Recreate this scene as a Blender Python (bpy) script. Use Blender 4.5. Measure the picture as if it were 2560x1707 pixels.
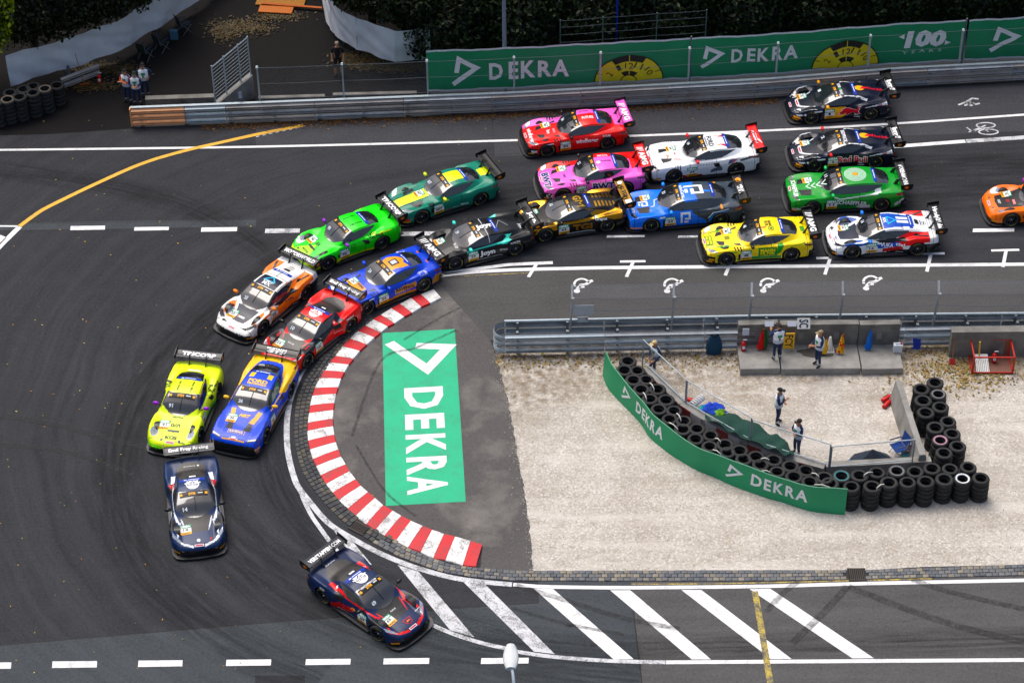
import bpy, bmesh, math, random
import numpy as np
from mathutils import Vector, Matrix, noise as mnoise
from mathutils.bvhtree import BVHTree

random.seed(7); RNG = np.random.default_rng(7)
for o in list(bpy.data.objects): bpy.data.objects.remove(o)
SC = bpy.context.scene
COL = SC.collection

# ------------------------------------------------------------------ camera
FPX, PITCH, ROLL, CAMH = 6068.6, math.radians(40.475), math.radians(-0.607), 62.08
fw = Vector((0, math.cos(PITCH), -math.sin(PITCH)))
rt = Vector((1, 0, 0)); up = rt.cross(fw)
R2 = rt*math.cos(ROLL) + up*math.sin(ROLL)
U2 = -rt*math.sin(ROLL) + up*math.cos(ROLL)
cd = bpy.data.cameras.new('camera'); cam = bpy.data.objects.new('camera', cd); COL.objects.link(cam)
cam.matrix_world = Matrix(((R2.x, U2.x, -fw.x, 0), (R2.y, U2.y, -fw.y, 0), (R2.z, U2.z, -fw.z, CAMH), (0, 0, 0, 1)))
cd.sensor_width = 36; cd.sensor_fit = 'HORIZONTAL'; cd.lens = 36*FPX/2560
cd.clip_start = 1; cd.clip_end = 3000
SC.camera = cam
SC.render.resolution_x = 1024; SC.render.resolution_y = 682

# ------------------------------------------------------------------ light
SUN_EL, SUN_AZ = math.radians(64), math.radians(-32)     # azimuth measured from +Y towards +X
w = bpy.data.worlds.new('World'); SC.world = w; w.use_nodes = True
nt = w.node_tree; bg = nt.nodes['Background']
sky = nt.nodes.new('ShaderNodeTexSky'); sky.sky_type = 'NISHITA'; sky.sun_disc = False
sky.sun_elevation = SUN_EL; sky.sun_rotation = SUN_AZ
sky.dust_density = 6; sky.air_density = 1.0; sky.ozone_density = 1.0
nt.links.new(sky.outputs[0], bg.inputs[0]); bg.inputs[1].default_value = 0.115
sl = bpy.data.lights.new('sun', 'SUN'); sl.energy = 1.4; sl.angle = math.radians(40); sl.color = (1.0, 0.98, 0.95)
so = bpy.data.objects.new('sun', sl); COL.objects.link(so)
sd = Vector((math.sin(SUN_AZ)*math.cos(SUN_EL), math.cos(SUN_AZ)*math.cos(SUN_EL), math.sin(SUN_EL)))
so.rotation_euler = sd.to_track_quat('Z', 'Y').to_euler(); so.location = (0, 90, 60)
vs = SC.view_settings
vs.view_transform = 'Standard'; vs.look = 'None'; vs.exposure = 0.45; vs.gamma = 1.0; vs.use_curve_mapping = False

# ------------------------------------------------------------------ helpers
def P(px, py, z=0.0):
    """photo pixel (2560x1707) -> world point on the horizontal plane at height z"""
    d = fw*FPX + R2*(px-1280) - U2*(py-853.5)
    t = (z-CAMH)/d.z
    return Vector((d.x*t, d.y*t, z))
def lin(c):
    return c/12.92 if c <= .04045 else ((c+.055)/1.055)**2.4
def hx(h):
    h = h.lstrip('#'); c = [lin(int(h[i:i+2], 16)/255) for i in (0, 2, 4)]
    g = .25*c[0]+.6*c[1]+.15*c[2]          # printed film and car paint are a little purer than they photograph
    return tuple(min(1, max(0, g+(v-g)*1.22)) for v in c)

def add(name, me, parent=None, mat=None):
    o = bpy.data.objects.new(name, me); COL.objects.link(o)
    if mat is not None and me is not None: me.materials.append(mat)
    if parent is not None: o.parent = parent
    return o
def tag(o, label=None, cat=None, group=None, kind=None):
    if label: o['label'] = label
    if cat: o['category'] = cat
    if group: o['group'] = group
    if kind: o['kind'] = kind
    return o
def thing(name, loc, rz=0, label=None, cat=None, group=None):
    o = bpy.data.objects.new(name, None); COL.objects.link(o)
    o.location = loc; o.rotation_euler = (0, 0, rz); o.empty_display_size = .2
    return tag(o, label, cat, group)
def copy_tree(o, parent=None):
    c = o.copy(); COL.objects.link(c); c.parent = parent
    for ch in list(o.children): copy_tree(ch, c)
    return c

class MB:
    """collects shapes, builds one mesh"""
    def __init__(s): s.v = []; s.f = []; s.c = []
    def face(s, pts, col=None):
        n = len(s.v); s.v += [tuple(p) for p in pts]; s.f.append(tuple(range(n, n+len(pts)))); s.c.append(col)
    def grid(s, rows, col=None, close=False):
        n = len(s.v); m = len(rows[0])
        for r in rows: s.v += [tuple(p) for p in r]
        for i in range(len(rows)-1):
            for j in range(m if close else m-1):
                k = (j+1) % m
                s.f.append((n+i*m+j, n+i*m+k, n+(i+1)*m+k, n+(i+1)*m+j)); s.c.append(col)
    def box(s, c, d, col=None, rz=0, M=None, taper=1.0):
        n = len(s.v); ca, sa = math.cos(rz), math.sin(rz)
        for z in (-.5, .5):
            t = taper if z > 0 else 1
            for x, y in ((-.5, -.5), (.5, -.5), (.5, .5), (-.5, .5)):
                X, Y, Z = x*d[0]*t, y*d[1]*t, z*d[2]
                p = Vector((c[0]+X*ca-Y*sa, c[1]+X*sa+Y*ca, c[2]+Z))
                s.v.append(tuple(M @ p if M else p))
        for q in ((3, 2, 1, 0), (4, 5, 6, 7), (0, 1, 5, 4), (1, 2, 6, 5), (2, 3, 7, 6), (3, 0, 4, 7)):
            s.f.append(tuple(n+i for i in q)); s.c.append(col)
    def tube(s, pts, r, n=8, col=None, caps=True):
        pts = [Vector(p) for p in pts]; rr = r if isinstance(r, (list, tuple)) else [r]*len(pts)
        rows = []; ref = None
        for i, p in enumerate(pts):
            d = (pts[min(i+1, len(pts)-1)]-pts[max(i-1, 0)])
            d = d.normalized() if d.length > 1e-9 else Vector((0, 0, 1))
            if ref is None: ref = Vector((0, 0, 1)) if abs(d.z) < .9 else Vector((1, 0, 0))
            a = d.cross(ref).normalized(); b = a.cross(d).normalized(); ref = b if abs(d.dot(b)) < .9 else ref
            rows.append([p+(a*math.cos(t)+b*math.sin(t))*rr[i] for t in [k*2*math.pi/n for k in range(n)]])
        s.grid(rows, col, close=True)
        if caps:
            s.face(rows[0][::-1], col); s.face(rows[-1], col)
    def lathe(s, prof, n=24, axis='z', c=(0, 0, 0), col=None, closed=False):
        """prof: list of (r, h)"""
        rows = []
        pr = list(prof)+([prof[0]] if closed else [])
        for r, h in pr:
            row = []
            for k in range(n):
                t = k*2*math.pi/n; a, b = r*math.cos(t), r*math.sin(t)
                row.append((c[0]+a, c[1]+b, c[2]+h) if axis == 'z' else (c[0]+a, c[1]+h, c[2]+b))
            rows.append(row)
        s.grid(rows, col, close=True)
    def mesh(s, name='m', smooth=False):
        me = bpy.data.meshes.new(name); me.from_pydata(s.v, [], s.f)
        if any(c is not None for c in s.c):
            set_col(me, [c or (.5, .5, .5) for c in s.c])
        if smooth: me.polygons.foreach_set('use_smooth', [True]*len(me.polygons))
        me.update(); return me
    def obj(s, name, mat, parent=None, smooth=False):
        return add(name, s.mesh(name, smooth), parent, mat)
def set_col(me, cols):
    """per-face colour attribute"""
    at = me.color_attributes.new('Col', 'FLOAT_COLOR', 'CORNER')
    lt = np.empty(len(me.polygons), dtype=np.int32); me.polygons.foreach_get('loop_total', lt)
    c = np.ones((len(cols), 4), dtype=np.float32); c[:, :3] = np.asarray(cols, dtype=np.float32)[:, :3]
    at.data.foreach_set('color', np.repeat(c, lt, axis=0).ravel())

# ---- materials
def new_mat(name, rough=.6, metal=0, spec=.5):
    m = bpy.data.materials.new(name); m.use_nodes = True
    b = m.node_tree.nodes['Principled BSDF']
    b.inputs['Roughness'].default_value = rough; b.inputs['Metallic'].default_value = metal
    b.inputs['Specular IOR Level'].default_value = spec
    return m, m.node_tree, b
def N(t, ty, **k):
    n = t.nodes.new(ty)
    for a, v in k.items():
        if hasattr(n, a): setattr(n, a, v)
        else: n.inputs[a].default_value = v
    return n
def mixc(t, fac, a, b, mode='MIX'):
    n = t.nodes.new('ShaderNodeMix'); n.data_type = 'RGBA'; n.blend_type = mode
    for sock, v in ((n.inputs[0], fac), (n.inputs[6], a), (n.inputs[7], b)):
        if isinstance(v, bpy.types.NodeSocket): t.links.new(v, sock)
        elif sock.type == 'RGBA': sock.default_value = (*v[:3], 1)
        else: sock.default_value = v
    return n.outputs[2]
def mth(t, op, a, b=None, clamp=False):
    n = t.nodes.new('ShaderNodeMath'); n.operation = op; n.use_clamp = clamp
    for i, v in enumerate((a, b)):
        if v is None: continue
        if isinstance(v, bpy.types.NodeSocket): t.links.new(v, n.inputs[i])
        else: n.inputs[i].default_value = v
    return n.outputs[0]
def rampf(t, fac, lo, hi):
    n = t.nodes.new('ShaderNodeMapRange'); n.inputs[1].default_value = lo; n.inputs[2].default_value = hi
    t.links.new(fac, n.inputs[0]); return n.outputs[0]
def pos(t):
    return t.nodes.new('ShaderNodeNewGeometry').outputs['Position']
def ocoord(t):
    return t.nodes.new('ShaderNodeTexCoord').outputs['Object']
def noise_(t, vec, scale, detail=3, rough=.55, dist=0):
    n = t.nodes.new('ShaderNodeTexNoise'); n.inputs['Scale'].default_value = scale
    n.inputs['Detail'].default_value = detail; n.inputs['Roughness'].default_value = rough
    n.inputs['Distortion'].default_value = dist
    t.links.new(vec, n.inputs['Vector']); return n.outputs['Fac']
def bump(t, b, h, strength, dist=.02):
    n = t.nodes.new('ShaderNodeBump'); n.inputs['Strength'].default_value = strength; n.inputs['Distance'].default_value = dist
    t.links.new(h, n.inputs['Height']); t.links.new(n.outputs[0], b.inputs['Normal'])
def simple(name, col, rough=.6, metal=0, var=.18, scale=3.0, spec=.5, dirt=None, coat=0):
    """plain surface with cloudy variation and fine grain"""
    m, t, b = new_mat(name, rough, metal, spec)
    p = ocoord(t)
    n1 = noise_(t, p, scale, 4); n2 = noise_(t, p, scale*14, 2)
    f = mth(t, 'ADD', mth(t, 'MULTIPLY', n1, .7), mth(t, 'MULTIPLY', n2, .3))
    f = rampf(t, f, .3, .7)
    lo = tuple(c*(1-var) for c in col); hi = tuple(min(1, c*(1+var)) for c in col)
    c = mixc(t, f, lo, hi)
    if dirt: c = mixc(t, mth(t, 'MULTIPLY', rampf(t, noise_(t, p, scale*.6, 5), .5, .75), .7), c, dirt)
    t.links.new(c, b.inputs['Base Color'])
    b.inputs['Coat Weight'].default_value = coat
    return m
def attr_mat(name, rough=.5, metal=0, var=.12, scale=8, coat=0, coat_r=.05, spec=.5, trans=0):
    m, t, b = new_mat(name, rough, metal, spec)
    a = t.nodes.new('ShaderNodeVertexColor'); a.layer_name = 'Col'
    n = noise_(t, ocoord(t), scale, 3)
    k = mth(t, 'ADD', mth(t, 'MULTIPLY', n, 2*var), 1-var)
    c = mixc(t, 1.0, a.outputs[0], (1, 1, 1), 'MULTIPLY')
    vm = t.nodes.new('ShaderNodeVectorMath'); vm.operation = 'SCALE'
    t.links.new(a.outputs[0], vm.inputs[0]); t.links.new(k, vm.inputs['Scale'])
    t.links.new(vm.outputs[0], b.inputs['Base Color'])
    b.inputs['Coat Weight'].default_value = coat; b.inputs['Coat Roughness'].default_value = coat_r
    return m

# hairpin centre, used by the tyre-polish streaks of the asphalt
HC = P(1190, 1010)
def asphalt(name, col, streak=.35, speck=.35, tint=(0, 0, 0), dust=0, rough=.95):
    m, t, b = new_mat(name, rough, 0, .12)
    p = pos(t); sep = t.nodes.new('ShaderNodeSeparateXYZ'); t.links.new(p, sep.inputs[0])
    dx = mth(t, 'SUBTRACT', sep.outputs[0], HC.x); dy = mth(t, 'SUBTRACT', sep.outputs[1], HC.y)
    dxn = mth(t, 'MINIMUM', dx, 0.0)
    r = mth(t, 'SQRT', mth(t, 'ADD', mth(t, 'MULTIPLY', dxn, dxn), mth(t, 'MULTIPLY', dy, dy)))
    ang = mth(t, 'ARCTAN2', dy, mth(t, 'SUBTRACT', 0.001, dxn))
    v = mth(t, 'SUBTRACT', mth(t, 'MULTIPLY', ang, 9.0), mth(t, 'MAXIMUM', dx, 0.0))
    r = mth(t, 'ADD', r, mth(t, 'MULTIPLY', noise_(t, p, .16, 3, .6), 1.5))
    cb = t.nodes.new('ShaderNodeCombineXYZ'); t.links.new(r, cb.inputs[0]); t.links.new(mth(t, 'MULTIPLY', v, .055), cb.inputs[1])
    s1 = noise_(t, cb.outputs[0], 1.7, 5, .62, .25); s2 = noise_(t, cb.outputs[0], 5.5, 3, .6, .15)
    st = mth(t, 'ADD', mth(t, 'MULTIPLY', s1, .65), mth(t, 'MULTIPLY', s2, .35))
    st = rampf(t, st, .36, .62)
    big = noise_(t, p, .16, 4, .55, .4); mid = noise_(t, p, 1.1, 4); fine = noise_(t, p, 26, 2, .7)
    base = mixc(t, rampf(t, big, .3, .7), tuple(c*.86 for c in col), tuple(c*1.14 for c in col))
    base = mixc(t, mth(t, 'MULTIPLY', mth(t, 'SUBTRACT', 1.0, st), streak), base, tuple(c*.45 for c in col))
    base = mixc(t, mth(t, 'MULTIPLY', rampf(t, mid, .45, .8), .35), base, tuple(c*1.35 for c in col))
    base = mixc(t, mth(t, 'MULTIPLY', rampf(t, fine, .35, .75), speck), base, tuple(min(1, c*1.9) for c in col))
    gr = noise_(t, p, 9, 3, .75)
    base = mixc(t, mth(t, 'MULTIPLY', rampf(t, gr, .52, .72), .45), base, tuple(min(1, c*1.7) for c in col))
    base = mixc(t, mth(t, 'MULTIPLY', rampf(t, gr, .46, .28), .55), base, tuple(c*.5 for c in col))
    vor = t.nodes.new('ShaderNodeTexVoronoi'); vor.inputs['Scale'].default_value = 19; t.links.new(p, vor.inputs['Vector'])
    base = mixc(t, mth(t, 'MULTIPLY', rampf(t, vor.outputs['Distance'], .25, .0), speck*.5), base, tuple(c*.4 for c in col))
    if dust:
        d = mth(t, 'MULTIPLY', rampf(t, noise_(t, p, .5, 6, .62, .25), .50, .74), dust)
        base = mixc(t, d, base, (.27, .25, .225))
    t.links.new(base, b.inputs['Base Color'])
    bump(t, b, fine, .35, .01)
    return m
def gravel_mat():
    m, t, b = new_mat('gravel', .95, 0, .2)
    p = pos(t)
    vo = t.nodes.new('ShaderNodeTexVoronoi'); vo.inputs['Scale'].default_value = 13; t.links.new(p, vo.inputs['Vector'])
    vo2 = t.nodes.new('ShaderNodeTexVoronoi'); vo2.inputs['Scale'].default_value = 6.0; t.links.new(p, vo2.inputs['Vector'])
    big = noise_(t, p, .33, 5, .6, .6); mid = noise_(t, p, 1.6, 4)
    c = mixc(t, rampf(t, big, .3, .7), (.42, .37, .305), (.61, .57, .51))
    c = mixc(t, mth(t, 'MULTIPLY', rampf(t, mid, .5, .75), .45), c, (.34, .285, .22))
    sp = t.nodes.new('ShaderNodeSeparateColor'); t.links.new(vo.outputs['Color'], sp.inputs[0])
    c = mixc(t, mth(t, 'MULTIPLY', rampf(t, sp.outputs[0], .6, 1.0), .38), c, (.28, .25, .21))
    c = mixc(t, mth(t, 'MULTIPLY', rampf(t, sp.outputs[1], .6, 1.0), .42), c, (.80, .78, .74))
    c = mixc(t, mth(t, 'MULTIPLY', rampf(t, vo.outputs['Distance'], .38, .62), .28), c, (.2, .18, .15))
    mp = t.nodes.new('ShaderNodeMapping'); mp.inputs['Rotation'].default_value = (0, 0, .35); mp.inputs['Scale'].default_value = (.10, .75, 1); t.links.new(p, mp.inputs['Vector'])
    rut = noise_(t, mp.outputs[0], 1.3, 4, .55, .3)
    c = mixc(t, mth(t, 'MULTIPLY', rampf(t, rut, .52, .66), .55), c, (.64, .60, .54))
    c = mixc(t, mth(t, 'MULTIPLY', rampf(t, rut, .46, .34), .40), c, (.33, .29, .24))
    sep = t.nodes.new('ShaderNodeSeparateXYZ'); t.links.new(p, sep.inputs[0])
    # bare earth and dry grass towards the guard rail side
    y0 = P(1900, 905).y; g = rampf(t, mth(t, 'ADD', sep.outputs[1], mth(t, 'ADD', mth(t, 'MULTIPLY', noise_(t, p, .5, 4), 5.0), mth(t, 'MULTIPLY', mth(t, 'MAXIMUM', mth(t, 'SUBTRACT', P(1620, 950).x, sep.outputs[0]), 0.0), .30))), y0-.2, y0+2.8)
    e = mth(t, 'MULTIPLY', g, rampf(t, noise_(t, p, 3.0, 5, .65), .36, .62))
    c = mixc(t, mth(t, 'MULTIPLY', e, .85), c, (.135, .095, .055))
    c = mixc(t, mth(t, 'MULTIPLY', mth(t, 'MULTIPLY', g, rampf(t, noise_(t, p, 5.5, 4), .53, .68)), .7), c, (.30, .225, .10))
    xg = P(2380, 900).x
    gr = mth(t, 'MULTIPLY', rampf(t, sep.outputs[0], xg-2.5, xg+.5), rampf(t, sep.outputs[1], y0-1.6, y0+.9))
    c = mixc(t, mth(t, 'MULTIPLY', gr, rampf(t, noise_(t, p, 2.2, 5, .65), .34, .60)), c, (.26, .185, .075))
    c = mixc(t, mth(t, 'MULTIPLY', gr, mth(t, 'MULTIPLY', rampf(t, noise_(t, p, 4.2, 4), .58, .72), .6)), c, (.09, .11, .035))
    t.links.new(c, b.inputs['Base Color'])
    h = mth(t, 'ADD', vo.outputs['Distance'], mth(t, 'MULTIPLY', vo2.outputs['Distance'], .6))
    bump(t, b, h, .6, .04)
    return m
def paint_mat(name, col, wear=.4, rough=.6, lo=.50):
    """road paint with worn-through spots and rubber streaks"""
    m, t, b = new_mat(name, rough, 0, .4)
    p = pos(t)
    n1 = noise_(t, p, 2.0, 5, .65, .5); n2 = noise_(t, p, 17, 4, .7)
    f = mth(t, 'ADD', mth(t, 'MULTIPLY', n1, .55), mth(t, 'MULTIPLY', n2, .45))
    c = mixc(t, rampf(t, noise_(t, p, .9, 4), .3, .7), col, tuple(x*.86 for x in col))
    c = mixc(t, mth(t, 'MULTIPLY', rampf(t, f, lo, lo+.12), wear), c, (.07, .07, .072))
    t.links.new(c, b.inputs['Base Color']); bump(t, b, n2, .2, .004)
    return m

MAT = {}
MAT['road'] = asphalt('asphalt_track', (.0375, .039, .0435), .78, .42)
MAT['road_grey'] = asphalt('asphalt_grey', (.053, .060, .066), .5, .5)
MAT['road_brown'] = asphalt('asphalt_brown', (.082, .080, .080), .5, .5)
MAT['road_far'] = asphalt('asphalt_far', (.051, .052, .058), .5, .48)
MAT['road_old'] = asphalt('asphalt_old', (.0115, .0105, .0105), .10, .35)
MAT['island'] = asphalt('asphalt_island', (.085, .080, .077), .14, .45, dust=.6)
MAT['bay'] = asphalt('asphalt_bay', (.072, .070, .069), .32, .35)
MAT['gravel'] = gravel_mat()
MAT['white_line'] = paint_mat('white_line', (.80, .80, .80), .35)
MAT['white_worn'] = paint_mat('white_line_worn', (.62, .63, .65), .85, lo=.475)
MAT['yellow_line'] = paint_mat('yellow_line', (.80, .43, .03), .30)
MAT['yellow_worn'] = paint_mat('yellow_line_worn', (.50, .37, .05), .95, lo=.43)
MAT['kerb_red'] = paint_mat('kerb_red', (.62, .012, .020), .5)
MAT['kerb_white'] = paint_mat('kerb_white', (.80, .79, .77), .80)
MAT['seam'] = simple('tar_seam', (.012, .012, .013), .8)
MAT['galv'] = simple('galvanised_steel', (.33, .36, .385), .42, .25, .22, 2.5, dirt=(.17, .16, .155))
MAT['galv_old'] = simple('weathered_steel', (.34, .31, .29), .5, .1, .25, 1.2, dirt=(.20, .17, .15))
MAT['galv_blue'] = simple('new_steel', (.40, .47, .51), .4, .25, .12, 2.5)
MAT['orange'] = simple('orange_paint', (.86, .40, .17), .5, 0, .10, 3, dirt=(.66, .29, .13))
MAT['post'] = simple('post_steel', (.16, .18, .20), .5, .5)
MAT['concrete'] = simple('concrete', (.175, .168, .152), .9, 0, .4, 1.6, dirt=(.06, .056, .05))
MAT['concrete_light'] = simple('concrete_light', (.27, .262, .24), .9, 0, .35, 1.6, dirt=(.11, .10, .088))
MAT['green'] = simple('green_banner', (.0, .28, .11), .55, 0, .08, 1.2)
MAT['mint'] = paint_mat('mint_sticker', (.0, .45, .215), .28)
MAT['print'] = attr_mat('printed_film', .55, var=.06)
MAT['white_sticker'] = paint_mat('white_sticker', (.82, .83, .83), .22)
MAT['tarp_white'] = simple('white_tarp', (.78, .80, .82), .7, 0, .08, 2.0, dirt=(.64, .66, .69))
MAT['rubber'] = simple('rubber', (.012, .012, .013), .65, 0, .35, 5)
MAT['plain'] = attr_mat('painted', .5, var=.12)
MAT['cloth'] = attr_mat('cloth', .9, var=.18, scale=14)
MAT['leaf'] = attr_mat('leaf', .55, var=.25, scale=3, spec=.3)
MAT['bark'] = simple('bark', (.05, .04, .03), .95, 0, .3, 6)
MAT['wood'] = simple('wood', (.30, .19, .09), .7, 0, .25, 6)
def mesh_fence_mat(name, col, alpha, cell):
    m, t, b = new_mat(name, .5, .6)
    b.inputs['Base Color'].default_value = (*col, 1)
    uv = t.nodes.new('ShaderNodeTexCoord').outputs['UV']
    sp = t.nodes.new('ShaderNodeSeparateXYZ'); t.links.new(uv, sp.inputs[0])
    a = mth(t, 'ADD', sp.outputs[0], sp.outputs[1]); d = mth(t, 'SUBTRACT', sp.outputs[0], sp.outputs[1])
    def lines(v):
        f = mth(t, 'FRACT', mth(t, 'DIVIDE', v, cell))
        return mth(t, 'LESS_THAN', f, alpha)
    al = mth(t, 'MAXIMUM', lines(a), lines(d))
    t.links.new(al, b.inputs['Alpha'])
    return m
MAT['mesh'] = mesh_fence_mat('chain_link', (.30, .33, .36), .06, .07)
MAT['mesh_far'] = mesh_fence_mat('chain_link_far', (.20, .23, .24), .03, .07)
MAT['mesh_dense'] = mesh_fence_mat('welded_mesh', (.30, .32, .34), .07, .05)

# ---- 2D lettering (built-in font -> polygons)
TCACHE = {}
def text2d(s, bold=.02, shear=0.0, space=1.0):
    k = (s, bold, shear, space)
    if k not in TCACHE:
        c = bpy.data.curves.new('t', 'FONT'); c.body = s; c.size = 1; c.offset = bold; c.shear = shear
        c.resolution_u = 2; c.space_character = space
        o = bpy.data.objects.new('t', c)
        me = bpy.data.meshes.new_from_object(o)
        v = np.array([(q.co.x, q.co.y) for q in me.vertices], dtype=float).reshape(-1, 2)
        f = [tuple(p.vertices) for p in me.polygons]
        bpy.data.objects.remove(o); bpy.data.curves.remove(c); bpy.data.meshes.remove(me)
        if len(v):
            v -= v.min(0); sz = v.max(0); v = v/np.maximum(sz, 1e-6)
        TCACHE[k] = (v, f)
    return TCACHE[k]
def stroke2d(pts, wd, closed=False):
    """thick polyline with mitred corners -> (verts, faces)"""
    pts = [np.array(p, float) for p in pts]; L = []; Rr = []; n = len(pts)
    for i, p in enumerate(pts):
        d0 = p-pts[i-1] if (i > 0 or closed) else None
        d1 = pts[(i+1) % n]-p if (i < n-1 or closed) else None
        if d0 is None: d0 = d1
        if d1 is None: d1 = d0
        d0 = d0/np.linalg.norm(d0); d1 = d1/np.linalg.norm(d1)
        n0 = np.array([-d0[1], d0[0]]); n1 = np.array([-d1[1], d1[0]]); mm = n0+n1; l = np.linalg.norm(mm)
        mm = n0 if l < 1e-6 else mm/l
        k = min(1/max(.25, mm@n0), 2.6)
        L.append(p+mm*wd/2*k); Rr.append(p-mm*wd/2*k)
    v = np.array(L+Rr); f = [(i, i+1, n+i+1, n+i) for i in range(n-1)]
    if closed: f.append((n-1, 0, n, 2*n-1))
    return v, f
def ellipse2d(n=32, a0=0, a1=2*math.pi, r0=0.0):
    ts = np.linspace(a0, a1, n)
    o = np.stack([.5+.5*np.cos(ts), .5+.5*np.sin(ts)], 1); i = np.stack([.5+.5*r0*np.cos(ts), .5+.5*r0*np.sin(ts)], 1)
    return np.concatenate([o, i]), [(k, k+1, n+k+1, n+k) for k in range(n-1)]
def logo2d():
    return stroke2d([(.22, .42), (.30, .86), (.86, .56), (.10, .06)], .15)
RECT2D = (np.array([(0, 0), (1, 0), (1, 1), (0, 1)], float), [(0, 1, 2, 3)])
# ================================================================== GROUND
def sheet(name, pts, z, mat, parent=None, px=True, kind=None):
    v = [P(*p) if px else Vector((p[0], p[1], 0)) for p in pts]
    mb = MB(); mb.face([(q.x, q.y, z) for q in v])
    o = mb.obj(name, mat, parent)
    me = o.data
    if me.polygons[0].normal.z < 0: me.flip_normals()
    if kind: o['kind'] = kind
    return o
def ribbon(name, pts, wd, z, mat, parent=None, sub=6):
    """smooth strip on the ground through photo pixels, wd in metres"""
    w = [P(*p) for p in pts]
    if sub > 1 and len(w) > 2:
        s = []
        for i in range(len(w)-1):
            a = w[max(i-1, 0)]; b = w[i]; c = w[i+1]; d = w[min(i+2, len(w)-1)]
            for k in range(sub):
                t = k/sub
                s.append(.5*((2*b)+(c-a)*t+(2*a-5*b+4*c-d)*t*t+(3*b-a-3*c+d)*t**3))
        w = s+[w[-1]]
    wds = wd if isinstance(wd, (list, tuple)) else None
    L = []; Rr = []
    for i, p in enumerate(w):
        d = (w[min(i+1, len(w)-1)]-w[max(i-1, 0)]); d.z = 0; d.normalize()
        ww = (wd if wds is None else wds[0]+(wds[1]-wds[0])*i/(len(w)-1))/2
        n = Vector((-d.y, d.x, 0))*ww
        L.append((p.x+n.x, p.y+n.y, z)); Rr.append((p.x-n.x, p.y-n.y, z))
    mb = MB(); mb.grid([Rr, L])
    o = mb.obj(name, mat, parent)
    if o.data.polygons[0].normal.z < 0: o.data.flip_normals()
    return o

mb = MB(); mb.face([(-400, -300, 0), (400, -300, 0), (400, 700, 0), (-400, 700, 0)])
road = mb.obj('road', MAT['road']); tag(road, kind='structure')
BEY = 3400
patch = lambda n, p, z, m: tag(sheet(n, p, z, MAT[m], road))
# far carriageway, lower carriageways, escape road
sheet('road_patch', [(1231, 290), (1236, 392), (1420, 384), (1900, 352), (BEY, 300), (BEY, 90), (2600, 203), (2235, 226), (1920, 250), (1554, 272), (1280, 286)], .003, MAT['road_far'], road)
sheet('road_patch', [(640, 312), (960, 298), (1231, 290), (1234, 352), (640, 367), (640, 340)], .003, MAT['road_far'], road)
sheet('road_patch', [(-300, 1640), (0, 1612), (640, 1558), (860, 1541), (1080, 1524), (1280, 1510), (1346, 1506), (1344, 1440), (1577, 1440), (1577, 1463), (1599, 1658), (1640, 2100), (-300, 2100)], .003, MAT['road_grey'], road)
sheet('road_patch', [(1577, 1440), (BEY, 1400), (BEY, 2100), (1640, 2100), (1599, 1658), (1577, 1463)], .004, MAT['road_brown'], road)
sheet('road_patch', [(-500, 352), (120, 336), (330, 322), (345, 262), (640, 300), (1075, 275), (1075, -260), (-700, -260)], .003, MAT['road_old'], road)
sheet('road_patch', [(-200, 560), (-200, 577), (100, 575), (640, 568), (640, 548), (300, 553), (40, 558)], .003, MAT['road_grey'], road)
# parking bays behind the long white line, and the hairpin island
bay = tag(sheet('parking_bay', [(1080, 692), (1180, 683), (1280, 678), (1554, 672), (1920, 669), (BEY, 655), (BEY, 840), (1262, 860), (1225, 850)], .004, MAT['bay']), kind='structure')
KERB = []
def kp(ox, oy, x, y): return (ox+x/3.647, oy+y/3.647)
for (o, i) in [((1620, 1070), (1690, 1165)), ((1500, 1118), (1590, 1210)), ((1412, 1150), (1510, 1245)), ((1310, 1205), (1425, 1300)), ((1232, 1245), (1355, 1335)), ((1135, 1305), (1265, 1395)), ((1065, 1345), (1205, 1425)), ((985, 1400), (1140, 1480)), ((920, 1450), (1085, 1525))]:
    KERB.append((kp(640, 430, *o), kp(640, 430, *i)))
for (o, i) in [((845, -48), (1015, 20)), ((785, 25), (950, 78)), ((712, 112), (893, 150)), ((660, 172), (852, 202)), ((600, 245), (812, 270)), ((567, 315), (782, 328)), ((535, 405), (755, 408)), ((510, 475), (737, 467)), ((490, 565), (720, 550)), ((480, 635), (712, 615)), ((470, 722), (708, 695)), ((467, 795), (710, 760)), ((473, 885), (720, 838)), ((490, 965), (735, 905)), ((517, 1053), (757, 972)), ((548, 1115), (783, 1035)), ((590, 1200), (825, 1108)), ((635, 1280), (860, 1170)), ((697, 1358), (915, 1242)), ((752, 1425), (960, 1300)), ((830, 1510), (1028, 1358))]:
    KERB.append((kp(640, 860, *o), kp(640, 860, *i)))
for (o, i) in [((905, 50), (1090, -110)), ((1005, 125), (1165, -45)), ((1085, 178), (1250, 5)), ((1170, 230), (1330, 52)), ((1270, 280), (1415, 97)), ((1385, 338), (1522, 143)), ((1500, 378), (1608, 178)), ((1615, 437), (1718, 215)), ((1725, 452), (1817, 240)), ((1885, 500), (1960, 280)), ((2005, 512), (2065, 315))]:
    KERB.append((kp(640, 1277, *o), kp(640, 1277, *i)))
inner = [k[1] for k in KERB]
isl = inner[:1]+[(1082, 715), (1075, 700), (1081, 692), (1225, 850), (1235, 872), (1257, 947), (1279, 1045), (1301, 1175), (1322, 1295), (1333, 1428), (1200, 1432)]+inner[::-1][:-1]
tag(sheet('traffic_island', isl, .0045, MAT['island']), kind='structure')
def jag(a, b, n, amp):
    return [(a[0]+(b[0]-a[0])*k/n+random.gauss(0, amp), a[1]+(b[1]-a[1])*k/n) for k in range(n)]
GEDGE = []
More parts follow.
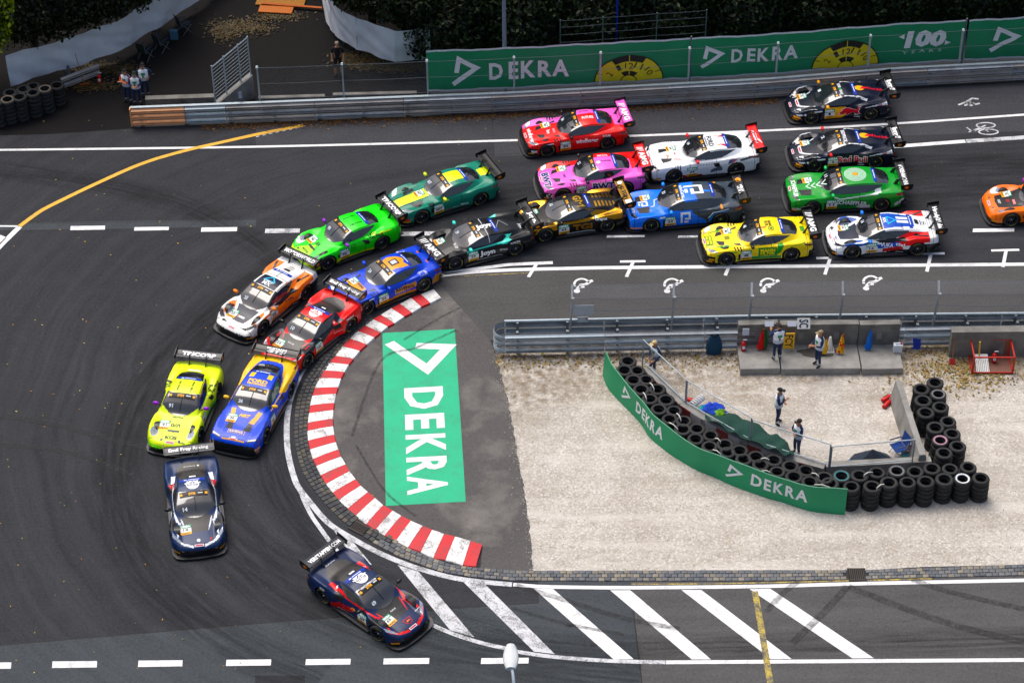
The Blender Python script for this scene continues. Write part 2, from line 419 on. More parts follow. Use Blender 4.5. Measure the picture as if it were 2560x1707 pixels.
for a_, b_ in zip([(1333, 1427), (1322, 1295), (1301, 1175), (1279, 1045), (1257, 947)], [(1322, 1295), (1301, 1175), (1279, 1045), (1257, 947), (1236, 874)]): GEDGE += jag(a_, b_, 16, 1.6)
gravel = tag(sheet('gravel', [(1236, 874), (1235, 855), (BEY, 815), (BEY, 1395), (2560, 1411), (2304, 1417), (2167, 1425)]+GEDGE, .010, MAT['gravel']), kind='structure')

# ---- painted markings (parts of the road)
wl, ww = MAT['white_line'], MAT['white_worn']
ribbon('edge_line', [(-200, 379), (0, 375.6), (320, 372), (640, 367.5), (960, 360), (1280, 351.5), (1562, 341), (1920, 326.8), (2235, 309.8), (2560, 287.4), (2900, 264)], .15, .008, wl, road)
ribbon('lane_line', [(2120, 375), (2249, 366), (2413, 353.7)], .24, .008, wl, road)
ribbon('lane_line', [(2415, 353.6), (2560, 344), (2900, 318)], .26, .008, ww, road)
ribbon('yellow_line', [(49.4, 566), (83, 541), (122, 517), (238, 461), (352, 411), (455, 379.5), (565, 354), (660, 333), (758, 314)], .20, .012, MAT['yellow_line'], road)
for i in range(9):
    x = 640+i*16.5; y = 341-i*3.55
    ribbon('dash_line', [(x, y+2), (x+8, y)], .05, .012, ww, road, 1)
ribbon('edge_line', [(49.4, 567), (25, 591), (0, 616), (-40, 660)], .24, .008, wl, road)
sheet('marking', [(-40, 589), (2, 588), (17, 594), (0, 612), (-40, 625)], .008, wl, road)
ribbon('edge_line', [(-120, 565), (0, 565.7), (45, 566)], .10, .008, wl, road)
for a, b, c, d, m in [(175.5, 262, 565.7, 576, wl), (335, 421.5, 568.5, 577.2, wl), (502.3, 592.3, 569.3, 580, wl), (662, 749, 572.6, 583.5, ww), (998.4, 1087, 580, 590.4, ww), (1516.4, 1611, 589, 594.5, ww), (1694.6, 1770, 589.6, 595, ww), (2431.4, 2535, 572, 580.8, wl),
                   (-90, 27.4, 1656, 1672, wl), (130, 241.8, 1652.6, 1669, wl), (345, 455.7, 1650.5, 1666.4, wl), (564.8, 677, 1648.5, 1664, wl), (763.4, 875.8, 1647, 1661.7, wl), (958, 1072.4, 1645, 1660, wl), (1202, 1321, 1644.4, 1659, wl)]:
    sheet('dash_line', [(a, d), (b, d-1.5), (b+1, c-1), (a+1.5, c)], .008, m, road)
ribbon('bay_line', [(1092, 690), (1183, 680.5), (1280, 675), (1420, 671.5), (1554, 669.2), (1920, 666.4), (2560, 660.9), (3000, 656)], .21, .009, wl, road)
ribbon('bay_line', [(1110, 684), (1177, 674), (1237.8, 666.5), (1280, 661.5), (1382, 657)], .19, .009, wl, road)
ribbon('yellow_line', [(1150, 691), (1280, 684.5), (1330, 682)], .04, .009, MAT['yellow_worn'], road)
ribbon('edge_line', [(1110, 686), (1040, 706), (960, 745), (890, 795), (835, 848), (790, 888), (755, 928.5), (736, 969.7), (725, 1002.6), (718, 1046.5), (717, 1093), (721, 1137), (733, 1186), (747, 1219), (777, 1257.6), (804, 1290), (832, 1315.4), (876, 1342.8), (936, 1375.7), (991, 1400.4), (1051, 1422), (1133.6, 1444), (1215.8, 1455), (1280, 1460.5)], .22, .008, ww, road)
ribbon('edge_line', [(1283, 1460.6), (1362, 1466), (1527, 1468.4), (1691, 1467.6), (1920, 1464.8), (2166.8, 1458), (2560, 1450), (3000, 1440)], .17, .008, wl, road)
ribbon('edge_line', [(749, 1222), (760.6, 1252), (778.5, 1287.7), (799, 1318), (829, 1359), (858, 1395)], .16, .009, ww, road)
ribbon('edge_line', [(1060, 1552), (1081.5, 1562), (1133.6, 1584), (1202, 1606), (1262.4, 1620), (1291, 1628), (1389.7, 1641.7), (1526.8, 1651.3), (1663.9, 1654.8)], .17, .008, ww, road)
ribbon('edge_line', [(1665, 1654.8), (1920, 1653.2), (2560, 1649), (3000, 1646)], .17, .008, wl, road)
for h, m in [([(829, 1318), (869, 1338), (930, 1412), (885, 1395)], ww), ([(993.7, 1411.4), (1045.8, 1428), (1185.7, 1592.3), (1125.3, 1574.5)], ww), ([(1158, 1453.9), (1213, 1460.7), (1387, 1634.3), (1334.8, 1628)], ww), ([(1333.5, 1470), (1382.8, 1472), (1584.4, 1647), (1533.6, 1647)], wl), ([(1525.4, 1475), (1576, 1475), (1777.7, 1647.7), (1729.7, 1647.7)], wl), ([(1703.6, 1474.4), (1753, 1474), (1979, 1646.5), (1927, 1646.5)], wl), ([(1873.6, 1472), (1925.5, 1471), (2184.6, 1644.4), (2131, 1645)], wl)]:
    sheet('hatch_stripe', h[::-1], .009, m, road)
ribbon('yellow_line', [(1887, 1478), (1905, 1580), (1926, 1707), (1945, 1800)], .22, .012, MAT['yellow_worn'], road)
ribbon('yellow_line', [(1579, 1460), (1750, 1459), (1920, 1456), (2120, 1451.5), (2330, 1446)], .07, .009, MAT['yellow_worn'], road)
for bar, stem in [(None, [(1341.7, 660), (1321, 693)]), ([(1550, 654.5), (1613.7, 653.6)], [(1582.5, 656), (1566, 692.7)]), ([(1788, 650), (1852, 649)], [(1829, 652), (1813, 689)]), ([(2040.6, 646), (2104, 645)], [(2075, 647), (2062, 687)]), ([(2299, 635), (2361.5, 634)], [(2327, 636), (2317, 679.5)]), ([(2478, 627), (2548, 625)], [(2515, 628), (2507, 668)])]:
    if bar: ribbon('bay_line', bar, .14, .012, wl, road, 1)
    ribbon('bay_line', stem, .14, .012, wl, road, 1)
def wheelchair(x0, y0):
    sx, sy = 47/170, 37/135
    g = lambda x, y: (x0+x*sx, y0+y*sy)
    mb = MB()
    def seg(pts, wd):
        w_ = [P(*g(*p)) for p in pts]
        v, f = stroke2d([(q.x, q.y) for q in w_], wd)
        n = len(mb.v); mb.v += [(a, b, .009) for a, b in v]; mb.f += [tuple(n+i for i in q) for q in f]; mb.c += [None]*len(f)
    seg([(70+68*math.cos(t), 62-52*math.sin(t)) for t in np.linspace(math.radians(200), math.radians(20), 14)], .10)
    seg([(28, 105), (60, 68), (105, 62), (150, 32), (170, 26)], .15)
    seg([(45, 84), (70, 86), (95, 84)], .10)
    c = P(*g(26, 122)); mb.face([(c.x+.13*math.cos(t), c.y+.13*math.sin(t), .009) for t in np.linspace(0, 5.9, 14)])
    o = mb.obj('wheelchair_symbol', wl, road)
    return o
for x, y in ((1435, 694.6), (1660.5, 694.6), (1901, 694), (2158, 687.8)): wheelchair(x, y)
def px_strokes(name, lst, wd, m):
    mb = MB()
    for pts in lst:
        w_ = [P(*p) for p in pts]; v, f = stroke2d([(q.x, q.y) for q in w_], wd)
        n = len(mb.v); mb.v += [(a, b, .009) for a, b in v]; mb.f += [tuple(n+i for i in q) for q in f]; mb.c += [None]*len(f)
    return mb.obj(name, m, road)
def T4(x, y): return (1920+x/3.647, y/3.647)
ring = lambda cx, cy, rx, ry: [T4(cx+rx*math.cos(t), cy+ry*math.sin(t)) for t in np.linspace(0, 6.3, 18)]
px_strokes('bicycle_symbol', [ring(1985, 1145, 85, 24), ring(2010, 1205, 88, 24), [T4(1810, 1165), T4(1860, 1200), T4(1900, 1180), T4(1985, 1145)], [T4(1860, 1200), T4(1960, 1170), T4(2010, 1205)], [T4(1830, 1205), T4(1890, 1195)]], .07, ww)
px_strokes('pedestrian_symbol', [[T4(1735, 960), T4(1800, 935), T4(1860, 900), T4(1920, 905)], [T4(1800, 935), T4(1850, 965), T4(1930, 945)], [T4(1830, 920), T4(1880, 965)], [T4(1790, 965), T4(1880, 940)]], .10, ww)
# tar seams, cracks and skid marks
SEAMS = [([(-100, 1621), (0, 1612), (320, 1585), (640, 1558), (860, 1541), (1080, 1524), (1280, 1510), (1346, 1506)], .05), ([(1346, 1506), (1344, 1455)], .04), ([(1577, 1463), (1585, 1540), (1599, 1658), (1606, 1720)], .05),
         ([(1229.5, 288), (1236, 387)], .03), ([(1072, 430), (1076, 395), (1236, 387), (1500, 374)], .03), ([(393, 1283), (384, 1340), (380, 1395), (374, 1437)], .04), ([(366, 1507), (362, 1550), (357, 1582)], .035),
         ([(0, 560), (300, 556), (640, 549), (760, 541)], .03), ([(0, 577), (300, 573), (640, 566), (760, 562)], .03), ([(575, 728), (600, 705), (640, 671), (700, 655)], .03), ([(1516, 601), (1620, 596), (1619, 583)], .02),
         ([(2400, 327), (2440, 420), (2470, 500)], .025), ([(700, 518), (660, 520), (640, 519), (560, 525)], .02), ([(2395, 1440), (2310, 1430)], .02)]
for pts, wd in SEAMS: ribbon('tar_seam', pts, wd, .0065, MAT['seam'], road, 5)
def skid_mat():
    m, t, b = new_mat('rubber_mark', .7); p = pos(t)
    b.inputs['Base Color'].default_value = (.014, .014, .015, 1)
    a = mth(t, 'MULTIPLY', rampf(t, noise_(t, p, 5, 4, .6), .25, .75), .62)
    t.links.new(a, b.inputs['Alpha']); return m
MAT['skid'] = skid_mat()
for pts, wd in [([(2120, 1465), (2060, 1530), (1980, 1608)], .27), ([(2120, 1466), (2260, 1520), (2400, 1566), (2560, 1605), (2700, 1634)], .30), ([(2280, 1448), (2370, 1478), (2560, 1522), (2700, 1548)], .25), ([(2000, 1450), (1960, 1480), (1915, 1530)], .22),
                ([(880, 1090), (950, 905), (1040, 870), (1140, 826)], .12), ([(1290, 1463), (1400, 1496), (1560, 1545), (1700, 1572)], .22), ([(1280, 1520), (1420, 1560), (1560, 1585)], .15),
                ([(890, 1112), (960, 1225), (1040, 1290)], .10), ([(0, 1040), (90, 1052), (190, 1075), (300, 1105), (380, 1125)], .25), ([(0, 1112), (120, 1122), (240, 1150), (330, 1190)], .25), ([(1150, 770), (1090, 800), (1010, 850)], .10)]:
    ribbon('rubber_mark', pts, wd, .0135, MAT['skid'], road, 6)
def rubber_band_mat():
    m, t, b = new_mat('rubbered_line', .8, 0, .1); p = pos(t)
    b.inputs['Base Color'].default_value = (.010, .010, .011, 1)
    sp = t.nodes.new('ShaderNodeSeparateXYZ'); t.links.new(t.nodes.new('ShaderNodeTexCoord').outputs['UV'], sp.inputs[0])
    v = sp.outputs[1]; e = mth(t, 'MULTIPLY', mth(t, 'MULTIPLY', v, mth(t, 'SUBTRACT', 1.0, v)), 4.0)
    cb = t.nodes.new('ShaderNodeCombineXYZ'); t.links.new(mth(t, 'MULTIPLY', sp.outputs[0], .22), cb.inputs[0]); t.links.new(mth(t, 'MULTIPLY', v, 7.0), cb.inputs[1])
    n = rampf(t, noise_(t, cb.outputs[0], 1.6, 5, .65, .3), .34, .66)
    t.links.new(mth(t, 'MULTIPLY', mth(t, 'MULTIPLY', e, n), .36), b.inputs['Alpha']); return m
MAT['rubbered'] = rubber_band_mat()
for pts, wd in [([(2700, 470), (2000, 520), (1500, 560), (1150, 600), (900, 650), (700, 740), (560, 860), (480, 1010), (470, 1160), (540, 1320), (680, 1450), (900, 1560), (1200, 1640), (1600, 1690)], 3.0),
                ([(2700, 400), (2000, 440), (1400, 480), (1000, 550), (720, 660), (480, 830), (330, 1030), (290, 1230), (360, 1420), (560, 1590), (800, 1700)], 2.4),
                ([(1300, 640), (1060, 690), (880, 770), (760, 880), (690, 1000), (672, 1120), (700, 1230), (780, 1340), (920, 1450), (1150, 1560), (1500, 1620), (2100, 1610), (2600, 1600)], 1.6),
                ([(-200, 400), (300, 470), (560, 560), (760, 700)], 1.6)]:
    o = ribbon('rubbered_line', pts, wd, .0072, MAT['rubbered'], road, 8)
    me = o.data; n = len(me.vertices)//2; uvl = me.uv_layers.new(name='UVMap'); d = 0; acc = [0]
    for k in range(1, n): d += (me.vertices[k].co-me.vertices[k-1].co).length; acc.append(d)
    for lp in me.loops: uvl.data[lp.index].uv = (acc[lp.vertex_index % n], 0 if lp.vertex_index < n else 1)
for c, rx in (((1427, 1564), .20), ((1474, 1612), .28), ((2549, 701), .14)):
    q = P(*c); mb = MB(); mb.face([(q.x+rx*math.cos(t)*(1+.12*math.sin(3*t)), q.y+rx*.35*math.sin(t), .0135) for t in np.linspace(0, 6.1, 16)])
    mb.obj('oil_stain', MAT['skid'], road)
for x, y in ((240, 345), (700, 1700)):
    q = P(x, y); sheet('road_patch', [(x-62, y+16), (x+62, y+16), (x+62, y-12), (x-62, y-12)], .0055, MAT['road'], road)

# ---- kerb blocks
kerb = thing('kerb', P(710, 1050)); tag(kerb, kind='structure')
KO = kerb.location.copy()
for k in range(len(KERB)-1):
    o0, i0 = [P(*p) for p in KERB[k]]; o1, i1 = [P(*p) for p in KERB[k+1]]
    mb = MB(); rows = []
    g0, g1 = .012, .988
    nA = 3
    for s in range(nA+1):
        t = g0+(g1-g0)*s/nA; o = o0.lerp(o1, t); i = i0.lerp(i1, t)
        row = [(o.x, o.y, .0)]
        for u, h in ((0.02, .03), (.25, .055), (.5, .075), (.75, .085), (.97, .088)):
            q = o.lerp(i, u); row.append((q.x, q.y, h+random.uniform(-.004, .004)))
        row.append((i.x, i.y, .0)); rows.append(row)
    mb.grid(rows); mb.face(rows[0]); mb.face(rows[-1][::-1])
    mb.v = [(x-KO.x, y-KO.y, z-KO.z) for x, y, z in mb.v]
    o = mb.obj('kerb_block', MAT['kerb_white' if k % 2 == 0 else 'kerb_red'], kerb)
    bmx = bmesh.new(); bmx.from_mesh(o.data); bmesh.ops.recalc_face_normals(bmx, faces=bmx.faces); bmx.to_mesh(o.data); bmx.free()

# ---- cobbled gutter
outer = [(905, 775), (853.9, 822), (812, 875), (793.5, 906.6), (760.6, 953), (744, 990), (737, 1030), (734.6, 1079), (738.7, 1120.5), (747, 1156), (760.6, 1189), (785, 1227.4), (815.5, 1263), (848, 1296), (878.5, 1321), (903, 1340), (941.6, 1362), (996.5, 1392), (1051, 1411), (1106, 1430.5), (1188, 1444), (1280, 1451.7), (1527, 1453), (1920, 1452.5), (2167, 1448), (2560, 1438.8), (2900, 1430)]
inn = [(940, 796), (884, 840), (838, 893), (823, 915), (790, 965), (778, 1000), (771, 1040), (768, 1085), (773, 1122), (784, 1152), (800, 1188), (826, 1225), (858, 1262), (890, 1288), (915, 1308), (937, 1320), (980, 1340), (1020, 1370), (1080, 1395), (1130, 1412), (1190, 1419), (1280, 1426.4), (1527, 1426), (1920, 1425), (2167, 1425), (2560, 1411), (2900, 1398)]
OW = [P(*p) for p in outer]; IW = [P(*p) for p in inn]
gut = tag(sheet('gutter', outer+inn[::-1], .006, simple('gutter_mortar', (.032, .03, .028), .95)), kind='structure')
def resample(w, n):
    d = [0]
    for a, b in zip(w, w[1:]): d.append(d[-1]+(b-a).length)
    out = []
    for k in range(n):
        s = d[-1]*k/(n-1); i = max(j for j in range(len(d)) if d[j] <= s+1e-9); i = min(i, len(w)-2)
        t = (s-d[i])/max(1e-6, d[i+1]-d[i]); out.append(w[i].lerp(w[i+1], t))
    return out
mid = [(a+b)/2 for a, b in zip(OW, IW)]
def pair(frac):
    """(outer, inner) at arc fraction along the gutter"""
    d = [0]
    for a, b in zip(mid, mid[1:]): d.append(d[-1]+(b-a).length)
    s = d[-1]*min(max(frac, 0), 1); i = 0
    while i < len(d)-2 and d[i+1] < s: i += 1
    t = (s-d[i])/(d[i+1]-d[i]); return OW[i].lerp(OW[i+1], t), IW[i].lerp(IW[i+1], t), d[-1]
TOT = pair(0)[2]
CB = [hx('#6d7075'), hx('#585f68'), hx('#8d8577'), hx('#7b7c7c'), hx('#454c56'), hx('#a39a86'), hx('#676a6c')]
cob_me = []
for k in range(14):
    mb = MB(); j = lambda: random.uniform(-.06, .06)
    lo = [(-.5, -.5), (.5, -.5), (.5, .5), (-.5, .5)]
    b = [(x+j()*.4, y+j()*.4, 0) for x, y in lo]; m = [(x*1.0+j()*.5, y+j()*.5, .7) for x, y in lo]
    tp = [(x*.78+j()*.5, y*.78+j()*.5, 1+j()) for x, y in lo]
    mb.grid([b, m, tp], close=True); mb.face(tp)
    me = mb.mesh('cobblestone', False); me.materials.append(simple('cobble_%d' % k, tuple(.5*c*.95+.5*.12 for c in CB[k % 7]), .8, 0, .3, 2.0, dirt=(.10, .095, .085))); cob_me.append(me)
cells = []
s = 0.0; nrow = 4
while s < TOT-.3:
    o_, i_, _ = pair(s/TOT); wdt = (o_-i_).length; nrow = 4 if wdt > .66 else 3
    for r in range(nrow):
        L = .22*random.uniform(.9, 1.1)
        a = pair((s+(r % 2)*.11)/TOT); b = pair((s+.22+(r % 2)*.11)/TOT)
        t0, t1 = r/nrow, (r+1)/nrow
        p = [a[0].lerp(a[1], t0), b[0].lerp(b[1], t0), b[0].lerp(b[1], t1), a[0].lerp(a[1], t1)]
        c = (p[0]+p[1]+p[2]+p[3])/4; ux = (p[1]+p[2]-p[0]-p[3])/2; uy = (p[2]+p[3]-p[0]-p[1])/2
        cells.append((c, ux, uy))
    s += .225
def infr(c):
    v = c-Vector((0, 0, CAMH)); z = v.dot(fw); return 0 < 1280+FPX*v.dot(R2)/z < 2560
drains = [P(898, 1321), P(2142, 1437)]
cells = [c for c in cells if infr(c[0]) and all((c[0]-d).length > .42 for d in drains)]
# those nearest to the camera stay single stones, the rest are one mesh
cells.sort(key=lambda c: c[0].y)
GO = Vector((0, 0, 0))
far = MB()
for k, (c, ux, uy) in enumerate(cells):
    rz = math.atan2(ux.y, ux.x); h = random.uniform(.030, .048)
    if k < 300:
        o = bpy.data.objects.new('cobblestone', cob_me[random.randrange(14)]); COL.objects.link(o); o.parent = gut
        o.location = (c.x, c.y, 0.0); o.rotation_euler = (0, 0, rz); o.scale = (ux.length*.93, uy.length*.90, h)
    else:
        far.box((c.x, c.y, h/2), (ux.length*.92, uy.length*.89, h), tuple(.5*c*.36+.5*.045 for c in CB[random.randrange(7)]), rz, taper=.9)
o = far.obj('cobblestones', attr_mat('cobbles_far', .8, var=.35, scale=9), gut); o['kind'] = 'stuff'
for (c, ang, L, W_) in ((drains[0], -.62, .62, .42), (drains[1], 0, .58, .55)):
    t_ = thing('storm_drain', (c.x, c.y, 0), ang, 'square iron storm drain grate by the striped kerb' if ang else 'iron storm drain grate in the straight cobble gutter', 'drain')
    mb = MB(); mb.box((0, 0, .012), (L, W_, .02), None); mb.obj('pit', simple('drain_pit', (.006, .006, .006), .9), t_)
    for k in range(8):
        mb = MB(); mb.box((-L/2+.05+k*(L-.1)/7, 0, .035), (.035, W_, .03)); mb.obj('grate_bar', simple('iron', (.06, .05, .045), .7, .5) if k == 0 else bpy.data.materials['iron'], t_)
    for sx in (-1, 1):
        mb = MB(); mb.box((0, sx*W_/2, .035), (L+.06, .05, .034)); mb.obj('frame_bar', bpy.data.materials['iron'], t_)

# ---- the big DEKRA ground sticker
rc = [P(956.2, 833), P(1136.9, 822.7), P(1164.3, 1253.7), P(964.4, 1264.4)]   # TL TR BR BL
def on_sticker(u, v):      # u along the reading direction (top -> bottom of photo), v from left edge to right edge
    return rc[0].lerp(rc[3], u).lerp(rc[1].lerp(rc[2], u), v)
stk = thing('ground_sticker', rc[3], 0, 'large mint green ground sticker with white lettering inside the kerb', 'sticker')
def sticker_part(name, vf, box, mat, z):
    v, f = vf; u0, u1, v0, v1 = box; mb = MB()
    for a, b in v:
        q = on_sticker(u0+(u1-u0)*a, v0+(v1-v0)*b); mb.v.append((q.x-rc[3].x, q.y-rc[3].y, z))
    mb.f = list(f); mb.c = [None]*len(f)
    o = mb.obj(name, mat, stk)
    if sum(p.normal.z for p in o.data.polygons) < 0: o.data.flip_normals()
sticker_part('film', RECT2D, (0, 1, 0, 1), MAT['mint'], .009)
sticker_part('emblem', logo2d(), (.04, .27, .03, 1.04), MAT['white_sticker'], .013)
for ch, u0, u1 in (('D', .345, .475), ('E', .505, .595), ('K', .625, .735), ('R', .755, .855), ('A', .862, .965)):
    sticker_part('letter', text2d(ch, .032), (u0*.975+.008, u1*.975+.008, .275, .79), MAT['white_sticker'], .013)
# ================================================================== BARRIERS, FENCES, BANNERS
def path_world(pts, step=None):
    w = [P(*p) for p in pts]
    return w
def arc(w):
    d = [0]
    for a, b in zip(w, w[1:]): d.append(d[-1]+(b-a).length)
    return d
def along(w, s):
    d = arc(w); s = min(max(s, 0), d[-1]); i = 0
    while i < len(d)-2 and d[i+1] < s: i += 1
    t = (s-d[i])/(d[i+1]-d[i]); p = w[i].lerp(w[i+1], t); q = (w[i+1]-w[i]).normalized()
    return p, q, Vector((-q.y, q.x, 0))
def offset(w, o):
    out = []
    for i, p in enumerate(w):
        q = (w[min(i+1, len(w)-1)]-w[max(i-1, 0)]).normalized(); out.append(p+Vector((-q.y, q.x, 0))*o)
    return out
WB = [(0, 0), (.0, .025), (-.045, .07), (-.075, .09), (-.075, .115), (-.01, .145), (-.01, .165), (-.075, .195), (-.075, .22), (-.045, .24), (0, .285), (0, .31)]
WB = [(a*1.35, h*.88) for a, h in WB]
def w_beam(mb, w, s0, s1, z, face=-1, n=3, O=Vector((0, 0, 0))):
    rows = []
    for k in range(n+1):
        p, q, nn = along(w, s0+(s1-s0)*k/n)
        rows.append([(p.x+nn.x*a*-face-O.x, p.y+nn.y*a*-face-O.y, z+h) for a, h in WB])
    back = [[(x+0, y+0, z_) for x, y, z_ in r] for r in rows]
    mb.grid(rows)
def uv_plane(name, A, B, z0a, z1a, z0b, z1b, mat, parent, O, n=1):
    """upright rectangle between ground points with UVs in metres"""
    me = bpy.data.meshes.new(name); L = (B-A).length
    v = [(A.x-O.x, A.y-O.y, z0a), (B.x-O.x, B.y-O.y, z0b), (B.x-O.x, B.y-O.y, z1b), (A.x-O.x, A.y-O.y, z1a)]
    me.from_pydata(v, [], [(0, 1, 2, 3)]); uvl = me.uv_layers.new(name='UVMap')
    for i, c in enumerate(((0, z0a), (L, z0b), (L, z1b), (0, z1a))): uvl.data[i].uv = c
    return add(name, me, parent, mat)
def wire(mb, A, B, sag=.04, r=.009, n=6):
    mb.tube([A.lerp(B, k/n)-Vector((0, 0, sag*4*(k/n)*(1-k/n))) for k in range(n+1)], r, 4, caps=False)

# ---- upper guard rail with its fence
UP = path_world([(331.8, 318), (640, 306), (960.8, 293.4), (1280, 281), (1554, 266), (1920, 246), (2235, 220), (2560, 203), (2900, 184)])
ur = thing('guard_rail', UP[0], 0, 'long triple guard rail with an orange end along the far edge of the road', 'guard rail')
LU = arc(UP)[-1]; O = UP[0]
edges = [0, 2.35, 4.15]+[4.15+3.9*k for k in range(1, 12)]
edges = [e for e in edges if e < LU]+[LU]
for k in range(len(edges)-1):
    for r in range(3):
        mb = MB(); w_beam(mb, UP, edges[k]+.012, edges[k+1]-.012, .06+.315*r, O=O)
        mb.obj('rail_panel', MAT['orange'] if k == 0 else MAT['galv_blue'] if k == 1 else MAT['galv_old' if (k+r) % 3 else 'galv'], ur)
mb = MB()
for r in range(3):   # folded orange end
    p, q, nn = along(UP, 0); mb = MB()
    mb.box((p.x-O.x-.02, p.y-O.y+.03, .06+.315*r+.155), (.05, .22, .29)); mb.obj('rail_end', MAT['orange'], ur)
s = .4
while s < LU:
    p, q, nn = along(UP, s); mb = MB(); mb.box((p.x+nn.x*.10-O.x, p.y+nn.y*.10-O.y, .5), (.12, .14, 1.0), None, math.atan2(q.y, q.x)); mb.obj('post', MAT['post'], ur); s += 1.95
mb = MB(); rows = []
for k in range(40):
    p, q, nn = along(UP, LU*k/39); rows.append([(p.x+nn.x*a-O.x, p.y+nn.y*a-O.y, h) for a, h in ((-.02, 1.0), (-.02, 1.03), (.12, 1.03), (.12, 1.0))])
mb.grid(rows, close=True); mb.obj('top_cap', MAT['galv_blue'], ur)

FB = offset(UP, .30)
def s_at(px):      # arc position of the fence line nearest a photo x
    best = min(((abs((lambda v: 1280+FPX*v.dot(R2)/v.dot(fw))(along(FB, s)[0]-Vector((0, 0, CAMH)))-px), s) for s in np.linspace(0, arc(FB)[-1], 400)))
    return best[1]
PX = [652, 862, 1073, 1285, 1501, 1718, 1936, 2161, 2389, 2620]
SP = [s_at(x) for x in PX]
uf_ = thing('catch_fence', along(FB, SP[0])[0], 0, 'tall wire mesh fence rising behind the far guard rail', 'fence'); O = uf_.location.copy()
for i, s in enumerate(SP):
    p, q, nn = along(FB, s); mb = MB(); h = 2.75
    mb.box((p.x-O.x, p.y-O.y, h/2), (.07, .09, h), None, math.atan2(q.y, q.x)); mb.box((p.x-O.x, p.y-O.y-.03, h-.08), (.10, .14, .10), None)
    mb.obj('post', MAT['galv_blue'], uf_)
    if i < len(SP)-1:
        a, b = along(FB, s)[0], along(FB, SP[i+1])[0]
        uv_plane('mesh_panel', a, b, 1.0, 2.70, 1.0, 2.70, MAT['mesh_far' if i > 1 else 'mesh'], uf_, O)
        for h in (1.05, 1.85, 2.68):
            mb = MB(); wire(mb, a-O+Vector((0, -.03, h)), b-O+Vector((0, -.03, h)), .03); mb.obj('wire', MAT['post'], uf_)

# ---- upper green banners
BL = offset(UP, .75)
def banner(pxa, pxb, label, top=2.88, bot=.80):
    sa, sb = s_at(pxa), s_at(pxb); A = along(BL, sa)[0]; root = thing('banner', A, 0, label, 'banner', 'green banners behind the far fence')
    n = 30; pts = [along(BL, sa+(sb-sa)*k/n)[0]-A for k in range(n+1)]
    wob = lambda k, z: .03*math.sin(k*.9+z*2)+.02*math.sin(k*2.3)
    mb = MB(); zs_ = np.linspace(bot, top, 6)
    mb.grid([[(p.x, p.y+wob(k, z), z) for k, p in enumerate(pts)] for z in zs_]); mb.obj('cloth', MAT['green'], root, True)
    for z in (bot, top):
        mb = MB(); mb.grid([[(p.x, p.y+wob(k, z)-.012, z+dz) for k, p in enumerate(pts)] for dz in (-.045, .045)]); mb.obj('hem', MAT['tarp_white'], root)
    L = sb-sa
    def put(vf, x0, x1, z0, z1, col, lift=.03, nm='print'):
        v, f = vf; v2, f2 = subdiv_simple(v, f, x1-x0, z1-z0)
        mb = MB()
        for a, b in v2:
            s = (x0+(x1-x0)*a)/L*n; k = int(min(max(s, 0), n-1)); t = s-k; p = pts[k].lerp(pts[k+1], t)
            z = z0+(z1-z0)*b; mb.v.append((p.x, p.y+wob(s, z)-lift, z))
        mb.f = list(f2); mb.c = [hx(col)]*len(f2); mb.obj(nm, MAT['print'], root)
    return root, put, L
def subdiv_simple(v, f, sx, sy, m=.25):
    bm_ = bmesh.new(); vs_ = [bm_.verts.new((a*sx, b*sy, 0)) for a, b in v]
    for q in f:
        try: bm_.faces.new([vs_[i] for i in q])
        except ValueError: pass
    bmesh.ops.triangulate(bm_, faces=bm_.faces[:])
    for _ in range(4):
        ed = [e for e in bm_.edges if e.calc_length() > m]
        if not ed: break
        bmesh.ops.subdivide_edges(bm_, edges=ed, cuts=1); bmesh.ops.triangulate(bm_, faces=[q for q in bm_.faces if len(q.verts) > 3])
    bm_.verts.index_update(); vv = [(q.co.x/sx, q.co.y/sy) for q in bm_.verts]; ff_ = [tuple(q.index for q in fc.verts) for fc in bm_.faces]; bm_.free()
    return vv, ff_
def sect(a0, a1, r0, r1, n=10):
    ts = np.linspace(a0, a1, n); return np.array([(.5+.5*r1*math.cos(t), r1*math.sin(t)) for t in ts]+[(.5+.5*r0*math.cos(t), r0*math.sin(t)) for t in ts]), [(k, k+1, n+k+1, n+k) for k in range(n-1)]
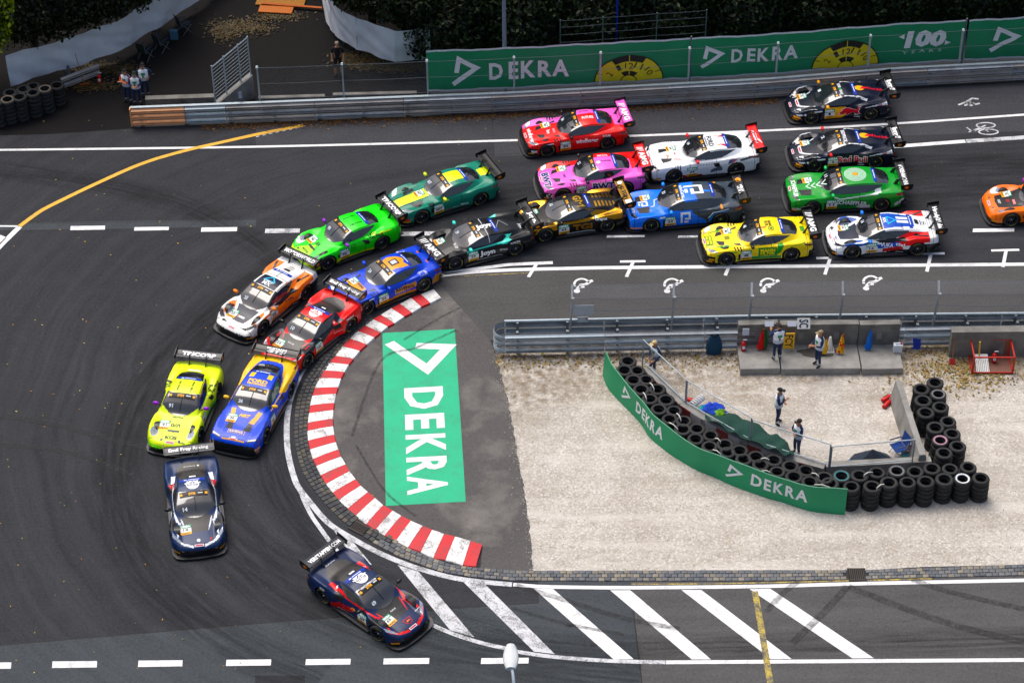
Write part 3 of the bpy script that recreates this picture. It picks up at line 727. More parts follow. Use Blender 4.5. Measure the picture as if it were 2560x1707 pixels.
def badge_disc(put, x0, x1, z0, z1):
    put(sect(0, math.pi, 0, 1.0, 28), x0, x1, z0, z1, '#141408', .035, 'badge')
    put(sect(0.02, math.pi-.02, 0, .965, 28), x0, x1, z0, z1, '#e8d51c', .042, 'badge')
    put(sect(math.radians(60), math.radians(121), .77, 1.0, 14), x0, x1, z0, z1, '#111008', .048, 'badge')
    put(sect(math.radians(52), math.radians(125), .22, .40, 14), x0, x1, z0, z1, '#111008', .048, 'badge')
    put(sect(0, math.pi, 0, .24, 16), x0, x1, z0, z1, '#111008', .052, 'badge'); put(sect(0, math.pi, 0, .215, 16), x0, x1, z0, z1, '#e8d51c', .056, 'badge')
    put(RECT2D, x0+(x1-x0)*.497, x0+(x1-x0)*.508, z0+(z1-z0)*.25, z1, '#e8d51c', .058, 'badge')
    W_ = x1-x0; H_ = z1-z0
    for tx, a, rr_ in (('2', 152, .63), ('1', 119, .62), ('12', 90, .60), ('11', 65, .64), ('10', 30, .66)):
        t = math.radians(a); c = (.5+.5*rr_*math.cos(t), rr_*math.sin(t)); v, f = text2d(tx, .0)
        ro = t-math.pi/2; wd, ht = (.12 if len(tx) == 2 else .055)*W_, .22*H_
        vv = [(((p-.5)*wd*math.cos(ro)-(q-.5)*ht*math.sin(ro))/W_+c[0], ((p-.5)*wd*math.sin(ro)+(q-.5)*ht*math.cos(ro))/H_+c[1]) for p, q in v]
        put((vv, f), x0, x1, z0, z1, '#12110a', .062, 'numeral')
    for a in (22, 160):
        t = math.radians(a); put((np.array([(.5+.5*r_*math.cos(t+d), r_*math.sin(t+d)) for r_, d in ((.80, -.012), (.97, -.012), (.97, .012), (.80, .012))]), [(0, 1, 2, 3)]), x0, x1, z0, z1, '#12110a', .062, 'tick')
fr = lambda L, pa, pb, x: L*(x-pa)/(pb-pa)
b1, put, L = banner(1073, 1722, 'green banner with white lettering and the leftmost yellow half disc')
q = lambda x: fr(L, 1073, 1722, x)
put(logo2d(), q(1128), q(1205), 1.02, 2.62, '#f2f5f4')
for ch, a, b in (('D', 1225, 1259), ('E', 1273, 1297), ('K', 1303, 1339), ('R', 1345, 1379), ('A', 1380, 1422)): put(text2d(ch, .032), q(a), q(b), 1.28, 2.18, '#f2f5f4', nm='letter')
badge_disc(put, q(1484), q(1657), .86, 2.20)
b2, put, L = banner(1727, 2404, 'green banner with yellow half disc and white anniversary lettering')
q = lambda x: fr(L, 1727, 2404, x)
put(logo2d(), q(1748), q(1812), 1.30, 2.52, '#f2f5f4')
for ch, a, b in (('D', 1827, 1855), ('E', 1866, 1886), ('K', 1891, 1920), ('R', 1927, 1954), ('A', 1955, 1992)): put(text2d(ch, .032), q(a), q(b), 1.50, 2.22, '#f2f5f4', nm='letter')
badge_disc(put, q(2028), q(2197), .86, 2.22)
put(text2d('100', .06, .12), q(2255), q(2358), 1.60, 2.50, '#f2f5f4', nm='letter'); put(text2d('YEARS', .01, 0, 1.9), q(2252), q(2350), 1.32, 1.47, '#cfd6d2', nm='letter')
put((np.array([(0, .5), (1, 1), (1, 0)]), [(0, 1, 2)]), q(2240), q(2254), 2.08, 2.34, '#f2f5f4'); put((np.array([(0, 0), (0, 1), (1, .5)]), [(0, 1, 2)]), q(2356), q(2371), 1.66, 1.92, '#f2f5f4')
b3, put, L = banner(2409, 2860, 'green banner cut by the right edge of the view')
q = lambda x: fr(L, 2409, 2860, x)
put(logo2d(), q(2462), q(2545), 1.15, 2.55, '#f2f5f4'); 
for ch, a in (('D', 2570), ('E', 2615), ('K', 2650), ('R', 2695), ('A', 2732)): put(text2d(ch, .032), q(a), q(a+32), 1.40, 2.25, '#f2f5f4', nm='letter')
for px in (1724, 2406):     # taller banner poles
    p = along(BL, s_at(px))[0]; mb = MB(); mb.tube([(0, 0, 0), (0, 0, 3.0)], .035, 8); o = mb.obj('banner_pole', MAT['post']); o.location = p
    tag(o, 'grey pole between two green banners, %s' % ('under the tree line in mid view' if px < 2000 else 'beside the anniversary lettering'), 'pole')

# ---- middle double guard rail
def rail_run(name, pts, label, nrow, face, mats, s_end=None, post_side=.10):
    w = path_world(pts); r = thing(name, w[0], 0, label, 'guard rail'); O = w[0]; LL = arc(w)[-1]
    e = [0]+[3.9*k for k in range(1, 9) if 3.9*k < LL]+[LL]
    for k in range(len(e)-1):
        for j in range(nrow):
            mb = MB(); w_beam(mb, w, e[k]+.01, e[k+1]-.01, .10+.33*j, face, O=O); mb.obj('rail_panel', MAT[mats[(k+j) % len(mats)]], r)
    s = .5
    while s < LL:
        p, q, nn = along(w, s); mb = MB(); mb.box((p.x+nn.x*post_side-O.x, p.y+nn.y*post_side-O.y, .55), (.10, .12, 1.10), None, math.atan2(q.y, q.x)); mb.obj('post', MAT['post'], r); s += 1.95
    return r, w
fr_, FRW = rail_run('guard_rail', [(1262, 888), (1842, 875), (2262, 868), (2560, 862), (2900, 856)], 'grey guard rail facing the gravel behind the concrete marshal stand', 3, -1, ['galv', 'galv', 'galv_blue'])
bk_, BKW = rail_run('guard_rail', [(1262, 856), (1900, 842), (2560, 836), (2900, 833)], 'grey guard rail facing the parking bays, carrying the wire fence', 3, 1, ['galv', 'galv_blue', 'galv'], post_side=-.10)
for r in range(3):     # rounded end terminal
    A = P(1262, 888); B = P(1262, 856); c = (A+B)/2; R_ = (B-A).length/2
    mb = MB(); rows = []
    for k in range(13):
        t = -math.pi/2-k*math.pi/12; d = Vector((math.cos(t), math.sin(t), 0))
        rows.append([(d.x*(R_+.02-a*.4), d.y*(R_+.02-a*.4), h+.10+.33*r) for a, h in WB])
    mb.grid(rows); o = mb.obj('rail_terminal', MAT['galv' if r else 'galv_blue'], fr_); o.location = c-fr_.location
# top tubes on back rail
mb = MB(); n = 24; w_ = offset(BKW, -.02); mb.tube([along(w_, arc(w_)[-1]*k/n)[0]-BKW[0]+Vector((0, 0, 1.10)) for k in range(n+1)], .06, 8); mb.obj('top_tube', MAT['galv_blue'], bk_, True)

# ---- middle catch fence (posts bent towards the road)
posts = [((1422.6, 849), 1433.5), ((1674.8, 846), 1681.7), ((1864, 843), 1875), ((2090, 840), 2096.8), ((2321.7, 838), 2336.8), ((2575, 836), 2590)]
mf = thing('catch_fence', P(*posts[0][0]), 0, 'wire fence with bent posts between gravel and parking bays', 'fence'); O = mf.location.copy()
kn = []
for (b, kx) in posts:
    B = P(*b)+Vector((0, -.25, 0)); K = B+Vector(((kx-b[0])/62*.55, 0, 2.30)); Tp = K+Vector((.02, .42, .34)); kn.append((B, K, Tp))
    mb = MB(); mb.tube([B-O, K-O], .05, 6); mb.tube([K-O, Tp-O], .055, 6); mb.box((K-O)+Vector((.03, -.02, 0)), (.10, .10, .10)); mb.obj('post', MAT['galv'], mf)
for i in range(len(kn)-1):
    (B0, K0, T0), (B1, K1, T1) = kn[i], kn[i+1]
    for nm, A, B_, C, D_ in (('mesh_panel', B0+Vector((0, 0, 1.05)), B1+Vector((0, 0, 1.05)), K1, K0), ('mesh_panel', K0, K1, T1, T0)):
        me = bpy.data.meshes.new(nm); me.from_pydata([tuple(x-O) for x in (A, B_, C, D_)], [], [(0, 1, 2, 3)]); L_ = (B_-A).length; H_ = (D_-A).length
        uvl = me.uv_layers.new(name='UVMap')
        for k, c in enumerate(((0, 0), (L_, 0), (L_, H_), (0, H_))): uvl.data[k].uv = c
        add(nm, me, mf, MAT['mesh'])
    for t, sg in ((1.15, .05), (1.75, .10), (2.27, .06)):
        mb = MB(); wire(mb, B0.lerp(K0, t/2.30)-O, B1.lerp(K1, t/2.30)-O, sg, .016); mb.obj('wire', MAT['post'], mf)
    mb = MB(); wire(mb, T0-O, T1-O, .07, .014); mb.obj('wire', MAT['post'], mf)
for (cx_, cy_, w_, h_, nm, lb) in ((1461, 764, .78, .50, 'sign_board', 'large white sheet hanging on the wire fence post'), (1459, 787, .42, .28, 'sign_board', 'small white card with a red mark on the wire fence')):
    B0, K0, _ = kn[0]; z = 1.75 if w_ > .6 else 1.28
    c = B0+Vector(((cx_-1427)/62, -.05, z)); t_ = thing(nm, c, 0, lb, 'sign')
    mb = MB(); mb.box((0, 0, 0), (w_, .02, h_)); mb.obj('panel', simple('sheet_grey', (.36, .40, .45), .6), t_)
    if w_ < .6: mb = MB(); mb.box((.15, -.012, .03), (.06, .01, .09)); mb.obj('mark', simple('mark_red', (.5, .08, .04), .6), t_)

# ---- concrete marshal stand (three L-shaped blocks)
XB = [1848, 1951, 2152, 2258]
for i, (xa, xb) in enumerate(zip(XB, XB[1:])):
    A = P(xa+2, 938); B = P(xb-2, 936); W_ = (B-A).length; c = (A+B)/2
    lb = ('left block of the concrete marshal stand, with a fire extinguisher', 'wide middle block of the concrete marshal stand with a wet patch', 'right block of the concrete marshal stand, with a blue flag')[i]
    t_ = thing('concrete_stand', c, math.atan2(B.y-A.y, B.x-A.x), lb, 'concrete block', 'concrete marshal stand blocks')
    def prism(nm, prof, mat):
        mb = MB(); l = [(-W_/2, y, z) for y, z in prof]; r = [(W_/2, y, z) for y, z in prof]; mb.face(l[::-1]); mb.face(r); mb.grid([l, r], close=True)
        o = mb.obj(nm, mat, t_); bm_ = bmesh.new(); bm_.from_mesh(o.data); bmesh.ops.recalc_face_normals(bm_, faces=bm_.faces); bm_.to_mesh(o.data); bm_.free(); return o
    prism('slab', [(0, 0), (0, .30), (.02, .32), (1.40, .34), (1.40, 0)], MAT['concrete_light'])
    prism('back_wall', [(1.405, 0), (1.405, 1.22), (1.38, 1.30), (1.34, 1.42), (1.62, 1.42), (1.62, 0)], MAT['concrete'])
    if i == 1:
        mb = MB(); mb.face([(-.05+.75*math.cos(t)*(1+.15*math.sin(5*t)), .95+.30*math.sin(t)*(1+.1*math.cos(7*t)), .3395) for t in np.linspace(0, 6.1, 30)]); mb.obj('wet_patch', simple('wet_concrete', (.075, .068, .060), .25), t_)
    for k in range(1 if i != 1 else 2):
        mb = MB(); mb.box(((k-.0)*1.4-(.7 if i == 1 else 0), 1.398, .80), (.20, .012, .34)); mb.obj('recess', simple('recess_%d%d' % (i, k), (.19, .185, .175), .9), t_)
STAND = (P(1848, 938), P(2258, 936))
# right concrete wall in front of the rail
A = P(2372, 893); B = P(2900, 888); mb = MB(); L_ = (B-A).length
mb.box((L_/2, .15, .62), (L_, .30, 1.24)); mb.box((L_/2, .16, 1.26), (L_+.04, .36, .06)); o = mb.obj('concrete_wall', MAT['concrete']); o.location = A
tag(o, 'low grey concrete wall behind the red cage at the right', 'wall')

# ---- L-shaped concrete wall beside the tyre column
def wall_seg(name, a, b, h, label, mat='concrete_light', base=.55, top=.16):
    A, B = P(*a), P(*b); L_ = (B-A).length; t_ = thing(name, A, math.atan2(B.y-A.y, B.x-A.x), label, 'wall')
    prof = [(-base*.5, 0), (-base*.45, .18), (-top*.5, h), (top*.5, h), (base*.45, .18), (base*.5, 0)]
    mb = MB(); l = [(0, y, z) for y, z in prof]; r = [(L_, y, z) for y, z in prof]; mb.face(l); mb.face(r[::-1]); mb.grid([l, r], close=True)
    o = mb.obj('block', MAT[mat], t_); bm_ = bmesh.new(); bm_.from_mesh(o.data); bmesh.ops.recalc_face_normals(bm_, faces=bm_.faces); bm_.to_mesh(o.data); bm_.free()
    return t_
wall_seg('concrete_barrier', (2240, 1000), (2300, 1186), 1.0, 'concrete barrier running beside the tyre column', base=.55, top=.22)
wall_seg('concrete_barrier', (2060, 1196), (2322, 1182), .72, 'low concrete barrier under the short fence panel by the blue chair', base=.5, top=.3)
# diagonal barrier behind the belt, with red and white faces
dg = [(1612, 962), (1700, 1050), (1762, 1090), (1868, 1148), (1960, 1184), (2056, 1210)]
dgn = ['at its top end', 'in its second stretch', 'beside the blue clothes', 'under the dark green tarp', 'at its lower corner']
for k in range(5):
    A, B = P(*dg[k]), P(*dg[k+1]); L_ = (B-A).length
    t_ = thing('concrete_barrier', A, math.atan2(B.y-A.y, B.x-A.x), 'diagonal concrete barrier piece behind the tyre rows, %s' % dgn[k], 'wall', 'diagonal barrier pieces')
    mb = MB(); mb.box((L_/2, .10, .42), (L_-.02, .34, .84)); mb.obj('block', MAT['concrete_light'], t_)
    for j in range(int(L_/.55)):
        mb = MB(); mb.box((.28+j*.55, -.078, .52), (.52, .012, .60)); mb.obj('painted_panel', simple('rail_red', (.25, .03, .03), .6) if (j+k) % 2 else simple('rail_white', (.42, .42, .42), .6), t_)

# ---- portable mesh fence panels on the barrier
PF = [((1602, 962), 'first'), ((1706, 1052), 'second'), ((1869, 1148), 'third'), ((2067, 1212), 'x')]
def fence_panel(a, b, z0, h, label):
    A, B = P(*a), P(*b); t_ = thing('fence_panel', A, math.atan2(B.y-A.y, B.x-A.x), label, 'fence panel', 'portable fence panels'); L_ = (B-A).length
    for x in (.04, L_-.04):
        mb = MB(); mb.tube([(x, .12, z0-.35), (x, .12, z0+h)], .028, 6); mb.obj('post', MAT['galv'], t_)
    for z in (z0+.05, z0+h):
        mb = MB(); mb.tube([(.04, .12, z), (L_-.04, .12, z)], .022, 6); mb.obj('rail', MAT['galv_blue'], t_)
    me = bpy.data.meshes.new('mesh'); me.from_pydata([(.04, .12, z0+.05), (L_-.04, .12, z0+.05), (L_-.04, .12, z0+h), (.04, .12, z0+h)], [], [(0, 1, 2, 3)])
    uvl = me.uv_layers.new(name='UVMap')
    for i, c in enumerate(((0, 0), (L_, 0), (L_, h), (0, h))): uvl.data[i].uv = c
    add('mesh_panel', me, t_, MAT['mesh_dense'])
fence_panel((1597, 948), (1706, 1052), .86, 1.12, 'wire fence panel by the marshal in the beige cap')
fence_panel((1706, 1052), (1869, 1148), .86, 1.12, 'wire fence panel over the blue clothes and dark tarp')
fence_panel((1869, 1148), (2067, 1212), .86, 1.05, 'wire fence panel in front of the marshal with crossed arms')
fence_panel((2070, 1212), (2280, 1194), .76, 1.05, 'wire fence panel in front of the blue folding chair')

# ---- curved green belt in front of the tyres
bb = [(1506, 936.8), (1518.5, 969.7), (1547, 1003), (1579, 1035.5), (1603.5, 1063), (1625.5, 1096), (1672, 1134), (1708, 1157), (1746, 1178), (1787, 1194.5), (1828.4, 1213.7), (1875, 1231), (1920, 1246.6), (1955.6, 1256), (1990, 1268), (2029.7, 1279), (2070, 1284), (2112, 1287.8)]
bt = [(1520.7, 879), (1527, 908), (1536, 928), (1556, 943), (1577, 966), (1596, 988), (1640, 1039), (1668, 1063), (1697, 1084), (1732, 1104), (1775, 1125), (1814.7, 1145), (1866.8, 1172.6), (1905, 1182), (1945, 1194), (2002, 1213.7), (2060, 1222), (2123, 1228.8)]
BB = [P(*p) for p in bb]
belt = thing('banner', BB[0], 0, 'long curved green banner with white lettering round the tyre wall', 'banner'); O = BB[0]
def belt_pt(s, v, lift=0):
    d = arc(BB); s *= d[-1]; i = 0
    while i < len(d)-2 and d[i+1] < s: i += 1
    t = (s-d[i])/(d[i+1]-d[i]); a = BB[max(i-1, 0)]; b = BB[i]; c = BB[i+1]; e = BB[min(i+2, len(BB)-1)]
    p = .5*((2*b)+(c-a)*t+(2*a-5*b+4*c-e)*t*t+(3*b-a-3*c+e)*t**3); q = (c-b).normalized(); nn = Vector((q.y, -q.x, 0))
    h = 1.16-.08*math.sin(math.pi*min(1, s/d[-1]*1.0)); lean = .10*v+.05*math.sin(s*1.7)*v
    return Vector((p.x-nn.x*lean+nn.x*lift-O.x, p.y-nn.y*lean+nn.y*lift-O.y, .02+h*v))
mb = MB(); mb.grid([[belt_pt(k/90, v) for k in range(91)] for v in (0, .25, .5, .75, 1)]); mb.grid([[belt_pt(k/90, v, -.03) for k in range(91)] for v in (1, .5, 0)])
mb.grid([[belt_pt(k/90, 1) for k in range(91)], [belt_pt(k/90, 1, -.03) for k in range(91)]]); mb.obj('belt', MAT['green'], belt, True)
mb = MB(); mb.grid([[belt_pt(k/90, 1.0, .004)+Vector((0, 0, dz)) for k in range(91)] for dz in (-.005, .012)]); mb.obj('top_edge', MAT['tarp_white'], belt)
def belt_s(px, py):    # arc fraction of the point of the belt's mid height nearest a photo pixel
    def pr(X): v = X+O-Vector((0, 0, CAMH)); z = v.dot(fw); return 1280+FPX*v.dot(R2)/z, 853.5-FPX*v.dot(U2)/z
    return min((math.hypot(*(np.array(pr(belt_pt(s, .5)))-np.array((px, py)))), s) for s in np.linspace(0, 1, 300))[1]
def belt_print(vf, s0, s1, v0, v1, nm):
    v, f = subdiv_simple(vf[0], vf[1], max(.1, (s1-s0)*arc(BB)[-1]), (v1-v0)*1.1, .2); mb = MB()
    for a, b in v: mb.v.append(tuple(belt_pt(s0+(s1-s0)*a, v0+(v1-v0)*b, .012)))
    mb.f = list(f); mb.c = [hx('#e2e6e6')]*len(f); mb.obj(nm, MAT['print'], belt)
def lw(px): return px
for lg, word in ((((1548, 985), (1575, 1000)), ((1588, 1020), (1657, 1090))), (((1812, 1180), (1854, 1196)), ((1876, 1208), (2017, 1250)))):
    sa, sb = belt_s(*lg[0]), belt_s(*lg[1]); belt_print(logo2d(), sa-.004, sb+.004, .28, .86, 'emblem')
    s0, s1 = belt_s(*word[0]), belt_s(*word[1]); wd = s1-s0
    for ch, a, b in (('D', 0, .19), ('E', .23, .36), ('K', .40, .58), ('R', .61, .78), ('A', .79, 1.0)): belt_print(text2d(ch, .032), s0+wd*a, s0+wd*b, .32, .78, 'letter')
# ================================================================== RACE CARS
def pchip(keys, x):
    k = sorted(keys); X = np.array([a for a, _ in k], float); Y = np.array([b for _, b in k], float)
    h = np.diff(X); d = np.diff(Y)/h; m = np.zeros(len(X))
    for i in range(1, len(X)-1):
        if d[i-1]*d[i] > 0:
            w1 = 2*h[i]+h[i-1]; w2 = h[i]+2*h[i-1]; m[i] = (w1+w2)/(w1/d[i-1]+w2/d[i])
    m[0], m[-1] = d[0], d[-1]
    x = np.clip(x, X[0], X[-1]); i = np.clip(np.searchsorted(X, x, side='right')-1, 0, len(h)-1)
    t = (x-X[i])/h[i]; t2 = t*t; t3 = t2*t
    return Y[i]*(2*t3-3*t2+1)+m[i]*h[i]*(t3-2*t2+t)+Y[i+1]*(-2*t3+3*t2)+m[i+1]*h[i]*(t3-t2)
def inpoly(px, py, poly):
    ins = np.zeros(px.shape, bool); n = len(poly)
    for i in range(n):
        x0, y0 = poly[i]; x1, y1 = poly[(i+1) % n]
        if y0 == y1: continue
        c = ((y0 > py) != (y1 > py)) & (px < (x1-x0)*(py-y0)/(y1-y0)+x0); ins ^= c
    return ins
RT = .345
BLACK = (.012, .012, .014); GLASSC = (.02, .023, .028)
MODELS = {
 'coupe_long': dict(wb=2.665, xf=2.27, xr=-2.22, cowl=.60, rf=-.20, rr=-.98, gl=-1.76, zr=1.23, zn=.60, zh=.71, zk=.80, zd=.95, zt=.92, ff=.775, fr=.86, belt=.80, yb=.80, yr=.60),
 'coupe_tall': dict(wb=2.917, xf=2.46, xr=-2.40, cowl=.95, rf=.12, rr=-1.15, gl=-1.90, zr=1.29, zn=.68, zh=.77, zk=.86, zd=1.02, zt=.98, ff=.80, fr=.90, belt=.85, yb=.82, yr=.62),
 'rear_engine': dict(wb=2.507, xf=2.18, xr=-2.25, cowl=.66, rf=-.05, rr=-.85, gl=-1.58, zr=1.24, zn=.55, zh=.66, zk=.79, zd=.98, zt=.92, ff=.80, fr=.88, belt=.81, yb=.78, yr=.59),
 'wedge': dict(wb=2.645, xf=2.26, xr=-2.16, cowl=.96, rf=.02, rr=-.62, gl=-1.85, zr=1.15, zn=.46, zh=.62, zk=.72, zd=.92, zt=.90, ff=.765, fr=.86, belt=.77, yb=.82, yr=.60),
 'mid_curvy': dict(wb=2.66, xf=2.28, xr=-2.18, cowl=.82, rf=-.05, rr=-.62, gl=-1.45, zr=1.17, zn=.50, zh=.62, zk=.74, zd=.88, zt=.93, ff=.78, fr=.92, belt=.78, yb=.78, yr=.56),
 'teardrop': dict(wb=2.696, xf=2.28, xr=-2.20, cowl=.96, rf=.06, rr=-.72, gl=-1.75, zr=1.19, zn=.46, zh=.60, zk=.73, zd=.93, zt=.93, ff=.775, fr=.89, belt=.76, yb=.77, yr=.58),
 'muscle': dict(wb=2.72, xf=2.38, xr=-2.38, cowl=.66, rf=-.18, rr=-1.02, gl=-1.84, zr=1.28, zn=.70, zh=.79, zk=.87, zd=1.03, zt=1.0, ff=.81, fr=.92, belt=.86, yb=.80, yr=.60),
 'grand_tourer': dict(wb=2.705, xf=2.30, xr=-2.24, cowl=.60, rf=-.20, rr=-.92, gl=-1.72, zr=1.23, zn=.60, zh=.71, zk=.80, zd=.97, zt=.98, ff=.78, fr=.91, belt=.81, yb=.80, yr=.60),
}
def car_grid(m):
    a = m['wb']/2; xf, xr, cowl, rf, rr, gl = (m[k] for k in ('xf', 'xr', 'cowl', 'rf', 'rr', 'gl'))
    zr, zn, zh, zk, zd, zt, ff, fr, belt, yb, yr = (m[k] for k in ('zr', 'zn', 'zh', 'zk', 'zd', 'zt', 'ff', 'fr', 'belt', 'yb', 'yr'))
    x = np.linspace(xr, xf, 224)
    C = lambda k: pchip(k, x)
    zc = C([(xf, zn-.20), (xf-.04, zn-.09), (xf-.12, zn-.02), (xf-.3, zn+.04), (a, zh), (cowl+.05, zk), ((cowl+rf)/2, zk+.60*(zr-zk)), (rf, zr-.03), ((rf+rr)/2, zr), (rr, zr-.045), ((rr+gl)/2, (zr+zd)/2+.015), (gl, zd), (xr+.12, zt), (xr+.02, zt-.03), (xr, zt-.10)])
    nose = {'coupe_long': [(0, .60), (.04, .74), (.16, .87), (.42, .955)], 'coupe_tall': [(0, .66), (.04, .80), (.14, .90), (.36, .965)], 'rear_engine': [(0, .46), (.05, .66), (.18, .83), (.45, .95)], 'wedge': [(0, .40), (.08, .62), (.24, .82), (.46, .955)],
            'mid_curvy': [(0, .40), (.07, .62), (.22, .82), (.46, .96)], 'teardrop': [(0, .46), (.06, .66), (.20, .84), (.45, .96)], 'muscle': [(0, .74), (.03, .84), (.10, .91), (.32, .965)], 'grand_tourer': [(0, .52), (.05, .70), (.18, .86), (.42, .955)]}[m['key']]
    waist, haunch = {'coupe_long': (.925, 1.0), 'coupe_tall': (.93, .995), 'rear_engine': (.90, 1.02), 'wedge': (.90, 1.02), 'mid_curvy': (.88, 1.03), 'teardrop': (.885, 1.02), 'muscle': (.94, .995), 'grand_tourer': (.91, 1.015)}[m['key']]
    tailw = {'rear_engine': .84, 'wedge': .94, 'mid_curvy': .92, 'teardrop': .90}.get(m['key'], .88)
    wd = C([(xf-d_, v_) for d_, v_ in nose]+[(a, 1.0), (a-.46, .98), (a-.66, waist+.012), (0, waist), (-a+.85, waist+.01), (-a+.45, haunch-.03), (-a, haunch), (xr+.35, haunch-.02), (xr+.10, (haunch+tailw)/2), (xr, tailw)])
    zs = C([(xf, zn-.26), (xf-.1, zn-.12), (xf-.3, zn+.03), (a+.15, ff-.01), (a-.1, ff), (a-.5, ff-.03), (cowl-.4, belt-.07), (-.2, belt-.06), (-a+.55, belt-.02), (-a+.1, fr), (xr+.3, fr-.02), (xr+.06, zt-.07), (xr, zt-.16)])
    y3 = C([(xf, .36), (xf-.3, .55), (a, .60), (cowl+.15, .66), (cowl-.3, yb), (rf, yb), (rr, yb-.03), (gl, .66), (xr+.1, .70), (xr, .66)])
    z3 = C([(xf, zn-.22), (xf-.1, zn-.05), (xf-.3, zn+.01), (a, zh-.035), (cowl+.2, zk-.06), (cowl-.2, belt-.02), (rf, belt), (rr, belt+.01), (gl, zd-.06), (xr+.12, zt-.03), (xr, zt-.12)])
    y4 = C([(xf, .22), (xf-.3, .34), (a, .36), (cowl+.1, .60), (cowl-.25, .69), (rf, yr+.03), (rr, yr-.03), (gl, .44), (xr, .42)])
    dr = C([(xf, .01), (a, .012), (cowl, .035), (rf, .055), (rr, .055), (gl, .03), (xr, .012)])
    z4 = zc-dr
    y0 = wd-.045; n = len(x)
    z0 = C([(xf, .20), (xf-.1, .14), (a, .11), (xr+.3, .13), (xr, .26)])
    ctl = [(y0, z0), (wd, z0+.16), (wd+.0, np.maximum(zs-.20, z0+.2)), (wd-.075, zs), (y3, z3), (y4, z4), (y4*.5, z4+.75*dr), (y4*0, zc)]
    seg = [6, 8, 8, 10, 14, 9, 9]
    ys, zz = [], []
    for (p, q, k) in zip(ctl[:-1], ctl[1:], seg):
        for s in range(k):
            t = s/k; ys.append(p[0]+(q[0]-p[0])*t); zz.append(p[1]+(q[1]-p[1])*t)
    ys.append(ctl[-1][0]); zz.append(ctl[-1][1])
    Y = np.array(ys).T; Z = np.array(zz).T                        # (nx, nu)
    for _ in range({'wedge': 2, 'muscle': 3, 'coupe_tall': 3, 'rear_engine': 7, 'mid_curvy': 5}.get(m['key'], 4)):
        Yn, Zn = Y.copy(), Z.copy()
        Yn[:, 1:-1] = .25*Y[:, :-2]+.5*Y[:, 1:-1]+.25*Y[:, 2:]; Zn[:, 1:-1] = .25*Z[:, :-2]+.5*Z[:, 1:-1]+.25*Z[:, 2:]
        Zn[:, -1] = .5*Z[:, -1]+.5*Z[:, -2]
        Y, Z = Yn, Zn
    u = np.concatenate([np.full(k, i)+np.arange(k)/k for i, k in enumerate(seg)]+[[len(seg)]])
    Yf = np.concatenate([Y, -Y[:, -2::-1]], 1); Zf = np.concatenate([Z, Z[:, -2::-1]], 1)
    uf = np.concatenate([u, u[-2::-1]])
    V = np.stack([np.repeat(x[:, None], Yf.shape[1], 1), Yf, Zf], 2)
    return x, V, uf
for k_ in MODELS: MODELS[k_]['key'] = k_
GRIDS = {k: car_grid(m) for k, m in MODELS.items()}

paint = attr_mat('car_paint', .42, 0, .03, 2, coat=.32, coat_r=.05, spec=.2)
matte = attr_mat('car_wrap', .5, 0, .03, 2, coat=.25, coat_r=.2, spec=.25)
chrome = attr_mat('gold_wrap', .22, .92, .05, 2, coat=.4)
carbon = simple('carbon_fibre', (.022, .022, .024), .45, 0, .2, 20, coat=.3)
decal = attr_mat('decal', .5, var=.02, coat=.15, spec=.2)
def glass_mat():
    m, t, b = new_mat('tinted_glass', .07, 0, .5)
    b.inputs['Base Color'].default_value = (.016, .018, .022, 1)
    b.inputs['Coat Weight'].default_value = 1; b.inputs['Coat Roughness'].default_value = .03; b.inputs['Coat IOR'].default_value = 1.7
    n = noise_(t, ocoord(t), 2.5, 3)
    t.links.new(mixc(t, n, (.006, .007, .009), (.022, .024, .029)), b.inputs['Base Color'])
    return m
glass = glass_mat()
lampm = simple('lamp_glass', (.34, .37, .42), .15, .3, .3, 12, coat=1)
tailm = simple('tail_lamp', (.16, .008, .012), .2, 0, .2, 12, coat=1)
tyrem = attr_mat('race_tyre', .7, var=.15)

def wheel_meshes():
    mb = MB(); W2 = .155
    prof = [(.235, -W2+.02), (.30, -W2), (.33, -W2+.025), (RT, -W2+.06), (RT, W2-.06), (.33, W2-.025), (.30, W2), (.285, W2), (.268, W2), (.235, W2-.02)]
    mb.lathe(prof, 36, 'y')
    rows = 9; cols = []
    for i in range(rows):
        for k in range(36):
            c = (.016, .016, .017)
            if i == 7 and (k % 18) in (2, 3, 4, 5, 6, 7): c = (.55, .42, .03)
            cols.append(c)
    mb.c = cols
    tyre = mb.mesh('tyre', True); tyre.materials.append(tyrem)
    rims = {}
    for nm, nut in (('lime', (.45, .8, .05)), ('silver', (.5, .5, .52)), ('red', (.6, .02, .03))):
        r = MB(); dk = (.03, .03, .033)
        r.lathe([(.24, .12), (.225, .10), (.215, .02), (.20, -.05), (.06, -.06), (.0, -.06)], 24, 'y', col=(.012, .012, .012))
        for k in range(10):
            t = k*math.pi/5; M = Matrix.Rotation(t, 4, 'Y')
            r.box((.135, .045, 0), (.19, .03, .026), (.075, .075, .08), 0, M)
        r.lathe([(.07, .05), (.055, .085), (.0, .09)], 12, 'y', col=dk)
        r.lathe([(.03, .088), (.026, .115), (.0, .118)], 8, 'y', col=nut)
        me = r.mesh('rim', False); me.materials.append(paint); rims[nm] = me
    return tyre, rims
TYRE_ME, RIM_ME = wheel_meshes()

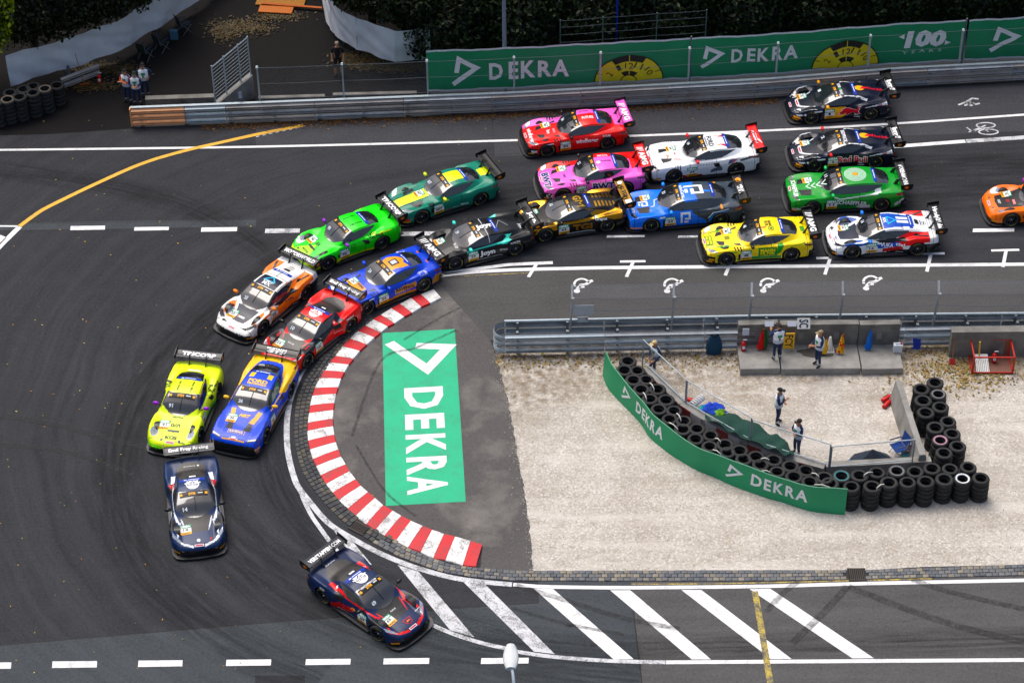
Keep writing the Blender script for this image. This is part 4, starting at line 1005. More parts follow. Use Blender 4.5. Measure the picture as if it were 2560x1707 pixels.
def subdiv2d(v, f, maxlen):
    bm_ = bmesh.new(); vs_ = [bm_.verts.new((a, b, 0)) for a, b in v]
    for q in f:
        try: bm_.faces.new([vs_[i] for i in q])
        except ValueError: pass
    bmesh.ops.triangulate(bm_, faces=bm_.faces[:])
    for _ in range(5):
        ed = [e for e in bm_.edges if e.calc_length() > maxlen]
        if not ed: break
        bmesh.ops.subdivide_edges(bm_, edges=ed, cuts=1)
        bmesh.ops.triangulate(bm_, faces=[q for q in bm_.faces if len(q.verts) > 3])
    bm_.verts.index_update()
    vv = np.array([(q.co.x, q.co.y) for q in bm_.verts]); ff_ = [tuple(q.index for q in fc.verts) for fc in bm_.faces]
    bm_.free(); return vv, ff_

def to_mesh(name, V, faces, cols=None, mat=None, smooth=True):
    faces = np.asarray(faces, dtype=np.int64); uq, inv = np.unique(faces, return_inverse=True)
    me = bpy.data.meshes.new(name); vv = V[uq]; ff_ = inv.reshape(faces.shape)
    n, k = ff_.shape
    me.vertices.add(len(vv)); me.vertices.foreach_set('co', vv.astype(np.float32).ravel())
    me.loops.add(n*k); me.loops.foreach_set('vertex_index', ff_.astype(np.int32).ravel())
    me.polygons.add(n); me.polygons.foreach_set('loop_start', np.arange(0, n*k, k, dtype=np.int32))
    me.update(calc_edges=True)
    if smooth: me.polygons.foreach_set('use_smooth', np.ones(n, bool))
    if cols is not None: set_col(me, cols)
    if mat: me.materials.append(mat)
    return me

YEL = hx('#f0b020')
def build_car(spec):
    mk = spec['model']; m = MODELS[mk]; x, V, uf = GRIDS[mk]; nx, nu = V.shape[:2]
    a = m['wb']/2; xf, xr = m['xf'], m['xr']
    root = thing('race_car', spec['loc'], spec['rz'], spec['label'], 'race car', 'race cars in the hairpin')
    # ---- faces
    I, J = np.meshgrid(np.arange(nx-1), np.arange(nu-1), indexing='ij')
    F = np.stack([I*nu+J, I*nu+J+1, (I+1)*nu+J+1, (I+1)*nu+J], 2).reshape(-1, 4)
    Vf = V.reshape(-1, 3).copy()
    cen = Vf[F].mean(1); d1 = Vf[F[:, 2]]-Vf[F[:, 0]]; d2 = Vf[F[:, 3]]-Vf[F[:, 1]]
    nr = np.cross(d1, d2); nr /= np.maximum(np.linalg.norm(nr, axis=1, keepdims=True), 1e-9)
    if nr[np.argmax(cen[:, 2])][2] < 0: F = F[:, ::-1]; nr = -nr
    bvh = BVHTree.FromPolygons([tuple(p) for p in Vf], [tuple(q) for q in F.tolist()])
    u = ((uf[:-1]+uf[1:])/2)[J.ravel()]; cx, cy, cz = cen.T; ay = np.abs(cy); L = cy > 0
    top = (nr[:, 2] > .30); side = u < 4.0
    # ---- colours
    base = hx(spec['base']); col = np.tile(np.array(base, np.float32), (len(F), 1))
    def zone(op):
        k, pts = op[0], op[1]; opt = op[3] if len(op) > 3 else ''
        if k == 'T':
            s = inpoly(cx, cy, pts) & (nr[:, 2] > .2)
            if 'm' in opt: s |= inpoly(cx, -cy, pts) & (nr[:, 2] > .2)
        elif k == 'S':
            s = inpoly(cx, cz, pts) & (u < 4.6)
            if 'L' in opt: s &= L
            if 'R' in opt: s &= ~L
        elif k == 'G': s = inpoly(cx, cz, pts) & (u >= 3.6)            # greenhouse sides, seen from the side
        elif k == 'U': s = (u > pts[0]) & (u < pts[1]) & (cx > pts[2]) & (cx < pts[3])
        elif k == 'X':
            s = (cx > pts[0]) & (cx < pts[1]) & (cz > pts[2]) & (cz < pts[3])
            if 'L' in opt: s &= L
            if 'R' in opt: s &= ~L
        return s
    for op in spec.get('paint', []): col[zone(op)] = hx(op[2])
    low = (cz < .30) & (cx > xf-.16) | (cz < .185) | ((cz < .50) & (cx < xr+.16))
    col[low] = BLACK
    for op in VENTS.get(mk, []): col[zone(op)] = hx(op[2]) if len(op) > 2 and op[2] else BLACK
    # ---- part classes
    cl = np.zeros(len(F), np.int8)              # 0 body
    cowl, rf, rr, gl = m['cowl'], m['rf'], m['rr'], m['gl']
    ws = (u > 4.80) & (cx < cowl+.10-.34*(cy/.68)**2) & (cx > rf+.02-.10*(cy/.6)**2)
    rw = (u > 5.05) & (cx < rr-.02) & (cx > gl+.06+.10*(cy/.45)**2) if mk in ('coupe_long', 'coupe_tall', 'rear_engine', 'muscle', 'grand_tourer') else np.zeros(len(F), bool)
    zt_ = np.interp(cx, x, V[:, int(np.argmin(abs(uf[:len(uf)//2+1]-5))), 2])
    swr = gl+.42 if mk not in ('wedge', 'mid_curvy', 'teardrop') else rr-.28
    sw = (u > 4.10) & (u < 4.84) & (cx > swr) & (cx < cowl-.22) & (cz > m['belt']+.03+np.maximum(0, (rr+.30 if swr > rr-.5 else rr+.15)-cx)*.30) & (cz < zt_-.03)
    hood = (u > 4.2) & (cx > cowl+.13-.34*(cy/.62)**2) & (cx < xf-.22)
    door = (u < 4.0) & (cx > -.52) & (cx < .62) & (cz > .17)
    fb = (cx > xf-.30) & ~hood; rb = (cx < xr+.22)
    roof = (u > 4.9) & (cx <= rf+.02) & (cx >= rr-.02)
    eng = (u > 4.6) & (cx < rr-.05) & (cx > xr+.32) & (ay < .62) if mk in ('wedge', 'mid_curvy', 'teardrop') else np.zeros(len(F), bool)
    for k, s in ((1, hood), (2, door & L), (3, door & ~L), (4, fb), (5, rb), (6, roof), (11, eng), (7, ws), (8, rw), (9, sw & L), (10, sw & ~L)): cl[s & (cl >= 0)] = k
    for op in LAMPS.get(mk, []):
        s = zone(op); c = 12 if op[2] == 'h' else 14
        cl[s & L] = c; cl[s & ~L] = c+1
    # ---- shut lines between panels
    c2 = cl.reshape(nx-1, nu-1); edge = np.zeros_like(c2, bool)
    vis = np.isin(c2, (0, 1, 2, 3, 4, 5, 6, 11))
    e1 = (c2[1:] != c2[:-1]) & vis[1:] & vis[:-1]; edge[1:] |= e1
    e2 = (c2[:, 1:] != c2[:, :-1]) & vis[:, 1:] & vis[:, :-1]; half = (nu-1)//2
    edge[:, 1:][:, :half] |= e2[:, :half]; edge[:, :-1][:, half:] |= e2[:, half:]
    col[edge.ravel()] *= .22
    # ---- wheel openings
    RA = .380; keep = np.ones(len(F), bool)
    for ax in (a, -a):
        dd = np.hypot(cx-ax, cz-RT); keep &= ~((dd < RA) & (u < 3.6))
        vd = np.hypot(Vf[:, 0]-ax, Vf[:, 2]-RT); uv = np.tile(uf, nx)
        s = (vd < RA) & (uv < 3.4) & (vd > RA-.06)
        k = RA/np.maximum(vd[s], 1e-6)
        Vf[s, 0] = ax+(Vf[s, 0]-ax)*k; Vf[s, 2] = RT+(Vf[s, 2]-RT)*k
    bodym = {'matte': matte, 'gold': chrome}.get(spec.get('finish'), paint)
    names = {0: 'body', 1: 'hood', 2: 'door', 3: 'door', 4: 'front_bumper', 5: 'rear_bumper', 6: 'roof', 7: 'windscreen', 8: 'rear_window', 9: 'side_window', 10: 'side_window', 11: 'engine_cover', 12: 'headlight', 13: 'headlight', 14: 'tail_light', 15: 'tail_light'}
    goldmask = spec.get('goldcol')
    for k, nm in names.items():
        s = (cl == k) & keep
        if not s.any(): continue
        mt = glass if k in (7, 8, 9, 10) else lampm if k in (12, 13) else tailm if k in (14, 15) else bodym
        if k in (12, 13) and mk in ('wedge', 'teardrop', 'muscle', 'coupe_tall'): mt = glass
        if goldmask and k not in (7, 8, 9, 10, 12, 13, 14, 15):
            g = s & (np.abs(col-np.array(hx(goldmask))).sum(1) < .02)
            for sel in (g & L & (cx > 0), g & ~L & (cx > 0), g & L & (cx <= 0), g & ~L & (cx <= 0)):
                if sel.any():
                    gp = add('gold_panel' if k != 11 else 'gold_slats', to_mesh('gold_panel', Vf, F[sel], col[sel], chrome), root)
                    if k == 11: gp['kind'] = 'stuff'
            s = s & ~g
            if not s.any(): continue
        add(nm, to_mesh(nm, Vf, F[s], None if mt in (glass, lampm, tailm) else col[s], mt), root)
    # nose and tail closing faces, dark underbody
    mb = MB(); h = nu//2
    mb.face([tuple(p) for p in V[-1]], BLACK); mb.face([tuple(p) for p in V[0]][::-1], BLACK)
    mb.box((0, 0, .30), (xf-xr-.5, 1.24, .38), BLACK); mb.box((0, 0, .14), (xf-xr-.25, 1.66, .06), BLACK)
    for ax in (a, -a):
        for sg in (1, -1):
            row = [(ax+(RA+.004)*math.cos(t), sg*.62, min(RT+(RA+.004)*math.sin(t), (m['ff'] if ax > 0 else m['fr'])-.045)) for t in np.linspace(-.3, math.pi+.3, 20)]
            mb.grid([row, [(q[0], sg*.93, q[2]) for q in row]], BLACK)
    mb.obj('underbody', paint, root)
    # splitter, skirts, diffuser
    mb = MB()
    prof = [(xf-.55, .99), (xf-.22, .97), (xf-.02, .86), (xf+.07, .62), (xf+.10, .30), (xf+.11, 0)]
    out = prof+[(px_, -py_) for px_, py_ in prof[-2::-1]]
    tp = [(p[0], p[1], .115) for p in out]; bt = [(p[0], p[1], .075) for p in out]
    mb.face(tp[::-1]); mb.face(bt); mb.grid([bt, tp], close=True); mb.obj('splitter', carbon, root)
    for sg in (1, -1):
        mb = MB(); mb.box((0, sg*.945, .115), (m['wb']-.86, .11, .07)); mb.obj('side_skirt', carbon, root)
    mb = MB(); mb.box((xr+.02, 0, .20), (.34, 1.5, .05))
    for yy in (-.6, -.3, 0, .3, .6): mb.box((xr+.0, yy, .26), (.32, .02, .14))
    o = mb.obj('diffuser', carbon, root)
    # ---- wheels
    for ax, st in ((a, spec.get('steer', 0)), (-a, 0)):
        for sg in (1, -1):
            wh = bpy.data.objects.new('wheel', None); COL.objects.link(wh); wh.parent = root
            wh.location = (ax, sg*.835, RT); wh.rotation_euler = (0, random.uniform(0, 6), st+(0 if sg > 0 else math.pi))
            add('tyre', TYRE_ME, wh); add('rim', RIM_ME[spec.get('nut', 'silver')], wh)
    # ---- mirrors
    mc = hx(spec.get('mirror', spec['base'])); mx = cowl-.30
    for sg in (1, -1):
        mb = MB(); c0 = Vector((mx, sg*.98, m['belt']+.10))
        rows = []
        for k in range(7):
            t = k/6*math.pi; r_ = math.sin(t)
            rows.append([c0+Vector((.075*r_**.6*math.cos(q)-.02*k/6, sg*(-.12*math.cos(t)), .068*r_**.6*math.sin(q))) for q in np.linspace(0, 2*math.pi, 10, endpoint=False)])
        mb.grid(rows, mc, close=True)
        mb.tube([(mx+.02, sg*.74, m['belt']-.02), (mx, sg*.90, m['belt']+.07)], .02, 6, BLACK)
        mb.obj('mirror', bodym if bodym is not chrome else paint, root, True)
    # ---- rear wing
    wc = hx(spec.get('wing', '#141619')); wx, wz, hs = xr-.04+spec.get('wdx', 0), spec.get('wz', 1.20), .905
    wing = bpy.data.objects.new('rear_wing', None); COL.objects.link(wing); wing.parent = root; wing.location = (wx, 0, wz)
    tilt = math.radians(9)
    def wsec(t, up_):   # aerofoil point, t 0 front .. 1 rear
        cxx = .20-.40*t; th = .045*(2.6*math.sqrt(max(t, 0))*(1-t))+.002
        camb = -.035*math.sin(math.pi*t)
        zz_ = camb+(th*.55 if up_ else -th*.6)+.40*t*math.tan(tilt)-.03
        return cxx, zz_
    ts = [0, .03, .1, .25, .45, .65, .85, 1]
    sec = [wsec(t, True) for t in ts]+[wsec(t, False) for t in ts[::-1][1:-1]]
    mb = MB(); mb.grid([[(q[0], y_, q[1]) for q in sec] for y_ in np.linspace(-hs, hs, 9)], wc, close=True)
    mb.obj('wing_blade', chrome if spec.get('goldcol') else paint, wing, True)
    for sg in (1, -1):
        mb = MB(); pl = [(.25, .07), (.22, -.16), (-.16, -.19), (-.27, -.08), (-.27, .14), (-.1, .13)]
        A = [(p, sg*(hs+.022), q) for p, q in pl]; B = [(p, sg*hs, q) for p, q in pl]
        mb.face(A if sg < 0 else A[::-1], BLACK); mb.face(B if sg > 0 else B[::-1], BLACK); mb.grid([A, B], BLACK, close=True)
        # round maker's badge on the outer face of the plate
        mb.face([(.0+.085*math.cos(t), sg*(hs+.026), -.045+.06*math.sin(t)) for t in np.linspace(0, 6.0, 12)][::-1 if sg > 0 else 1], hx('#e0801a'))
        mb.obj('end_plate', paint, wing)
    for sg in (1, -1):
        mb = MB(); zb_ = np.interp(xr+.30, x, V[:, h, 2])
        if mk == 'coupe_tall' or mk == 'wedge':
            pts = [(xr+.34, sg*.40, zb_-.06), (xr+.24, sg*.40, zb_+.20), (wx+.10, sg*.40, wz+.07), (wx-.02, sg*.40, wz+.02)]
            wds_ = [.20, .14, .12, .08]
        else:
            pts = [(xr+.30, sg*.33, zb_-.06), (xr+.20, sg*.33, zb_+.16), (wx+.17, sg*.33, wz+.08), (wx+.02, sg*.33, wz+.02)]; wds_ = [.16, .07, .06, .07]
        rowsL = []
        for p, q in zip(pts, wds_): rowsL.append([(p[0]-q/2, p[1]-.012, p[2]), (p[0]+q/2, p[1]-.012, p[2]), (p[0]+q/2, p[1]+.012, p[2]), (p[0]-q/2, p[1]+.012, p[2])])
        mb.grid(rowsL, None, close=True); mb.obj('wing_mount', carbon, root)
    # ---- decals
    def project(vf, org, ex, ey, mode, cols, mbt, lift=.006, sub=.09):
        """lay 2D print on the body; org lower-left, ex/ey edge vectors in car space"""
        v, f = vf; le, lh = ex.length, ey.length
        v2, f2 = subdiv2d(v*np.array([le, lh]), f, sub)
        n = len(mbt.v); okv = []
        for p, q in v2:
            w_ = org+ex*(p/le)+ey*(q/lh)
            if mode == 'top': hit, nn, *_ = bvh.ray_cast(Vector((w_.x, w_.y, 3)), Vector((0, 0, -1)))
            else:
                sg = 1 if mode == 'L' else -1
                hit, nn, *_ = bvh.ray_cast(Vector((w_.x, sg*3, w_.z)), Vector((0, -sg, 0)))
            if hit is None: mbt.v.append(tuple(w_)); okv.append(False)
            else:
                dz = Vector((0, 0, lift)) if mode == 'top' else Vector((0, (1 if mode == 'L' else -1)*lift, 0))
                if nn.dot(dz) < 0: nn = -nn
                mbt.v.append(tuple(hit+nn*lift)); okv.append(True)
        for q in f2:
            if all(okv[i] for i in q): mbt.f.append(tuple(n+i for i in q)); mbt.c.append(cols)
    def frame(mode, cx_, c2, w_, h_, rd):
        if mode == 'top':
            ex, ey = {'F': (Vector((0, 1, 0)), Vector((-1, 0, 0))), 'L': (Vector((-1, 0, 0)), Vector((0, -1, 0))), 'R': (Vector((1, 0, 0)), Vector((0, 1, 0)))}[rd]
            c = Vector((cx_, c2, 0))
        else:
            ex = Vector((-1 if mode == 'L' else 1, 0, 0)); ey = Vector((0, 0, 1)); c = Vector((cx_, 0, c2))
        ex = ex*w_; ey = ey*h_
        return c-ex/2-ey/2, ex, ey
    dm = MB()
    def put(what, mode, cx_, c2, w_, h_, colr, rd='F', rot=0, lift=.007, tgt=None, bold=.03, shear=0):
        vf = text2d(what, bold, shear) if isinstance(what, str) else what
        if len(vf[0]) == 0: return
        for md in (('L', 'R') if mode == 'B' else (mode,)):
            og, ex, ey = frame(md, cx_, c2, w_, h_, rd)
            if rot:
                ax_ = Vector((0, 0, 1)) if md == 'top' else Vector((0, 1 if md == 'R' else -1, 0))
                cc = og+ex/2+ey/2; M_ = Matrix.Rotation(rot if md == 'top' else (rot if md == 'L' else rot), 3, ax_)
                if md == 'L': M_ = Matrix.Rotation(-rot, 3, Vector((0, -1, 0))) if False else Matrix.Rotation(rot, 3, Vector((0, 1, 0)))
                if md == 'R': M_ = Matrix.Rotation(-rot, 3, Vector((0, 1, 0)))
                ex, ey = M_ @ ex, M_ @ ey; og = cc-ex/2-ey/2
            one = MB() if tgt is None else tgt
            project(vf, og, ex, ey, md, hx(colr), one, lift)
            if tgt is None and one.f: one.obj('lettering' if isinstance(what, str) else 'sticker', decal, root)
    # start-number plates
    num = spec['num']
    def plate(mode, cx_, c2, w_, h_, rd='F', rot=0):
        pm = MB()
        put(RECT2D, mode, cx_, c2, w_, h_, '#f2f2ee', rd, rot, .006, pm)
        ex, ey = {'F': (Vector((0, 1)), Vector((-1, 0))), 'L': (Vector((-1, 0)), Vector((0, 1)))}['F' if mode == 'top' else 'L']
        if mode == 'R': ex = Vector((1, 0))
        def at(s): return cx_+ey.x*s*h_, c2+ey.y*s*h_
        q = at(.335); put(RECT2D, mode, q[0], q[1], w_, h_*.33, '#0b8f6a', rd, rot, .009, pm); put('DEKRA', mode, q[0], q[1], w_*.86, h_*.2, '#ffffff', rd, rot, .012, pm, .05)
        q = at(.0); put(num, mode, q[0], q[1], w_*(.2 if len(num) == 1 else .44 if len(num) == 2 else .66), h_*.26, '#0c0c0c', rd, rot, .011, pm, .03)
        q = at(-.36); put(RECT2D, mode, q[0], q[1], w_, h_*.28, '#f0b32a', rd, rot, .009, pm); put('ADAC', mode, q[0], q[1], w_*.7, h_*.16, '#1c1a10', rd, rot, .012, pm, .04)
        pm.obj('number_panel', decal, root)
    sx = a-.80+spec.get('plx', 0)
    plate('L', sx, .45, .46, .42); plate('R', sx, .45, .46, .42)
    hp = spec.get('hoodplate', (cowl+.55, -.42)); plate('top', hp[0], hp[1], .40, .42)
    # windscreen strip, roof-end strip
    sm = MB()
    xs = rf+.10
    put(RECT2D, 'top', xs+.02, 0, 1.02, .22, '#0b0b0d', tgt=sm, lift=.006)
    for yy in (-.45, .45): put(RECT2D, 'top', xs+.02, yy, .09, .09, '#f0b020', tgt=sm, lift=.010)
    put('DTM', 'top', xs+.02, -.06, .24, .10, '#f0b020', tgt=sm, lift=.010, bold=.05); put(RECT2D, 'top', xs+.01, .24, .17, .04, '#d8d8d8', tgt=sm, lift=.010)
    sm.obj('sun_strip', decal, root)
    sm = MB(); bx = spec.get('bluex', rr-.06)
    put(RECT2D, 'top', bx, 0, .92, .15, '#123a9a', tgt=sm, lift=.008); put(RECT2D, 'top', bx, .05, .42, .035, '#dfe6f5', tgt=sm, lift=.011); put(RECT2D, 'top', bx, -.25, .10, .05, '#dfe6f5', tgt=sm, lift=.011)
    sm.obj('roof_strip', decal, root)
    if num not in ('92',): put(num, 'top', cowl-.22, -.36, .17 if len(num) < 3 else .24, .13, '#d5dde5', bold=.03)
    wp = MB(); put(RECT2D, 'top', (cowl+rf)/2+.03, .02, .025, .55, '#08090b', tgt=wp, lift=.012); wp.obj('wiper', decal, root)
    # fluo stickers on the nose
    put(RECT2D, 'top', xf-.16, 0, .34, .09, '#e8d6de'); put(RECT2D, 'top', xf-.16, 0, .26, .04, '#c03048', lift=.01)
    put(RECT2D, 'B', xf-.24, .25, .22, .08, '#eda224')
    put(RECT2D, 'B', -.05, .135, 1.25, .022, '#cfd3d8')
    for d in spec.get('decals', []): put(*d[0], **d[1])
    # wing lettering
    for (txt, y0, w_, h_, dx, colr, bd, shr) in spec.get('wingtext', []):
        wm = MB()
        v, f = txt if not isinstance(txt, str) else text2d(txt, bd, shr)
        n = len(wm.v)
        for p, q in v:
            t = .5-(dx+(.5-q)*-h_)/.40; t = min(max(.5+(dx+(q-.5)*h_)/.40, 0.02), .98)
            X_, Z_ = wsec(t, True); wm.v.append((X_, y0+(p-.5)*w_, Z_+.008))
        for q in f: wm.f.append(tuple(n+i for i in q)); wm.c.append(hx(colr))
        wm.obj('lettering', decal, wing)
    return root
def oval(cx_, cy_, rx, ry, n=16): return [(cx_+rx*math.cos(t), cy_+ry*math.sin(t)) for t in np.linspace(0, 2*math.pi, n, endpoint=False)]
VENTS = {
 'coupe_long': [('T', [(1.66, .14), (1.56, .42), (1.36, .46), (1.32, .24)], None, 'm'), ('T', [(.98, .44), (.90, .56), (.70, .64), (.72, .50)], None, 'm'), ('X', [1.80, 9, 0, .50], None), ('X', [2.10, 9, 0, .56], None),
                ('T', [(1.03, .70), (1.00, .92), (.94, .92), (.97, .70)], '#241c1e', 'm'), ('T', [(.91, .70), (.88, .92), (.82, .92), (.85, .70)], '#241c1e', 'm'), ('T', [(.79, .72), (.76, .92), (.70, .92), (.73, .72)], '#241c1e', 'm'),
                ('S', [(.86, 0.56), (.42, 0.493), (.46, 0.34), (.84, 0.26)], '#150d10')],
 'coupe_tall': [('T', [(1.98, .20), (1.90, .55), (1.48, .62), (1.42, .22)], None, 'm'), ('T', [(2.5, -.24), (2.5, .24), (2.40, .26), (2.40, -.26)], None), ('X', [2.36, 9, .1, .58], None), ('S', [(.98, 0.577), (.84, 0.56), (.80, 0.16), (.98, 0.16)], None)],
 'rear_engine': [('T', [(1.52, -.22), (1.54, 0), (1.52, .22), (1.43, .24), (1.43, -.24)], None), ('S', [(-.40, 0.728), (-.66, 0.728), (-.74, 0.577), (-.56, 0.526)], None), ('S', [(.78, 0.56), (.66, 0.526), (.68, 0.392), (.80, 0.426)], None), ('T', oval(1.92, .34, .05, .05), None, 'm')],
 'wedge': [('S', [(-.30, 0.56), (-.72, 0.728), (-.88, 0.375), (-.45, 0.22)], None), ('T', [(1.15, -.36), (1.15, .36), (.95, .40), (.95, -.40)], None), ('X', [2.0, 9, 0, .36], None)],
 'mid_curvy': [('T', [(1.50, -.36), (1.54, 0), (1.50, .36), (1.28, .40), (1.28, -.40)], None), ('T', [(1.28, -.40), (1.28, .40), (.86, .54), (.80, 0), (.86, -.54)], '#2b2a2a'), ('T', [(1.04, -.16), (1.04, .16), (.97, .16), (.97, -.16)], None),
               ('T', [(1.50, .76), (1.40, 1.0), (.86, 1.0), (.95, .74)], '#17191d', 'm'), ('T', [(-.72, -.45), (-.72, .45), (-1.25, .56), (-1.62, .50), (-1.80, .25), (-1.80, -.25), (-1.62, -.50), (-1.25, -.56)], '#33312f'),
               ('T', [(-.74, -.2), (-.74, .2), (-.92, .22), (-.92, -.22)], None), ('S', [(-.40, 0.778), (-.80, 0.812), (-.80, 0.61), (-.50, 0.577)], None), ('X', [2.02, 9, 0, .38], None), ('X', [-9, -1.95, 0, .60], None)]
               + [('T', [(-1.0-.09*k, .36), (-1.0-.09*k, .52), (-1.04-.09*k, .52), (-1.04-.09*k, .36)], '#0b0b0b', 'm') for k in range(4)],
 'teardrop': [('T', [(1.76, -.30), (1.80, 0), (1.76, .30), (1.30, .42), (1.30, -.42)], '#0f1830'), ('T', [(1.30, -.42), (1.30, .42), (1.02, .50), (1.02, -.50)], '#121a30'), ('T', [(-1.32, -.15), (-1.32, .15), (-1.50, .14), (-1.50, -.14)], None),
              ('S', [(.42, 0.762), (-.80, 0.812), (-.95, 0.728), (.10, 0.61)], '#14161a'), ('X', [2.02, 9, 0, .36], None), ('X', [-9, -1.30, 0, .62], '#15171a'), ('T', [(-1.15, .66), (-1.75, .86), (-1.82, .78), (-1.30, .60)], '#1a1210', 'm')]
              + [('T', [(-1.56-.07*k, -.16+.02*k), (-1.56-.07*k, .16-.02*k), (-1.59-.07*k, .16-.02*k), (-1.59-.07*k, -.16+.02*k)], '#101010') for k in range(4)],
 'muscle': [('T', [(1.78, .20), (1.74, .50), (1.40, .46), (1.30, .30)], None, 'm'), ('X', [2.30, 9, .1, .56], None), ('S', [(-.35, .74), (-.62, .76), (-.66, .60), (-.45, .56)], None), ('T', [(1.3, .86), (1.3, 1.0), (1.26, 1.0), (1.26, .86)], None, 'm'), ('T', [(1.2, .86), (1.2, 1.0), (1.16, 1.0), (1.16, .86)], None, 'm'), ('T', [(1.1, .86), (1.1, 1.0), (1.06, 1.0), (1.06, .86)], None, 'm')],
 'grand_tourer': [('T', [(1.62, .32), (1.54, .56), (1.10, .62), (1.08, .40)], '#14181a', 'm'), ('X', [2.1, 9, 0, .42], None), ('S', [(.95, 0.644), (.72, 0.61), (.70, 0.392), (.92, 0.358)], '#101412'), ('T', [(1.0, .74), (1.0, .94), (.72, .94), (.72, .76)], '#0c2a28', 'm')],
}
LAMPS = {
 'coupe_long': [('T', [(2.10, .48), (1.98, .80), (1.72, .92), (1.80, .66)], 'h', 'm'), ('S', [(-2.22, 0.762), (-1.86, 0.829), (-1.88, 0.745), (-2.22, 0.678)], 't')],
 'coupe_tall': [('T', [(2.30, .50), (2.16, .82), (2.00, .90), (2.10, .54)], 'h', 'm'), ('S', [(-2.40, 0.871), (-2.02, 0.879), (-2.08, 0.762), (-2.40, 0.745)], 't')],
 'rear_engine': [('T', oval(1.60, .70, .21, .145), 'h', 'm'), ('X', [-2.26, -2.12, .76, .86], 't')],
 'wedge': [('T', [(2.05, .46), (1.72, .84), (1.62, .80), (1.86, .50)], 'h', 'm'), ('S', [(-2.2, 0.728), (-1.98, 0.745), (-1.98, 0.661), (-2.2, 0.644)], 't')],
 'mid_curvy': [('T', [(2.02, .58), (1.74, .90), (1.56, .90), (1.82, .64)], 'h', 'm'), ('S', [(-2.2, 0.762), (-2.02, 0.778), (-2.02, 0.678), (-2.2, 0.678)], 't')],
 'teardrop': [('T', [(2.10, .50), (1.76, .92), (1.58, .90), (1.86, .52)], 'h', 'm')],
 'muscle': [('T', [(2.26, .56), (2.10, .90), (2.00, .92), (2.14, .56)], 'h', 'm'), ('S', [(-2.38, 0.879), (-1.92, 0.913), (-1.96, 0.829), (-2.38, 0.778)], 't')],
 'grand_tourer': [('T', [(2.08, .50), (1.90, .82), (1.68, .88), (1.84, .58)], 'h', 'm'), ('S', [(-2.24, 0.795), (-1.94, 0.812), (-1.98, 0.745), (-2.24, 0.728)], 't')],
}
def D(what, mode, cx_, c2, w_, h_, c, **k): return ((what, mode, cx_, c2, w_, h_, c), k)
def badge(x, y, s, ink, fg='#f2f2f2', rd='F'):
    gear = []
    return [D(ellipse2d(30), 'top', x, y, s, s, fg)]+[D(RECT2D, 'top', x+s*.56*math.cos(t), y+s*.56*math.sin(t), s*.13, s*.13, fg, rot=t) for t in np.linspace(math.pi*.6, math.pi*1.4, 6)] + \
        [D('Emil Frey', 'top', x+.02, y, s*.86, s*.20, ink, lift=.010, rd=rd), D(stroke2d([(0, 0), (.5, 1), (1, 0)], .22), 'top', x-s*.24, y, s*.34, s*.22, ink, lift=.010), D(RECT2D, 'top', x+s*.16, y, s*.80, s*.035, ink, lift=.010), D(RECT2D, 'top', x-s*.13, y, s*.80, s*.035, ink, lift=.010)]
PLOGO = (lambda a, b: (np.concatenate([a[0], b[0]]), list(a[1])+[tuple(i+len(a[0]) for i in q) for q in b[1]]))(stroke2d([(.10, 0), (.10, .90), (.90, .90), (.90, .40), (.42, .40)], .19), (np.array([(.38, 0), (.80, 0), (.80, .17), (.38, .17)]), [(0, 1, 2, 3)]))
BULL = (np.array([(0, .10), (.05, .30), (.02, .42), (.10, .50), (.18, .72), (.30, .86), (.48, .84), (.62, .70), (.78, .66), (.86, .74), (.82, .92), (.92, 1.0), (.99, .92), (.94, .90), (.88, .90), (.93, .72), (.88, .60), (.88, .40), (.95, .22), (.82, .20), (.74, .34), (.58, .36), (.50, .22), (.40, .04), (.30, .10), (.34, .28), (.24, .26), (.14, .10), (.10, .20)]), [tuple(range(29))])
AMG = lambda c='#f4f4f4': [('///', -.50, .34, .26, 0, c, .03, .0), ('AMG', .16, .92, .26, 0, c, .045, 0)]
EFR = [('Emil Frey', -.33, .84, .20, 0, '#f2f2f2', .045, 0), ('Racing', .43, .56, .20, 0, '#f2f2f2', .015, 0)]
HALF = lambda y: [(2.4, y-.36), (1.6, y-.34), (.6, y-.20), (.0, y-.02), (-2.4, y), (-2.4, -1.2), (2.4, -1.2)]
def rb_paint():
    return [('T', [(1.84, .26), (1.72, .34), (1.12, .58), (1.10, .54), (1.64, .29), (1.72, .20), (1.72, -.20), (1.64, -.29), (1.10, -.54), (1.12, -.58), (1.72, -.34), (1.84, -.26)], '#dfe2e6'), ('T', [(2.0, .62), (1.6, .88), (1.1, .93), (1.1, .91), (1.6, .84), (1.98, .60)], '#dfe2e6', 'm'),
            ('S', [(2.0, .46), (1.76, .54), (1.70, .50), (1.95, .40)], '#dfe2e6'), ('S', [(-1.0, .68), (-1.35, .78), (-2.0, .85), (-2.05, .74), (-1.5, .74)], '#dfe2e6'), ('T', [(-.15, .56), (-.80, .60), (-1.15, .70), (-1.20, .62), (-.8, .52), (-.15, .52)], '#dfe2e6', 'm'), ('S', [(-2.05, .52), (-2.14, .52), (-2.14, .25), (-2.05, .25)], '#dfe2e6')]
